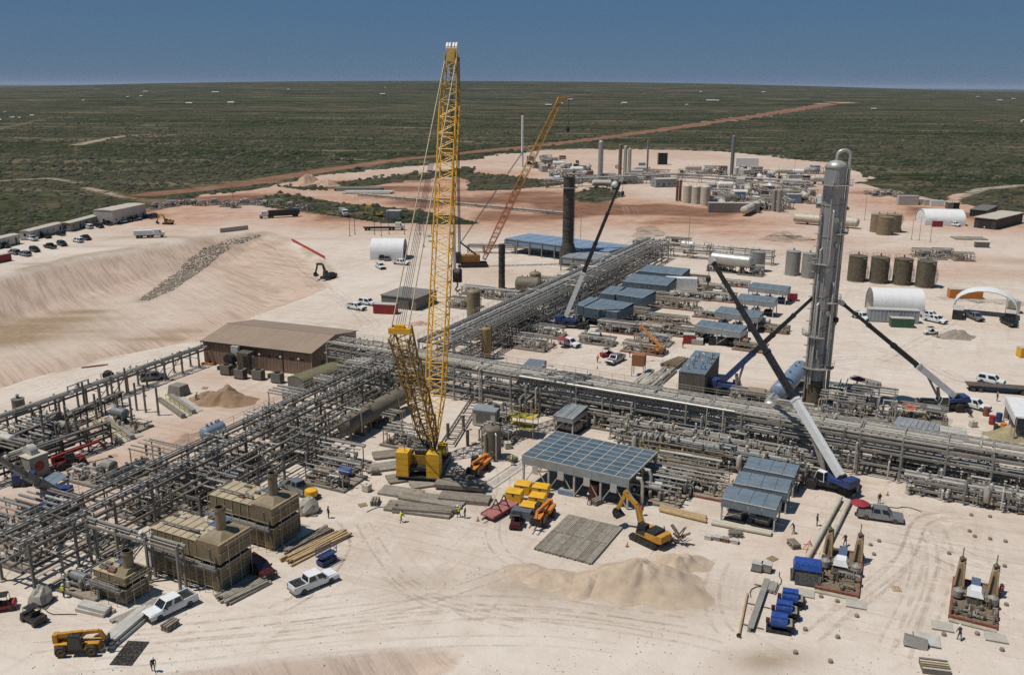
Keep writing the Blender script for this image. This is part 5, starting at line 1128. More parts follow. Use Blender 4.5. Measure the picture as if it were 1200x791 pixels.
    for z in (h*lo, h*lo+.6, h*lo+1.15, h): k.add('scaffold_rail', B().bar((L/2+.8,-W*.45,z),(L/2+.8,W*.45,z),.05), STEEL)
    for q in range(7): x = rr.uniform(-L*.45,L*.2); y = rr.uniform(-W*.35,W*.35); k.add('roof_item', B().box(x-.3,y-.2,h*.93+.08,x+rr.uniform(.3,.9),y+.2,h*.93+rr.uniform(.2,.5)), rr.choice([DGREY,OLIVE,RUST,LGREY]))
    k.add('roof_pipe', B().path([(-L*.45,-W*.2,h*.93+.5),(L*.1,-W*.2,h*.93+.5),(L*.1,-W*.2,h*.93+.1)],.12,6), DGREY, smooth=True)
    k.put('process_heater', label, 'heater', c, rz)
c1 = (Vector(G(174,669)) + Vector(G(281,680)))/2 + Vector((.8,.9)); heater((c1.x,c1.y,0), R(-26), 11.3, 5.2, 6.3, .52, 'large tan box heater with tan stack, nearest the camera', 1)
c2 = Vector(G(324,648)) + Vector((-4.2,5.3)); heater((c2.x,c2.y,0), R(-26), 11.0, 5.2, 6.0, .52, 'large tan box heater with tan stack, behind the first', 2, 3.6)
c3 = (Vector(G(111,697)) + Vector(G(168,695)))/2 + Vector((.1,.3)); heater((c3.x,c3.y,0), R(-26), 5.6, 3.2, 3.5, .55, 'smallest tan box heater with a short stack', 3, 2.6)

# ================================================================ brown building and neighbours
def hall():
    A, Bq, C = Vector(G(240,425)), Vector(G(366,441)), Vector(G(420,419)); e = (Bq-A); L = e.length; a = math.atan2(e.y,e.x); W = 18.5; h, rg = 5.0, 1.5; k = K()
    b = B().box(0,0,0,L,W,h); b.prism([(.0,h),(W,h),(W/2,h+rg-.15)], 0, .2, 'yz').prism([(.0,h),(W,h),(W/2,h+rg-.15)], L-.2, L, 'yz'); k.add('wall', b, BRNW)
    n = 32
    pn = mesh('siding_panel', B().box(.02,-.05,.1,L/n-.05,0,h-.35), BRNW)
    for i in range(n): k.add('siding_panel', None, None, me=pn, loc=(L*i/n,0,0))
    m_ = 16; pe = mesh('siding_panel', B().box(0,.03,.1,.05,W/m_-.05,h-.1), BRNW)
    for i in range(m_): k.add('siding_panel', None, None, me=pe, loc=(L,W*i/m_,0))
    nr = 14
    for s in (0, 1):
        y0, y1, z0, z1 = (-.45, W/2, h-.05, h+rg) if s == 0 else (W/2, W+.45, h+rg, h-.05)
        for i in range(nr):
            x0, x1 = -.35 + (L+.7)*i/nr + .01, -.35 + (L+.7)*(i+1)/nr - .01
            k.add('roof_panel', B().hexa([Vector(p) for p in ((x0,y0,z0),(x1,y0,z0),(x1,y1,z1),(x0,y1,z1),(x0,y0,z0+.12),(x1,y0,z0+.12),(x1,y1,z1+.12),(x0,y1,z1+.12))]), BRNR)
    k.add('eave_trim', B().box(-.36,-.5,h-.22,L+.36,-.44,h+.06), DARK); k.add('ridge_cap', B().box(-.36,W/2-.2,h+rg+.1,L+.36,W/2+.2,h+rg+.17), BRNR)
    for x in (.62,.70,.83,.92): k.add('vent', B().box(L*x-.45,-.12,h*.62,L*x+.45,-.04,h*.62+.3), DARK)
    k.add('downpipe', B().box(L*.36,-.17,0,L*.36+.15,-.06,h), DARK); k.add('downpipe', B().box(L*.74,-.17,0,L*.74+.15,-.06,h), DARK)
    k.add('roller_door', B().box(L*.28,-.1,0,L*.36,-.055,3.6), LGREY); k.add('door', B().box(L+.05,W*.2,0,L+.1,W*.26,2.2), DARK); k.add('corner_trim', B().box(L-.02,-.07,0,L+.07,.02,h-.1), LGREY)
    k.put('metal_building', 'brown metal building with a low gable roof', 'building', (A.x,A.y,0), a)
    e_ = e.normalized(); nrm = Vector((e_.y,-e_.x))
    for i, (t, o, lab) in enumerate(((.36,5.2,'grey air conditioning unit with the round fan drum, leftmost'),(.52,6.4,'grey air conditioning unit second from the left'),(.66,5.6,'grey air conditioning unit third from the left'),(.84,6.0,'grey air conditioning unit rightmost, by the arched shed'))):
        p = A + e*t + nrm*o; aircon().put('air_conditioner', lab, 'air conditioner', (p.x,p.y,0), a + math.pi)
    for i, t in enumerate((.60,.79,.95)):
        p = A + e*t + nrm*2.6; k2 = K(); k2.add('pole', B().tube((0,0,0),(0,0,4.2),.1), STEEL); k2.add('cap', B().lathe([(.1,4.2),(.28,4.3),(.1,4.55)], 8), LGREY); k2.put('vent_pipe', 'grey vent pipe in front of the brown building, %s' % ('left','middle','right')[i], 'vent pipe', (p.x,p.y,0), 0)
    p = A + e*.33 + nrm*2.6; k2 = K(); k2.add('drum', B().lathe([(1.15,-.9),(1.15,.9),(.9,.95)], 18, (0,0,2.6), (0,1,0)), DARK, smooth=True); k2.add('stand', B().box(-.9,-.7,0,.9,.7,1.5), DGREY); k2.add('intake', B().box(-.2,.5,2.2,1.6,1.2,5.2), LGREY); k2.put('blower', 'black round blower against the brown building', 'blower', (p.x,p.y,0), a)
    p = A + e*.46 + nrm*2.2; k2 = K(); k2.add('housing', B().box(-1.4,-1.1,.2,1.4,1.1,4.4), DTAN); k2.add('grille', B().box(.2,-1.15,.8,1.2,-1.08,3.8), DARK); k2.add('side_pipe', B().tube((1.7,0,0),(1.7,0,3.6),.3), GREY); k2.put('cooler_box', 'brown cooler box right of the black blower', 'cooler', (p.x,p.y,0), a)
    p = A + e*.05 + nrm*.9; k2 = K()
    for q in range(4): k2.add('coil', B().lathe([(.35,0),(.45,.1),(.45,.25),(.3,.35)], 10, (q*.8-1.2,(q%2)*.4,0)), ORNG)
    k2.put('cable_reels', 'orange cable coils at the left corner of the brown building', 'cable coils', (p.x,p.y,0), a)
hall()
def arch_shed():
    a, c = Vector(G(357,463)), Vector(G(402,446)); e = c-a; L = e.length + 4; k = K(); W, h = 4.6, 3.2; n = 8
    pr = [(0,0),(0,2.4)] + [(W/2-W/2*math.cos(math.pi*i/n), 2.4+.9*math.sin(math.pi*i/n)) for i in range(1,n)] + [(W,2.4),(W,0)]
    k.add('wall', B().prism([(.08,0),(.08,2.4),(W-.08,2.4),(W-.08,0)], .1, L-.1, 'yz'), OLIVE); k.add('end_gable', B().prism([(p[0]*.97+.06,p[1]*.98) for p in pr], .02, .12, 'yz'), DGREY)
    for j in range(6):
        b = B(); x0, x1 = L*j/6, L*(j+1)/6-.03
        for i in range(1, len(pr)-2): b.hexa([Vector((x,)+p) for x, p in ((x0,pr[i]),(x1,pr[i]),(x1,pr[i+1]),(x0,pr[i+1]))] + [Vector((x,p[0],p[1]+.1)) for x, p in ((x0,pr[i]),(x1,pr[i]),(x1,pr[i+1]),(x0,pr[i+1]))])
        k.add('roof_panel', b, mat('olive_roof', '#6a664c', .6, .1, .2, .6, .2))
    k.put('arched_shed', 'small olive shed with an arched roof by the brown building', 'shed', (a.x,a.y,0), math.atan2(e.y,e.x))
arch_shed()

# ================================================================ canopies and shelters
def big_canopy():
    z = 4.8; c, L, W, a = RECT([(612,535),(740,560.5),(768,531),(651,504)], z); k = K(); nxp, nyp = 8, 7
    k.add('frame', B().box(-L/2,-W/2,z-.25,L/2,-W/2+.2,z-.03).box(-L/2,W/2-.2,z-.25,L/2,W/2,z-.03).box(-L/2,-W/2+.2,z-.25,-L/2+.2,W/2-.2,z-.03).box(L/2-.2,-W/2+.2,z-.25,L/2,W/2-.2,z-.03), LGREY)
    rp = mat('dark_blue_roof_panel', '#4a606e', .45, .15, .3, .35, .2)
    for i in range(nxp):
        for j in range(nyp):
            x0, x1 = -L/2+L*i/nxp+.07, -L/2+L*(i+1)/nxp-.07; y0, y1 = -W/2+W*j/nyp+.07, -W/2+W*(j+1)/nyp-.07
            k.add('roof_panel', B().box(x0,y0,z-.02,x1,y1,z+.04), rp)
    for i in range(nxp+1): x = -L/2+L*i/nxp; k.add('roof_rib', B().box(x-.06,-W/2,z-.02,x+.06,W/2,z+.11), LGREY)
    for j in range(nyp+1): y = -W/2+W*j/nyp; k.add('roof_rib', B().box(-L/2,y-.05,z-.021,L/2,y+.05,z+.095), LGREY)
    for i in range(6): k.add('fascia_panel', B().box(-L/2+L*i/6+.02,-W/2-.07,z-1.35,-L/2+L*(i+1)/6-.02,-W/2-.01,z-.02), ROOFG)
    k.add('side_fascia', B().box(-L/2-.07,-W/2,z-1.1,-L/2-.01,W/2,z-.03), ROOFG); k.add('back_fascia', B().box(-L/2,W/2+.01,z-1.35,L/2,W/2+.07,z-.02), ROOFG)
    for i in range(5):
        x = -L/2+.2+(L-.4)*i/4
        for y in (-W/2+.15, 0, W/2-.15): k.add('post', B().box(x-.13,y-.13,0,x+.13,y+.13,z-.26), LGREY)
        if i < 4:
            xm = x + (L-.4)/8; k.add('brace', B().bar((x+.1,-W/2+.12,.3),(xm,-W/2+.12,z-1.3),.12), LGREY); k.add('brace', B().bar((x+(L-.4)/4-.1,-W/2+.12,.3),(xm,-W/2+.12,z-1.3),.12), LGREY)
            k.add('vent_duct', B().box(xm-.5,-W/2-.16,z-2.5,xm+.5,-W/2-.1,z-1.2), LGREY)
    for i in range(4): x = -L/2 + L*(i+.5)/4; j = k.add('fan_drive', B().lathe([(1.5,z-1.1),(1.7,z-.4)], 18, (x,0,0)), DARK); k.add('motor', B().lathe([(.35,z-2.4),(.35,z-1.3)], 10, (x,0,0)), GREY, j)
    k.add('end_stack', B().path([(L/2+.2,-W*.3,z-.6),(L/2+.9,-W*.3,z-.6),(L/2+1.2,-W*.3,z-1.4),(L/2+1.2,-W*.3,.6)], .25, 8), CREAM, smooth=True); k.add('end_stack', B().path([(L/2+.2,0,z-.6),(L/2+.9,0,z-.6),(L/2+1.2,0,z-1.4),(L/2+1.2,0,.6)], .25, 8), CREAM, smooth=True)
    k.add('crate', B().box(L*.12,-W/2+.6,0,L*.12+1.3,-W/2+2,2.4), RUST)
    k.put('cooler_canopy', 'large open canopy with a dark blue panelled roof in the middle of the yard', 'canopy', (c.x,c.y,0), a)
big_canopy()
def sh(px, z, fas, label, roofm, fasm, np_, content, seed=0, grp=None, dw=None):
    c, L, W, a = RECT(px, z); W = dw or W
    shelter(round(L,1), round(W,1), z, fas, roofm, fasm, np_, content, seed).put('equipment_shelter', label, 'shelter', (c.x,c.y,0), a, grp)
S3 = 'three small blue grey shelters'
sh([(846,581),(911,594.5),(916,585.7),(852.5,572)], 3.5, 1.1, 'front one of the three small blue grey shelters', ROOFB, ROOFB, 4, (GREY,DGREY,LGREY), 1, S3, 3.6)
sh([(859,563.5),(923.6,575),(928,566),(866,554.5)], 3.5, 1.1, 'middle one of the three small blue grey shelters', ROOFB, ROOFB, 4, (GREY,LGREY,DGREY), 2, S3, 3.6)
sh([(872.4,544.5),(931.8,556),(937,549),(877,537.6)], 3.5, 1.1, 'rear one of the three small blue grey shelters', ROOFB, ROOFB, 4, (DGREY,GREY,LGREY), 3, S3, 3.6)
S4 = 'shelters over engines with red skids'
sh([(816,381),(869.7,389.6),(874,383),(820,375.7)], 4.2, 1.3, 'nearest pale shelter with red end boxes and black engines', ROOFB, ROOFG, 5, (DARK,LGREY,DARK), 4, S4, 4.6)
sh([(839,366),(890,372.5),(894,366),(843,358.6)], 4.2, 1.3, 'second pale shelter with blue engines, behind the nearest', ROOFB, ROOFG, 5, (RBLUE,LGREY,RBLUE), 5, S4, 4.6)
sh([(863.4,349.7),(908,355.4),(911.4,349),(867,344.7)], 4.2, 1.3, 'third pale shelter, with white machinery inside', ROOFB, ROOFG, 5, (LGREY,WHITE,DARK), 6, S4, 4.6)
sh([(878,336.4),(922.8,341.5),(926,335.8),(881,330.8)], 4.2, 1.3, 'farthest pale shelter with blue engines, left of the silver tower', ROOFB, ROOFG, 5, (BLUE,LGREY,BLUE), 7, S4, 4.6)
S5 = 'dark compressor shelters beside the receding rack'
for i, (px, lab) in enumerate((([(690,360),(728,366),(738,356),(699,350.5)],'nearest compressor shelter beside the far telescopic crane'), ([(725,345),(757,349),(765,342.5),(731,337)],'second compressor shelter beyond the far telescopic crane'),
        ([(733,330),(785,334),(790,327),(738,321)],'third compressor shelter beyond the far telescopic crane'), ([(750,317),(801,322),(807,316),(756,311)],'farthest compressor shelter by the far pipe rack'))):
    sh(px, 4.6, 2.4, lab, ROOFB, mat('blue_dark_sheet', '#4f6373', .5, .3, .2, .5, .2), 5, (DGREY,GREY), 10+i, S5)
for i, (px, lab) in enumerate((([(678,357),(689,359),(698,350),(686,348.5)],'short compressor shelter left of the nearest one'), ([(706,343),(722,345),(730,337.5),(713,336)],'short compressor shelter left of the second one'))):
    sh(px, 4.6, 2.4, lab, ROOFB, mat('blue_dark_sheet', '#4f6373'), 2, (DGREY,), 20+i, S5)
sh([(608,431.6),(632,434),(637.5,424),(620,421.5)], 3.4, .8, 'small blue roofed shelter behind the long pipe rack', ROOFB, ROOFB, 4, (GREY,), 30)
sh([(649,486),(673,490),(688,478),(666,473)], 3.4, .8, 'small grey roofed shelter behind the large canopy', ROOFG, ROOFG, 4, (GREY,), 31)
sh([(251,558),(259,563),(285,550),(277,546)], 2.6, .2, 'narrow blue grey canopy strip beside the dark pipe rack', ROOFB, ROOFB, 3, (), 32)
sh([(49,564),(66,568),(77,558),(62,553.5)], 3.0, .5, 'little blue grey roof near the left edge', ROOFB, ROOFB, 2, (DARK,), 33)
# long blue air coolers far behind
for i, (px, z, lab) in enumerate((([(600,282),(725,296),(728,288),(612,272)],5.0,'long blue roofed cooler bank behind the black stack'), ([(664,302),(718,307),(722,299),(668,294)],4.4,'shorter pale cooler bank before the long blue one'))):
    c, L, W, a = RECT(px, z); k = K(); n = 8 if i == 0 else 4
    for j in range(n): k.add('roof_panel', B().box(-L/2+L*j/n+.1,-W/2,z-.1,-L/2+L*(j+1)/n-.1,W/2,z+.15), mat('bright_blue_sheet', '#7f93a8', .45, .15, .2, .4, .15) if i == 0 else ROOFG)
    k.add('edge_beam', B().box(-L/2,W/2,z-.2,L/2,W/2+.2,z+.4), WHITE); k.add('plenum', B().box(-L/2+.2,-W/2+.2,z-2.0,L/2-.2,W/2-.2,z-.11), PBLUE if i == 0 else ROOFG)
    for j in range(n+1):
        for s in (-1, 1): k.add('post', B().box(-L/2+L*j/n-.15,s*W/2-.15,0,-L/2+L*j/n+.15,s*W/2+.15,z-.2), GREY)
    k.put('air_cooler', lab, 'air cooler', (c.x,c.y,0), a)
# grey flat air cooler beside the right crane
c, L, W, a = RECT([(1036,519),(1094,530),(1097,496),(1050,487)], 4.6); k = K()
for i in range(8):
    for j in range(2): k.add('cooler_panel', B().box(-L/2+L*i/8+.03+(.1 if i>3 else 0),-W/2+W*j/2+.05,4.5,-L/2+L*(i+1)/8-.03,-W/2+W*(j+1)/2-.05,4.65), ROOFG)
k.add('plenum', B().box(-L/2+.1,-W/2+.1,3.0,L/2-.1,W/2-.1,4.49), GREY)
for x in (-.47,0,.47):
    for y in (-.47,.47): k.add('post', B().box(x*L-.13,y*W-.13,0,x*L+.13,y*W+.13,3.0), GREY)
k.put('air_cooler', 'flat grey air cooler standing behind the long rack by the right blue crane', 'air cooler', (c.x,c.y,0), a)
# steep blue clad cooler house
x0, y0 = G(809,465); k = K(); Lb, Wb, hb = 15.5, 5.0, 4.8
k.add('wall', B().box(-Wb/2,0,0,Wb/2,Lb,hb), mat('grey_brown_cladding', '#5a564f', .6, .2, .3, .6, .2, streak=True)); k.add('roof', B().box(-Wb/2-.1,-.1,hb,Wb/2+.1,Lb+.1,hb+.15), ROOFB)
for i in range(18): k.add('cladding_rib', B().box(-Wb/2+Wb*i/18,-.06,0,-Wb/2+Wb*i/18+.1,-.01,hb-.05), DGREY)
for i in range(22): k.add('cladding_rib', B().box(Wb/2+.01,Lb*i/22,0,Wb/2+.06,Lb*i/22+.1,hb-.05), DGREY)
rr_ = random.Random(4)
for i in range(16): xx, yy = rr_.uniform(-Wb*.4,Wb*.4), rr_.uniform(.5,Lb*.8); k.add('roof_pipe', B().path([(xx,yy,hb+.1),(xx,yy,hb+rr_.uniform(.6,1.6)),(xx+rr_.uniform(-.8,.8),yy+.6,hb+.9)], .1, 6), rr_.choice([LGREY,DGREY,PBLUE]))
k.add('tank_end', B().lathe([(.9,0),(.9,.9),(.4,1.2)], 14, (1.0,-1.2,0)), TAN); k.put('cooler_house', 'tall clad cooler house with blue roof behind the long rack', 'cooler house', (x0,y0,0), SA + R(2))
# ================================================================ the yellow lattice crane
def main_crane():
    foot = Vector((-12.6,133.2,2.9)); tip = AT(530,64,152); mtop = AT(470,388,120.5); az = math.atan2(tip.y-foot.y, tip.x-foot.x)
    c = Vector((-13.4,130.6,0)); rz = az; M = Matrix.Translation(c) @ Matrix.Rotation(rz,4,'Z'); I = M.inverted()
    f, t, m = I @ foot, I @ tip, I @ mtop; side = (0,1,0); k = K()
    for s in (-1,1):
        b = B(); pr = [(-4.2,.5),(-3.7,.05),(3.7,.05),(4.2,.5),(4.2,.9),(3.7,1.35),(-3.7,1.35),(-4.2,.9)]; b.prism(pr, s*2.6-.55, s*2.6+.55)
        for i in range(22): b.box(-3.9+i*.35,s*2.6-.6,1.32,-3.7+i*.35,s*2.6+.6,1.42)
        k.add('track', b, DARK)
    k.add('car_body', B().box(-1.6,-2.1,.5,1.6,2.1,1.3).lathe([(1.6,1.3),(1.6,1.7)], 18), DARK)
    k.add('machinery_deck', B().box(-5.0,-1.5,1.7,2.6,1.5,2.2), DARK)
    k.add('machinery_house', B().box(-3.6,-1.3,2.2,.2,1.3,3.7), DYEL)
    for y0, y1 in ((1.45,3.35),(-3.35,-1.35)):
        b = B()
        for i in range(4): b.box(-5.6,y0,.9+i*.98,-3.6,y1,.9+i*.98+.94)
        k.add('counterweight', b, YEL, label='bright yellow counterweight stack')
    k.add('counterweight_tray', B().box(-5.7,-3.4,.7,-3.4,3.4,.9), DARK)
    for i in range(3): k.add('winch', B().lathe([(.55,-.9),(.55,.9)], 14, (-3.0+i*1.5,0,4.1), (0,1,0)), DARK)
    cc = [p + Vector((1.6,-2.3,0)) for p in fr(-.9,.9,.7,2.0,-.85,.6,.65,3.7)]; w = B(); pane(w,(cc[1],cc[2],cc[6],cc[5]),.1); pane(w,(cc[0],cc[1],cc[5],cc[4]),.1)
    j = k.add('operator_cab', B().hexa(cc), YEL); k.add('cab_window', w, GLASS, j)
    n = 8; L = (t-f).length; W = 2.7
    for i in range(n):
        a, q = f.lerp(t, i/n), f.lerp(t, (i+1)/n - .002); w0, w1 = (1.1,W) if i == 0 else ((W,W) if i < n-1 else (W,1.9)); k.add('boom_section', lattice(B(), a, q, w0, w1, 6, .13, .062, side), YEL if i != n-1 else DYEL)
    d = (t-f).normalized()
    k.add('boom_head', B().bar(t-d*1.5, t+d*.8, 2.0, 1.2), DYEL); sh_ = B()
    for y in (-.75,-.3,.3,.75): sh_.lathe([(.95,-.15),(.95,.15)], 16, t+d*.95+Vector((-.1,y,0)), (0,1,0))
    k.add('head_sheaves', sh_, WHITE); k.add('jib_stub', B().bar(t+d*.2, t+d*.2+Vector((2.4,0,.2)), .5,.4), DARK)
    dm = (m-f).normalized(); nm = 4
    for i in range(nm): k.add('mast_section', lattice(B(), f.lerp(m,i/nm)+Vector((-.6,0,0)), f.lerp(m,(i+1)/nm)+Vector((-.6,0,0)), 2.3 if i else 1.5, 2.7, 5, .17, .085, side), mat('rusty_yellow_steel', '#8a6a28', .6, 0, .4, 1.5, .15))
    k.add('mast_head', B().bar(m+Vector((-.6,-1.55,.2)), m+Vector((-.6,1.55,.2)), .9,.8).bar(m+Vector((-.6,-.7,.7)), m+Vector((-.6,.7,.7)), .7,.7), YEL)
    ropeP = mat('pendant_rope', '#a39a7c', .6, .3, .2, 2, .2); ropeD = mat('wire_rope', '#4a4a4c', .5, .5, .2, 2, .1)
    for y in (-1.2, 1.2): k.add('pendant', B().tube(m+Vector((-.6,y,.5)), t+Vector((-.5,y*.75,0)), .09, n=5), ropeP)
    for y in (-1.0,-.5,0,.5,1.0): k.add('boom_hoist_rope', B().tube(m+Vector((-.6,y*.6,.6)), t.lerp(m,.42)+Vector((-.6,y*.35,0)), .038, n=4), ropeD)
    for y in (-1.4,1.4): k.add('backstay', B().tube(m+Vector((-.7,y,.2)), Vector((-4.8,y*1.5,4.7)), .07, n=5), ropeP)
    for y in (-.6,0,.6): k.add('luff_rope', B().tube(m+Vector((-.7,y,.2)), Vector((-3,y,4.3)), .04, n=4), ropeD)
    hp = t + d*.9 + Vector((.95,0,0)); hb = I @ AT(536.5,318,(M @ hp).y); hb.y = hp.y*.4+hb.y*.6
    for y in (-.62,-.45,-.28,.28,.45,.62):
        for x in (-.12,.12): k.add('load_line', B().tube(hp+Vector((x,y,0)), hb+Vector((x,y,.3)), .034, n=4), ropeD)
    j = k.add('hook_block', B().box(hb.x-.45,hb.y-.75,hb.z-1.9,hb.x+.45,hb.y+.75,hb.z+.3).lathe([(.85,-.5),(.85,.5)], 16, hb+Vector((0,0,-.4)), (0,1,0)), DARK)
    k.add('hook', B().path([hb+Vector((0,0,-1.8)),hb+Vector((0,0,-2.7)),hb+Vector((0,.4,-3.2)),hb+Vector((0,0,-3.6)),hb+Vector((0,-.5,-3.2))], .16, 7), STEEL, j)
    k.add('sling_spreader', B().tube(hb+Vector((0,-.1,-3.6)),hb+Vector((0,-1.0,-6.4)),.05,n=4).tube(hb+Vector((0,.1,-3.6)),hb+Vector((0,1.0,-6.4)),.05,n=4), STEEL, j)
    k.put('lattice_crane', 'huge yellow lattice boom crawler crane standing on timber mats', 'crane', c, rz)
main_crane()
def far_crane():
    x, y = G(556,312); c = Vector((x,y,0)); tip = AT(655,119,298); foot = Vector((x+3.2,y-.5,2.4)); az = math.atan2(tip.y-foot.y, tip.x-foot.x); M = Matrix.Translation(c) @ Matrix.Rotation(az,4,'Z'); I = M.inverted(); f, t = I @ foot, I @ tip; k = K()
    for s in (-1,1): k.add('track', B().prism([(-4.5,.4),(-4,.05),(4,.05),(4.5,.4),(4.5,.8),(4,1.2),(-4,1.2),(-4.5,.8)], s*2.4-.5, s*2.4+.5), DARK)
    k.add('machinery_house', B().box(-4.6,-1.6,1.5,1.8,1.6,3.9), mat('rusty_orange_paint', '#9a6a30', .6, 0, .3, 1, .2)); k.add('counterweight', B().box(-6.2,-2.0,1.4,-4.65,2.0,4.6), DARK)
    n = 6; OR = mat('boom_orange', '#b5852f', .5, 0, .2, 1, .1); RD = mat('boom_red', '#a85a2c', .5, 0, .2, 1, .1)
    for i in range(n): k.add('boom_section', lattice(B(), f.lerp(t,i/n), f.lerp(t,(i+1)/n-.002), 1.9 if i else 1.0, 1.9 if i < n-1 else 1.2, 9, .11, .06, (0,1,0)), RD if i < 3 else OR)
    d = (t-f).normalized(); k.add('boom_head', B().bar(t-d*.6, t+d*1.2, 1.6,1.5).bar(t+d*.8, t+d*.8+Vector((3.0,0,.4)), .9,.7), OR)
    g = Vector((-4.5,0,8.0)); k.add('gantry', B().bar((1.2,-1.0,3.4), g+Vector((0,-.8,0)), .35).bar((1.2,1.0,3.4), g+Vector((0,.8,0)), .35).bar(g+Vector((0,-1,0)), g+Vector((0,1,0)), .4), DARK)
    for s in (-1,1): k.add('pendant', B().tube(g+Vector((0,s*.8,0)), t+Vector((-.3,s*.7,.3)), .08, n=4), mat('wire_rope', '#4a4a4c'))
    hp = t + d*.8 + Vector((2.8,0,0)); k.add('load_line', B().tube(hp, hp+Vector((0,0,-9)), .06, n=4), mat('wire_rope', '#4a4a4c')); k.add('hook_block', B().lathe([(.15,-1.6),(.6,-1.1),(.6,0),(.25,.3)], 10, hp+Vector((0,0,-9))), DARK)
    k.put('lattice_crane', 'smaller orange lattice crane working far behind the yellow one', 'crane', c, az)
far_crane()
def tele(px, py, tip_px, ytip, carrier_az, mats, label, sc=1.0):
    x, y = G(px, py); tip = AT(*tip_px, ytip); 
    az = math.atan2(tip.y-y, tip.x-x)
    for _ in range(6):
        p0 = Vector((x-1.6*math.cos(az), y-1.6*math.sin(az), 2.75)); v = tip - p0; az = math.atan2(v.y, v.x)
    rt_crane(mats, round(v.length-.9,2), round(math.degrees(math.atan2(v.z, math.hypot(v.x,v.y))),2), round(az-carrier_az,3)).put('telescopic_crane', label, 'crane', (x,y,0), carrier_az)
BK = mat('black_boom_paint', '#26282b', .45, .1, .2, 1, .1)
tele(972,573,(833,303),145,R(-28),(WHITE,BK,BK,BK),'nearest blue telescopic crane with white and black boom before the long rack')
tele(1106,480,(984,353),158,R(-8),(WHITE,BK,BK,BK),'blue telescopic crane right of the silver tower')
tele(856,463,(960,342),159,R(-20),(BLUE,BK,BK,BK),'blue telescopic crane left of the silver tower with a dark boom')
tele(670,384,(729,209),214,R(-10),(WHITE,BK,BK,BK),'far blue telescopic crane beside the compressor shelters')
tele(62,604,(-8,534),103,R(40),(GREY,GREY,GREY,GREY),'grey boomed crane at the left edge')

# ================================================================ vehicles
def veh(paint, kind, rear, front, label, cat=None, grp=None, name=None, sc=1.0):
    a, b = GT(*rear), GT(*front); c = (a+b)/2
    car(paint, kind).put(name or ('pickup_truck' if kind != 'suv' else 'sport_utility_vehicle'), label, cat or ('pickup' if kind != 'suv' else 'SUV'), (c.x,c.y,gz(c.x,c.y)), math.atan2(b.y-a.y,b.x-a.x), grp, sc)
veh(WHTC,'pickup',(220,706),(180,725),'white pickup truck in front of the tan heaters, nose to the lower left')
veh(WHTC,'pickup',(349,694),(386,679),'white pickup truck with open dark bed below the lumber stack')
veh(MAROON,'suv',(292,663),(317,680),'dark maroon car parked beside the second tan heater')
veh(SLVC,'pickup',(362,582),(334,569),'grey pickup truck beside the second heater stack')
veh(SLVC,'service',(1010,605),(1052,611),'silver pickup truck by the dark red umbrella')
veh(WHTC,'pickup',(656,402),(678,408),'white pickup truck next to the red umbrella')
veh(SLVC,'pickup',(730,420),(712,429),'grey pickup truck left of the brown box')
veh(WHTC,'suv',(1146,446),(1176,452),'white long roofed SUV alone on the right yard')
veh(WHTC,'pickup',(1124,474),(1156,482),'white pickup truck behind the right blue crane')
veh(WHTC,'pickup',(1084,375),(1107,380),'white pickup truck right of the green container')
veh(WHTC,'service',(1080,371),(1098,374),'white service truck just behind the pickup by the green container')
veh(WHTC,'service',(1000,371),(1018,377),'white service truck left of the grey sided tent')
veh(WHTC,'pickup',(838,350),(854,353),'small white truck among the tan skids')
veh(WHTC,'pickup',(409,361),(426,364),'white car left of the red container')
veh(WHTC,'suv',(424,356),(437,358),'white car just behind the one left of the red container')
veh(WHTC,'pickup',(461,309),(479,311),'white pickup truck in front of the white tunnel tent')
veh(WHTC,'service',(440,311),(452,318),'white service truck left of the tunnel tent pickup')
veh(SLVC,'suv',(170,446),(190,444),'silver car beyond the low pipe rack')
veh(WHTC,'pickup',(1112,264),(1124,266),'white pickup truck right of the far white tent')
veh(WHTC,'pickup',(1142,266),(1155,268),'white flatbed pickup truck farther right of the far white tent')
veh(WHTC,'suv',(1172,258),(1178,262),'white car before the dark far shed')
veh(BLKC,'suv',(1180,260),(1186,263),'black car before the dark far shed')
veh(BLKC,'pickup',(1176,378),(1188,384),'dark pickup truck right of the white arch')
veh(SLVC,'pickup',(1136,372),(1148,377),'grey pickup truck under the white arch front')
veh(BLKC,'suv',(984,244),(996,247),'dark car behind the silver tower')
park = [(38,282,0),(55,279,1),(71,276,1),(6,290,1),(17,298,2),(41,295,1),(59,291,1),(73,288,1),(92,284,0),(101,281,1),(104,268,0),(117,267,1),(126,264,1),(137,262,2),(143,261,0),(149,260,2),(155,259,1),(161,258,2),(175,256,1),(182,255,1),(30,300,2)]
PC = (WHTC, BLKC, SLVC); PN = ('white','black','silver')
ORD = ('first','second','third','fourth','fifth','sixth','seventh','eighth','ninth','tenth','eleventh','twelfth')
for i, (px, py, ci) in enumerate(park):
    nth = ORD[sorted(q[0] for q in park if q[2] == ci).index(px)]
    veh(PC[ci], 'suv' if i % 3 else 'pickup', (px-5,py-1.5) if i % 2 else (px+5,py+1), (px+5,py+1.5) if i % 2 else (px-5,py-1), PN[ci] + ' vehicle parked along the office trailers, %s %s one from the left' % (nth, PN[ci]), 'car', PN[ci] + ' vehicles parked by the office trailers', 'parked_car', 1.05)
for i, (px, py) in enumerate([(441,302),(447,304),(453,305),(459,303),(465,303),(470,301)]):
    veh(PC[i % 3], 'suv', (px,py+2), (px+2,py-2.5), PN[i % 3] + ' vehicle nosed in against the tunnel tent', 'car', PN[i % 3] + ' vehicles at the tunnel tent', 'parked_car')
def pt(kitobj, name, px, py, label, cat, rz=0, grp=None, sc=1.0):
    c = GT(px, py); return kitobj.put(name, label, cat, (c.x,c.y,c.z), rz, grp, sc)
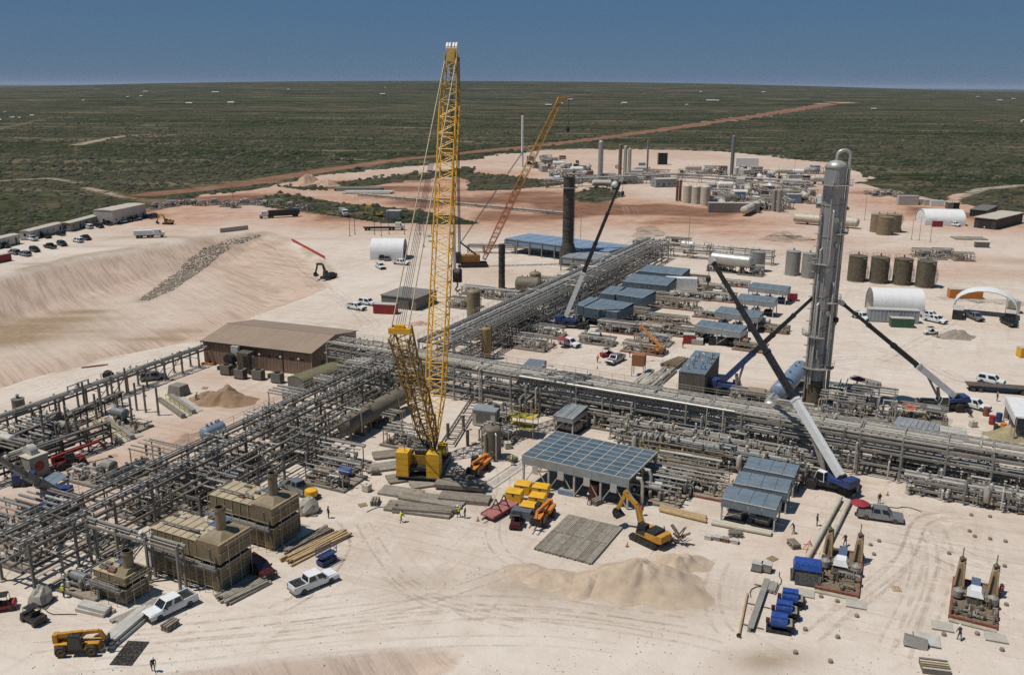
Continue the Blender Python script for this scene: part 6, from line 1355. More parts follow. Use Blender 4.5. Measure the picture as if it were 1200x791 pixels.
pt(utv(DARK),'utility_cart',40,728,'dark roofed utility cart near the lower left corner','utility cart',ANG((50,732),(30,722)))
pt(utv(RED),'utility_cart',3,714,'red utility cart cut by the left edge','utility cart',R(20))
pt(utv(MAROON),'utility_cart',605,616,'dark red utility cart in front of the yellow boxes','utility cart',ANG((606,608),(602,620)))
pt(utv(RED),'utility_cart',711,418,'red utility cart behind the grey pickup','utility cart',R(200))
pt(utv(WHITE),'utility_cart',1090,392,'white utility cart near the gravel cone','utility cart',R(180))
pt(telehandler(CATY),'telehandler',95,763,'yellow orange telehandler in the lower left corner','telehandler',ANG((72,768),(120,766)))
pt(telehandler(ORNG,.4,.2),'telehandler',636,610,'orange telehandler beside the timber mat square','telehandler',ANG((646,596),(626,620)))
pt(telehandler(ORNG,.2,.1),'telehandler',561,553,'orange telehandler right of the yellow crane','telehandler',ANG((571,542),(549,560)))
pt(telehandler(ORNG,1.5,3.2),'telehandler',765,414,'orange boom handler behind the brown box with raised boom','telehandler',R(130))
pt(telehandler(RED,2.5,.6),'boom_lift',83,546,'red boom lift near the bare steel columns','boom lift',ANG((68,549),(112,538)))
pt(excavator(CATY),'excavator',760,634,'yellow excavator on the dirt mound with its boom raised','excavator',ANG((772,640),(738,624)))
pt(excavator(DARK,1),'excavator',385,327,'dark excavator on the slope of the basin','excavator',ANG((392,327),(373,324)))
pt(excavator(CATY,1),'excavator',197,263,'small yellow machine by the basin rim','excavator',R(170),sc=.9)
pt(excavator(YEL,1),'excavator',441,254,'yellow machine on the green strip edge','excavator',R(170))
def semi(px, py, rz, tm, label, L=14, box=3.4):
    k = K(); k.add('cab', B().box(4.8,-1.2,1.0,7.2,1.2,3.2).box(7.2,-1.0,.8,8.6,1.0,2.1), WHITE); k.add('cab_window', B().box(6.9,-1.22,2.0,7.22,1.22,2.9), GLASS); k.add('chassis', B().box(-L+5,-1.1,.8,7.4,1.1,1.15), DARK)
    k.add('trailer_box', B().box(-L+4.4,-1.28,1.2,4.3,1.28,box), tm); wheels(k,(-L+5.6,-L+6.9,2.6,3.9,7.6),1.0,.5,.5); c = GT(px,py); k.put('semi_truck', label, 'truck', (c.x,c.y,c.z), rz)
semi(326,255,R(205),BLKC,'white semi truck with a long black trailer on the far haul road')
semi(166,279,R(15),WHITE,'white box truck beside the basin rim',7,3.0)
semi(402,252,R(290),GREY,'white tanker truck by the green strip',9,3.0)
semi(1180,460,R(-14),mat('flatbed_deck','#4d4844'),'flatbed trailer truck at the right edge with a blue box',12,1.35)
semi(450,270,R(4),DARK,'dark flatbed trailer behind the row of poles',13,1.4)

# ================================================================ offices, tents, boxes behind
def off(p, q, label, m, Hh=3.6, W=4.2, nw=5):
    a, c = GT(*p), GT(*q); L = (c-a).length; mid = (a+c)/2; rz = math.atan2(c.y-a.y,c.x-a.x); trailer_office(m, round(L,1), W, Hh, nw).put('office_trailer', label, 'office trailer', (mid.x-math.sin(rz)*W/2,mid.y+math.cos(rz)*W/2,0), rz)
off((-22,297),(24,285.5),'office trailer cut by the left edge',LGREY)
off((36,282),(75,271.5),'office trailer second from the left edge',LGREY)
off((83,272),(120,261.5),'grey office trailer third from the left edge',GREY)
off((133,264),(172,255),'tall white topped office building at the end of the trailer row',LGREY,6.2,9)
pt(container(RED),'shipping_container',2,307,'dark red container at the left edge','container',R(70))
pt(container(RED),'shipping_container',452,367,'red container beside the dark flat building','container',R(-10))
pt(container(DGREY),'shipping_container',1150,290,'grey container on the far right pad','container',R(-10),sc=.8)
c, L, W, a = RECT([(449,347),(493,351),(506,341),(470,336)], 3.2); k = K(); k.add('wall', B().box(-L/2,-W/2,0,L/2,W/2,3.2), DGREY); k.add('roof', B().box(-L/2-.2,-W/2-.2,3.2,L/2+.2,W/2+.2,3.45), mat('grey_flat_roof','#6f6c68',.7,0,.2,.4,.3)); k.add('doorway', B().box(L*.3,-W/2-.04,0,L*.38,-W/2,2.4), DARK); k.put('flat_building', 'dark flat roofed building behind the yellow boom', 'building', (c.x,c.y,0), a)
pt(tunnel_tent(11.5,9.5,6.8,2.4,FAB),'tunnel_tent',456,302,'white tunnel tent with a dark open right end','tent',R(-2))
pt(tunnel_tent(13,9,6.6,2.6,FAB),'tunnel_tent',1047,366,'white tunnel tent behind the grey lettered container','tent',R(-8))
def lettered():
    c = GT(1045,377); k = K(); k.add('shell', B().box(-6.2,-1.25,.15,6.2,1.25,3.3), mat('pale_blue_grey_box','#8a98a3',.5,.1,.12,.6,.15)); k.add('roof', B().box(-6.3,-1.35,3.3,6.3,1.35,3.42), LGREY)
    for i in range(2): k.add('door', B().box(-1.3+i*1.3,-1.31,.3,-.05+i*1.3,-1.26,2.6), LGREY)
    for i in range(14): k.add('corrugation', B().box(-6.0+i*.9,-1.29,.3,-5.75+i*.9,-1.255,3.1), LGREY)
    k.put('storage_container', 'long pale container with corrugated sides before the white tent', 'container', (c.x,c.y,0), R(-9))
lettered()
pt(container(GREEN),'shipping_container',1056,383,'green container at the front of the pale container','container',R(-9),sc=.9)
pt(tunnel_tent(6,15,7.0,2.6,FAB),'arched_shelter',1153,369,'white arched shelter open to the camera near the orange trailer','shelter',R(62))
for i, (px, py) in enumerate(((1122,372),(1183,376))): pt(container(DARK),'shipping_container',px,py,'black container under the %s leg of the white arch' % ('left','right')[i],'container',R(62))
pt(container(ORNG,9.0),'orange_trailer',1130,349,'orange trailer behind the white arch','trailer',R(-8))
pt(container(CREAM,3.0,3.0,3.4),'cream_box',1186,366,'cream box hut right of the white arch','hut',R(-20))
pt(tunnel_tent(17,14,6.4,2.0,FAB,True),'tunnel_tent',1101,262,'large white far tent with a red door','tent',R(-6))
pt(container(RED,4.5,.6,2.6,False),'red_door_panel',1098,266,'red door panel in front of the far white tent','door panel',R(-6))
pt(container(LGREY,10,3.5,4.6),'shipping_container',1063,240,'tall pale container at the left end of the far white row','container',R(-6))
for i in range(4): pt(container((WHITE,LGREY,CREAM,WHITE)[i],6.5),'shipping_container',1075+i*7.5,239+i*.7,('first','second','third','fourth')[i]+' box of the low white far row, counted from the tall pale container','container',R(-6))
c, L, W, a = RECT([(1158,256),(1184,259),(1184,248),(1160,246)], 4.5); k = K(); k.add('wall', B().box(-L/2,-W/2,0,L/2,W/2,4.4), mat('dark_brown_wall','#3b322c',.7,0,.2,.6,.15)); k.add('roof', B().box(-L/2-.4,-W/2-.4,4.4,L/2+.4,W/2+.4,4.7), CREAM); k.add('opening', B().box(-L*.3,-W/2-.05,0,L*.3,-W/2,3.4), DARK); k.put('far_shed', 'dark shed with a cream roof at the far right', 'shed', (c.x,c.y,0), a)
c, L, W, a = RECT([(1142,246),(1162,248),(1164,241),(1146,240)], 3); k = K(); k.add('wall', B().box(-L/2,-W/2,0,L/2,W/2,3), DARK); k.add('roof', B().box(-L/2-.2,-W/2-.2,3,L/2+.2,W/2+.2,3.2), DGREY); k.put('far_shed', 'low black shed left of the cream roofed one', 'shed', (c.x,c.y,0), a)
for i, px in enumerate((1112,1119)): pt(container(BLKC if i else DGREY,5,2.5,3.4),'shipping_container',px,245,('grey','black')[i]+' upright box behind the far white tent','container',R(80))
for i, px in enumerate((1126,1145)): 
    c = GT(px,280); k = K(); k.add('deck', B().box(-3,-3,.05,3,3,.35), mat('grating_mat','#8a8072',.8,0,.3,2,.3)); k.add('edge_beam', B().box(-3.1,-3.1,.0,3.1,-2.9,.45), GREY); k.add('edge_beam', B().box(-3.1,2.9,0,3.1,3.1,.45), GREY); k.put('ground_mat', ('left','right')[i]+' square grey mat on the far right pad', 'mat', (c.x,c.y,0), R(-8))
pt(container(ROOFG,6.5,5,3.6),'metal_hut',462,256,'silver metal hut on the edge of the green strip','hut',R(-6))
pt(container(WHITE,9,3,4,False),'box_trailer',798,341,'white box trailer between the shelters','trailer',R(-8))
pt(trailer_office(ROOFG,14,8,5,4),'far_building',778,219,'grey metal building in the far plant','building',R(14))
pt(container(BLKC,7,5,9),'black_box',776,193,'tall black box in the far plant','tank battery',R(0))
pt(container(WHITE,17,3,6),'white_building',875,195,'white far building left of the silver tower top','building',R(-4))
pt(container(GREY,24,4,4.6),'grey_bin',859,249,'long grey container before the far plant','container',R(-4))
k = K()
for i in range(6): k.add('deck_plate', B().box(-1.25+i*.42,-1.0,2.3,-.86+i*.42,1.0,2.4), RUST)
for x in (-1.2,1.2):
    for y in (-.95,.95): k.add('leg', B().box(x-.06,y-.06,0,x+.06,y+.06,2.3), RUST)
k.add('box', B().box(-1.3,-1.05,2.4,1.3,1.05,4.7), mat('plywood_brown','#8a5a3a',.8,0,.2,1.5,.2)); pt(k,'brown_box',748,440,'brown box on legs behind the long rack','box',R(-20))

# ================================================================ far plant across the clay flat
def HTZ(px, base, top): x, y = G(px, base); return max(2.0, AT(px, top, y).z)
far_cols = [(612,196,136,1.3,WHITE,'slim white flare stack at the left of the far plant'),(703,216,165,2.2,SILVER,'tall silver column in the far plant'),(726,208,169,1.7,TAN,'tan column right of the tall silver one'),(732,208,171,1.6,CREAM,'cream column, middle of the far trio'),(737,208,174,1.5,CREAM,'shorter cream column, right of the far trio'),
            (758,204,164,.9,GREY,'thin grey mast column in the far plant'),(857,206,159,1.8,DSILV,'tall grey tower at the right of the far plant'),(793,236,212,1.0,RUST,'slim brown column left of the cream drums'),(796.5,236,211,1.0,RUST,'second slim brown column left of the cream drums'),
            (805,238,216,2.6,CREAM,'left of the three upright cream drums'),(815,239,217,2.6,CREAM,'middle of the three upright cream drums'),(826,241,217,2.6,CREAM,'right of the three upright cream drums'),(906,248,222,1.6,STEEL,'left grey filter column at the far plant front'),(912,249,222,1.6,STEEL,'right grey filter column at the far plant front'),(863,205,196,2.2,LGREY,'short grey drum beside the tall grey tower'),(869,206,196,2.2,LGREY,'second short grey drum beside the tall grey tower')]
for px, b_, t_, r, m, lab in far_cols: vv(px, b_, r*(.68 if r < 2.5 else .9), round(HTZ(px,b_,t_),1), m, 'process_tower', lab, 'tower', 0, True)
rr_ = random.Random(11)
fk = [skid(11,6,4,101,'mix',1.2), skid(14,7,4.5,102,'tan',1.0), skid(9,6,4,103,'mix',1.2), skid(12,5,3.5,104,'tan',1.0)]
spots = [(650,206),(662,209),(672,211),(684,208),(690,213),(698,214),(712,212),(716,218),(724,214),(735,215),(742,213),(752,211),(765,206),(772,208),(800,206),(812,207),(826,205),(838,204),(846,207),(852,212),(866,213),(878,208),(884,204),(892,205),(842,240),(852,238),(846,232),(866,238),(880,235),(892,233),(899,238),(905,230),(914,228),(920,236),(925,228),(932,222),(940,224),(946,218),(934,232),(946,230),(640,190),(652,192),(630,197),(668,204),(872,222),(884,222),(915,214),(928,212),(945,210),(955,204),(645,198),(948,238),(918,244),(896,246),(838,234),(852,226)]
for i, (px, py) in enumerate(spots):
    x, y = G(px, py); fk[i % 4].put('process_skid', ('grey','tan')[i % 2] + ' process skid in the far plant beyond the clay flat', 'process skid', (x,y,0), rr_.choice((0,R(-15),R(75),R(90))), ('grey','tan')[i % 2] + ' far plant skids', rr_.uniform(.9,1.3))
bx = [container(DGREY,6,3,3.2), container(LGREY,8,4,4), container(BLKC,5,3,3), container(WHITE,7,3,3.4), container(RUST,5,3,3), container(PBLUE,6,4,4)]; fr_ = random.Random(5); n_ = ('dark grey','pale grey','black','white','rusty','blue grey')
for i in range(84):
    q = fr_.random(); px, py = (fr_.uniform(645,765), fr_.uniform(196,216)) if q < .4 else ((fr_.uniform(830,965), fr_.uniform(200,246)) if q < .85 else (fr_.uniform(610,680), fr_.uniform(186,202)))
    x, y = G(px, py); bx[i % 6].put('equipment_box', n_[i % 6] + ' equipment box standing in the far plant', 'equipment box', (x,y,0), fr_.uniform(-.3,.3)+fr_.choice((0,1.57)), n_[i % 6] + ' far equipment boxes', fr_.uniform(.6,1.25))
fv = [hvessel(10,1.8,CREAM,3.2), hvessel(8,1.6,WHITE,2.8), hvessel(9,1.5,LGREY,2.8)]
for i, (px, py) in enumerate([(660,200),(676,203),(690,200),(752,203),(850,222),(858,234),(876,228),(902,224),(930,218),(942,236),(655,196),(838,240),(846,246),(866,232),(888,246),(918,206),(934,206),(948,204),(705,221),(720,222),(745,206),(812,202),(890,212),(905,208),(960,216),(922,220)]):
    x, y = G(px, py); fv[i % 3].put('horizontal_vessel', ('cream','white','grey')[i % 3] + ' horizontal vessel in the far plant', 'vessel', (x,y,0), rr_.choice((0,R(10),R(80))), ('cream','white','grey')[i % 3] + ' far vessels')
rack('pipe_rack', 'pale pipe rack through the far plant', G(640,213,4), G(800,206,4), 4, (3,5), 12, (4,6), 31, tray=False, pm=[LGREY,WHITE,STEEL])
rack('pipe_rack', 'pale pipe rack on the right side of the far plant', G(800,206,4), G(945,215,4), 4, (3,5), 12, (4,6), 32, tray=False, pm=[LGREY,WHITE,STEEL])
rack('pipe_run', 'low pipe run crossing the clay flat behind the cranes', G(420,228,1), G(668,251,1), 2.4, (1.2,), 14, (4,), 33, tray=False, cat='pipe run', pm=[CREAM,LGREY,GREY])
jm = [skid(9,5,2.2,111,'low',1.6), skid(7,5,2.6,112,'tan',1.6)]
for i, (px, py) in enumerate([(188,244),(198,242),(207,241),(216,240),(226,240),(236,241),(256,240),(266,242),(276,243),(284,239),(292,240),(302,238),(310,241),(325,240),(345,244),(360,246)]):
    c = GT(px,py); jm[i % 2].put('scrap_pile', ('grey','rusty')[i % 2] + ' heap of stored parts along the far edge of the pad', 'stored parts', c, rr_.uniform(0,3), ('grey','rusty')[i % 2] + ' stored parts by the green edge')
for i, (px, py) in enumerate([(1030,230),(1037,228),(1046,229),(1052,231),(1022,228)]):
    c = GT(px,py); jm[i % 2].put('scrap_pile', 'dark stored machinery left of the tall pale container, %s' % ('second','third','fourth','fifth','first')[i] + ' from the left', 'stored parts', c, rr_.uniform(0,3))
for i, (px, py, mm_) in enumerate([(1080,300,RUST),(1092,303,RED),(1104,300,GREY),(1116,302,GREY),(1128,305,STEEL)]):
    c = GT(px,py); jm[(i+1) % 2].put('stored_pipes', ('rusty','red','grey','steel','long')[i] + ' parts pile behind the brown tanks', 'stored parts', c, R(-10))
pile('pipe_stack','long dark pipe stack beside the far clay mounds','pipe stack',GT(420,223),R(2),10,26,.45,DGREY,2)
pile('pipe_stack','second long pipe stack in front of the dark one','pipe stack',GT(432,227),R(2),8,26,.4,LGREY,2,seed=3)
for i, (px, h) in enumerate(((416,8),(439,7),(456,9),(474,8),(492,8),(506,7),(410,5),(447,5))):
    c = GT(px,275 if i < 6 else 277); lightpole(h+2,1,DARK).put('utility_pole', 'bare dark pole in the row behind the white tunnel tent', 'pole', c, 0, 'bare poles behind the tunnel tent')
for px, py, h, lab in ((497,290,11,'thin pole beside the tunnel tent'),(680,296,13,'light pole right of the black stack'),(806,300,14,'pole with a dark lamp cluster by the far rack'),(1013,258,14,'light pole behind the silver tower'),(273,233,12,'lone pole by the stored parts'),(131,256,10,'thin pole before the tall office building'),(1068,281,8,'left post behind the brown tanks'),(1077,282,9,'middle post behind the brown tanks'),(1090,284,9,'right post behind the brown tanks'),(930,212,13,'light pole in the far plant'),(750,424,9,'lamp pole beside the brown box')):
    pt(lightpole(h,2),'light_pole',px,py,lab,'pole')
# red safety fence on the basin rim
a_, c_ = GT(342,283), GT(381,304); k = K()
for i in range(12):
    p, q = a_.lerp(c_,i/12), a_.lerp(c_,(i+1)/12); k.add('fence_net', B().bar(p+Vector((0,0,.75)), q+Vector((0,0,.75)), .05, .8), mat('red_net','#b23226',.8,0,.2,2,.1)); k.add('stake', B().bar(p, p+Vector((0,0,1.3)), .07), RED)
k.put('safety_fence', 'red safety fence running down the basin rim', 'fence', (0,0,0))
k = K(); a_, c_ = GT(258,273), GT(291,269)
for i in range(8): p, q = a_.lerp(c_,i/8), a_.lerp(c_,(i+.97)/8); k.add('barrier_panel', B().bar(p+Vector((0,0,.9)), q+Vector((0,0,.9)), .25, 1.8), CONC)
k.put('concrete_barrier', 'low pale concrete wall on the basin rim', 'barrier', (0,0,0))

# white specks of buildings and tanks far out on the plain
rr_ = random.Random(77)
for i, (px, py, w) in enumerate([(8,124,40),(14,123,30),(22,121,34),(30,120,26),(38,118,44),(46,119,22),(190,102,40),(238,98,46),(268,101,50),(285,98,36),(455,97,44),(458,98,30),(170,104,30),(185,101,20),(640,98,40),(652,97,50),(664,98,36),(725,96,30),(795,103,24),(810,103,20),(822,102,60),(828,104,44),(1005,105,40),(1145,108,40),(1160,107,34),(1178,112,30),(1175,140,26),(1120,106,30),(60,117,24),(120,105,30),(350,97,28),(880,101,28)]):
    d_ = rr_.uniform(2600, 5200) if py < 112 else rr_.uniform(1700, 2300); r0 = ray(px, 300); a_ = math.atan2(r0[0], r0[1]); x, y = d_*math.sin(a_), d_*math.cos(a_)
    s_ = rr_.uniform(.6,1.2)*(1.0 if py < 112 else .5); z = gz(x,y); k = K(); w *= .6; hh = rr_.uniform(3,6); m_ = rr_.choice([LGREY,CREAM,WHITE,GREY]); k.add('wall', B().box(-w*.4*s_,-5*s_,0,w*.4*s_,5*s_,hh*s_), m_); k.add('roof', B().prism([(-6*s_,hh*s_),(6*s_,hh*s_),(1*s_,(hh+2.5)*s_)], -w*.42*s_, w*.42*s_, 'yz'), LGREY)  # roof slope shaped toward the camera to catch sun and brighten the speck
    k.put('distant_building', 'pale building speck far out on the plain', 'building', (x,y,z), rr_.uniform(-.3,.3), 'pale building specks toward the horizon')
# ================================================================ foreground yard
# timber mats under the yellow crane and on the sand
wood2 = mat('pale_timber', '#8b8478', .85, 0, .35, 1.4, .3, bump=.3)
mats_ = [(478,560,20),(505,566,20),(530,560,20),(470,578,-18),(495,584,-18),(520,588,-18),(478,596,-14),(505,600,-14),(460,533,18),(452,548,20)]
for i, (px, py, a) in enumerate(mats_): 
    x, y = G(px,py); mat_kit(6,6.4,.5,.28,(WOOD,wood2)[i % 2],i % 3).put('crane_mat', 'grey timber crane mat laid under or beside the yellow crane', 'crane mat', (x,y,.03 + .005*i), R(a), 'timber mats around the yellow crane')
for i, (px, py, a, lab) in enumerate(((545,586,-12,'top timber mat of the stack right of the crane tracks'),(540,572,-10,'thick timber mat right of the crane tracks'))):
    x, y = G(px,py); mat_kit(5,7.5,.5,.6,WOOD,7).put('crane_mat', lab, 'crane mat', (x,y,.02+.31*i), R(a))
c, L, W, a = RECT([(625,643),(692,660),(731.5,618),(666,602)], 0.2)
for i in range(8):
    for j in range(2):
        x, y = -L/2 + L*(i+.5)/8, -W/2 + W*(j+.5)/2; p = Vector((c.x + x*math.cos(a) - y*math.sin(a), c.y + x*math.sin(a) + y*math.cos(a), .02))
        mat_kit(4, round(W/2-.15,2), round(L/8/4-.01,3), .25, wood2 if (i+j) % 3 else WOOD, (i*2+j) % 4).put('crane_mat', 'weathered timber mat, %s from the left in the %s row of the mat square' % (ORD[i], ('front','rear')[j]), 'crane mat', p, a + math.pi/2, '%s row of the timber mat square' % ('front','rear')[j])
pile('lumber_stack','long stack of lumber beams above the second white pickup','lumber stack',Vector((*G(372,642),0)),ANG((335,660),(412,622)),6,9.5,.14,LUMB,2,True,1,piece='beam',gap=3.0)
pile('lumber_stack','thin lumber stack behind the long one','lumber stack',Vector((*G(360,634),0)),ANG((335,650),(395,618)),5,7.5,.13,WOOD,2,True,2,piece='beam',gap=2.9)
pile('timber_stack','grey beam stack on the sand below the crane mats','timber stack',Vector((*G(498,600),0)),R(-8),6,8.5,.18,WOOD,2,True,4,piece='beam')
pile('timber_stack','grey plank stack beside the nearest tan heater','timber stack',Vector((*G(286,692),0)),ANG((262,705),(312,680)),8,6,.14,wood2,2,True,5,piece='plank',gap=2.5)
pile('tray_stack','grey cable tray stack behind the telehandler','tray stack',Vector((*G(148,738),0)),ANG((125,755),(165,722)),5,7.5,.2,LGREY,2,True,6,piece='tray')
pile('tray_stack','grey steel bundle left of the nearest white pickup','steel bundle',Vector((*G(168,715),0)),ANG((145,725),(200,700)),5,6.5,.15,STEEL,1,True,7,piece='bar')
pile('tray_stack','grey steel bundle below the smallest heater','steel bundle',Vector((*G(112,716),0)),R(-20),4,4,.2,LGREY,2,True,8,piece='bar')
pile('pipe_stack','pair of tan pipes lying right of the excavator','pipe stack',Vector((*G(802,604),0)),ANG((782,599),(832,611)),3,6.8,.28,LUMB,1,False,9)
pile('pipe_stack','tan pipe lying before the front small shelter','pipe stack',Vector((*G(868,620),0)),ANG((840,615),(898,626)),2,8,.3,CREAM,1,False,10)
pile('pipe_stack','big bundle of tan pipe spools behind the long rack','pipe stack',Vector((*G(762,447),0)),ANG((735,470),(790,430)),9,11,.28,CREAM,2,False,11,mess=.16)
pile('pipe_stack','steel pipes beside the bundle of tan spools','pipe stack',Vector((*G(777,442),0)),ANG((752,462),(802,425)),5,9,.3,STEEL,2,False,12,mess=.16)
pile('pipe_stack','tan pipes at the back of the spool bundle','pipe stack',Vector((*G(792,427),0)),ANG((775,434),(806,420)),7,7,.25,TAN,2,False,16,mess=.16)
pile('pipe_stack','pipe rack of short tan pieces behind the long rack','pipe stack',Vector((*G(680,440),0)),ANG((652,436),(712,446)),3,9,.2,TAN,1,False,17)
pile('pipe_stack','dark girders lying right of the silver tower','steel stack',Vector((*G(1015,448),0)),ANG((998,444),(1034,454)),3,6,.3,GREY,1,True,13,piece='girder')
for i, (p, q, r, m, lab) in enumerate((((985,583),(945,655),.36,CREAM,'left one of two long tan pipes before the blue crane'),((995,587),(960,658),.36,CREAM,'right one of two long tan pipes before the blue crane'))):
    a_, c_ = G3(*p,.5), G3(*q,.5); k = K(); k.add('pipe_run', B().tube(a_,c_,r,n=12), m, smooth=True)
    for t in (.15,.5,.85): s = a_.lerp(c_,t); k.add('block', B().cbox((s.x,s.y,.07),(1.1,.3,.14),math.atan2(c_.y-a_.y,c_.x-a_.x)+math.pi/2), WOOD)
    k.put('long_pipe', lab, 'pipe', (0,0,0))
a_, c_ = G3(899,680,.3), G3(879,738,.3); k = K(); dd = (c_-a_).normalized(); sd2 = Vector((-dd.y,dd.x,0)); k.add('web', B().bar(a_,c_,.12,.5), GREY); k.add('flange', B().bar(a_+Vector((0,0,.26)),c_+Vector((0,0,.26)),.7,.06), GREY); k.add('flange', B().bar(a_-Vector((0,0,.26)),c_-Vector((0,0,.26)),.7,.06), GREY)
for t in (.1,.5,.9): s = a_.lerp(c_,t); k.add('cradle', B().bar(s-sd2*1.3-Vector((0,0,.2)), s+sd2*1.3-Vector((0,0,.2)), .12), DGREY)
k.put('steel_girder', 'grey steel girder lying left of the blue drums', 'girder', (0,0,0))
a_, c_ = G3(876,695,.25), G3(866,744,.25); k = K(); k.add('tube', B().tube(a_,c_,.12,n=8), LUMB); k.add('flange', B().lathe([(.28,0),(.28,.1)],10,c_,c_-a_), DARK); k.put('thin_pipe', 'thin tan pipe with a dark end left of the girder', 'pipe', (0,0,0))
for i, (px, py) in enumerate(((887,668),(898,669))):
    x, y = G(px,py); k = K(); k.add('casing', B().box(-.6,-.55,.15,.6,.55,1.1), GREY); k.add('lid', B().box(-.63,-.58,1.1,.63,.58,1.18), LGREY); k.add('pallet', B().box(-.7,-.6,0,.7,.6,.14), DARK); k.put('grey_cabinet', ('left','right')[i]+' one of two small grey cabinets by the girder', 'cabinet', (x,y,0), SA)
x, y = G(905,690); pile('tray_stack','short grey bar bundle beside the girder','steel bundle',Vector((x,y,0)),R(62),5,2.2,.12,STEEL,2,True,14,piece='bar')
# blue drums
for i, (px, py) in enumerate(((925,709),(918,723),(912,738))):
    x, y = G(px,py); k = K(); k.add('drum', B().lathe([(.3,-1.05),(.85,-.98),(.85,.98),(.3,1.05)], 18, (0,0,1.35), (1,0,0)), RBLUE, smooth=True); k.add('cowl', B().box(-1.0,-.6,1.9,1.0,.55,2.25), RBLUE)
    k.add('skid_frame', B().box(-1.5,-.95,.05,1.5,.95,.35), DARK); k.add('engine', B().box(1.05,-.5,.35,1.9,.5,1.3), DARK); k.add('pump_head', B().lathe([(.35,0),(.35,.5)],10,(-1.1,0,1.2),(-1,0,0)), MAROON)
    k.add('fender', B().box(.9,-.9,1.3,1.6,.9,1.38), GREY); k.put('blue_pump_unit', 'royal blue pump unit, %s of the three at the bottom right' % ('rearmost','middle','nearest')[i], 'pump unit', (x,y,0), SA+R(8), None, .88)
x, y = G(945,676); k = K(); k.add('tarp', B().hexa(fr(-1.7,1.7,1.2,1.5,-1.5,1.5,.9,2.2)), RBLUE); k.add('base', B().box(-1.6,-1.3,.1,1.6,1.3,1.4), DARK); k.add('skid_frame', B().box(-1.9,-1.5,0,1.9,1.5,.12), DARK)
for s in (-1,1): k.add('corner_post', B().bar((s*1.75,-1.25,0),(s*1.75,-1.25,1.7),.1), GREY)
k.add('front_shadow_sheet', B().hexa([Vector(p) for p in ((-1.4,-2.3,.1),(1.5,-2.3,.1),(1.5,-1.35,1.2),(-1.4,-1.35,1.2),(-1.4,-2.3,.16),(1.5,-2.3,.16),(1.5,-1.35,1.26),(-1.4,-1.35,1.26))]), DARK); k.put('covered_generator', 'generator under a bright blue tarp beside the timber clad skid', 'generator', (x,y,0), SA+R(8))  # dark sloping sheet stands in for the shadow in front of the generator
# two timber clad skids
def clad_skid(px, label, seed):
    c, L, W, a = RECT(px, .3); rr = random.Random(seed); k = K(); L, W = max(L,5.0), max(W,8.0); T_ = mat('tan_wrap','#84715a',.8,0,.3,1.2,.2)
    k.add('base_frame', B().box(-L/2,-W/2,0,-L/2+.25,W/2,.4).box(L/2-.25,-W/2,0,L/2,W/2,.4).box(-L/2+.25,-W/2,0,L/2-.25,-W/2+.3,.42).box(-L/2+.25,W/2-.3,0,L/2-.25,W/2,.42), RUST); k.add('deck', B().box(-L/2+.2,-W/2+.25,.25,L/2-.2,W/2-.25,.32), mat('dirty_deck','#6b5c4c',.85,0,.35,2,.3))
    k.add('front_step', B().box(-L/2+.1,-W/2-.7,.05,L/2-.1,-W/2-.05,.14), mat('pale_rail','#a39a88'))
    for s in (-1,1):
        x = s*L*.36; y = W*.34; b = B().hexa([Vector(p) for p in ((x-.55,y-.75,.4),(x+.5,y-.8,.4),(x+.6,y+.7,.4),(x-.5,y+.8,.4),(x-.4,y-.45,3.0),(x+.3,y-.5,3.5),(x+.45,y+.5,3.7),(x-.35,y+.55,3.3))])
        j = k.add('wrapped_column', b, T_); k.add('spire', B().tube((x,y,3.5),(x,y,5.2),.06), DTAN, j); k.add('side_slat', B().bar((x-.3,y-.75,3.2),(x-.5,y-1.05,.6),.2,.12), LUMB, j); k.add('side_slat', B().bar((x+.3,y-.75,3.4),(x+.5,y-1.05,.6),.2,.12), LUMB, j); k.add('cap_valve', B().lathe([(.3,3.6),(.35,3.8),(.12,4.1)],8,(x,y,0)), DTAN, j)
        k.add('side_vessel', B().lathe([(.2,.4),(.6,.6),(.6,1.4),(.2,1.7)],12,(x,-W*.02,0)), GREY)
    k.add('hood', B().hexa(fr(-.9,.9,1.0,1.3,-.55,.55,.7,2.0)), WHITE); k.add('walkway', B().box(-.5,W*.12,1.0,.5,W*.46,1.08), mat('blue_grating','#4d6582')); k.add('hood_base', B().box(-.8,-.9,.3,.8,.9,1.3), DGREY)
    for i in range(26):
        x, y = rr.uniform(-L*.42,L*.42), rr.uniform(-W*.45,W*.1); z = rr.uniform(.6,1.4); x1 = max(-L*.45,min(L*.45,x+rr.uniform(-1.6,1.6))); y1 = max(-W*.46,min(W*.2,y+rr.uniform(-1.5,1.5)))
        k.add('pipe', B().path([(x,y,.3),(x,y,z),(x1,y,z),(x1,y1,z)] if abs(x1-x)>.3 and abs(y1-y)>.3 else [(x,y,.3),(x,y,z+.4)], rr.choice((.06,.09,.13)), 6), rr.choice([TAN,OLIVE,STEEL,GREY,DTAN]), smooth=True)
    for i in range(8): x, y = rr.uniform(-L*.42,L*.42), rr.uniform(-W*.45,-W*.1); k.add('valve', B().lathe([(.18,.3),(.25,.5),(.25,.8),(.1,1.0)],8,(x,y,0)), rr.choice([OLIVE,DTAN,DGREY]))
    k.put('treater_skid', label, 'process skid', (c.x,c.y,0), a)
clad_skid([(957,688),(996,697),(1010,648),(975,642)],'timber wrapped twin column skid right of the blue tarp',1)
clad_skid([(1117,722),(1159,734),(1166,686),(1125,678)],'timber wrapped twin column skid near the lower right corner',2)
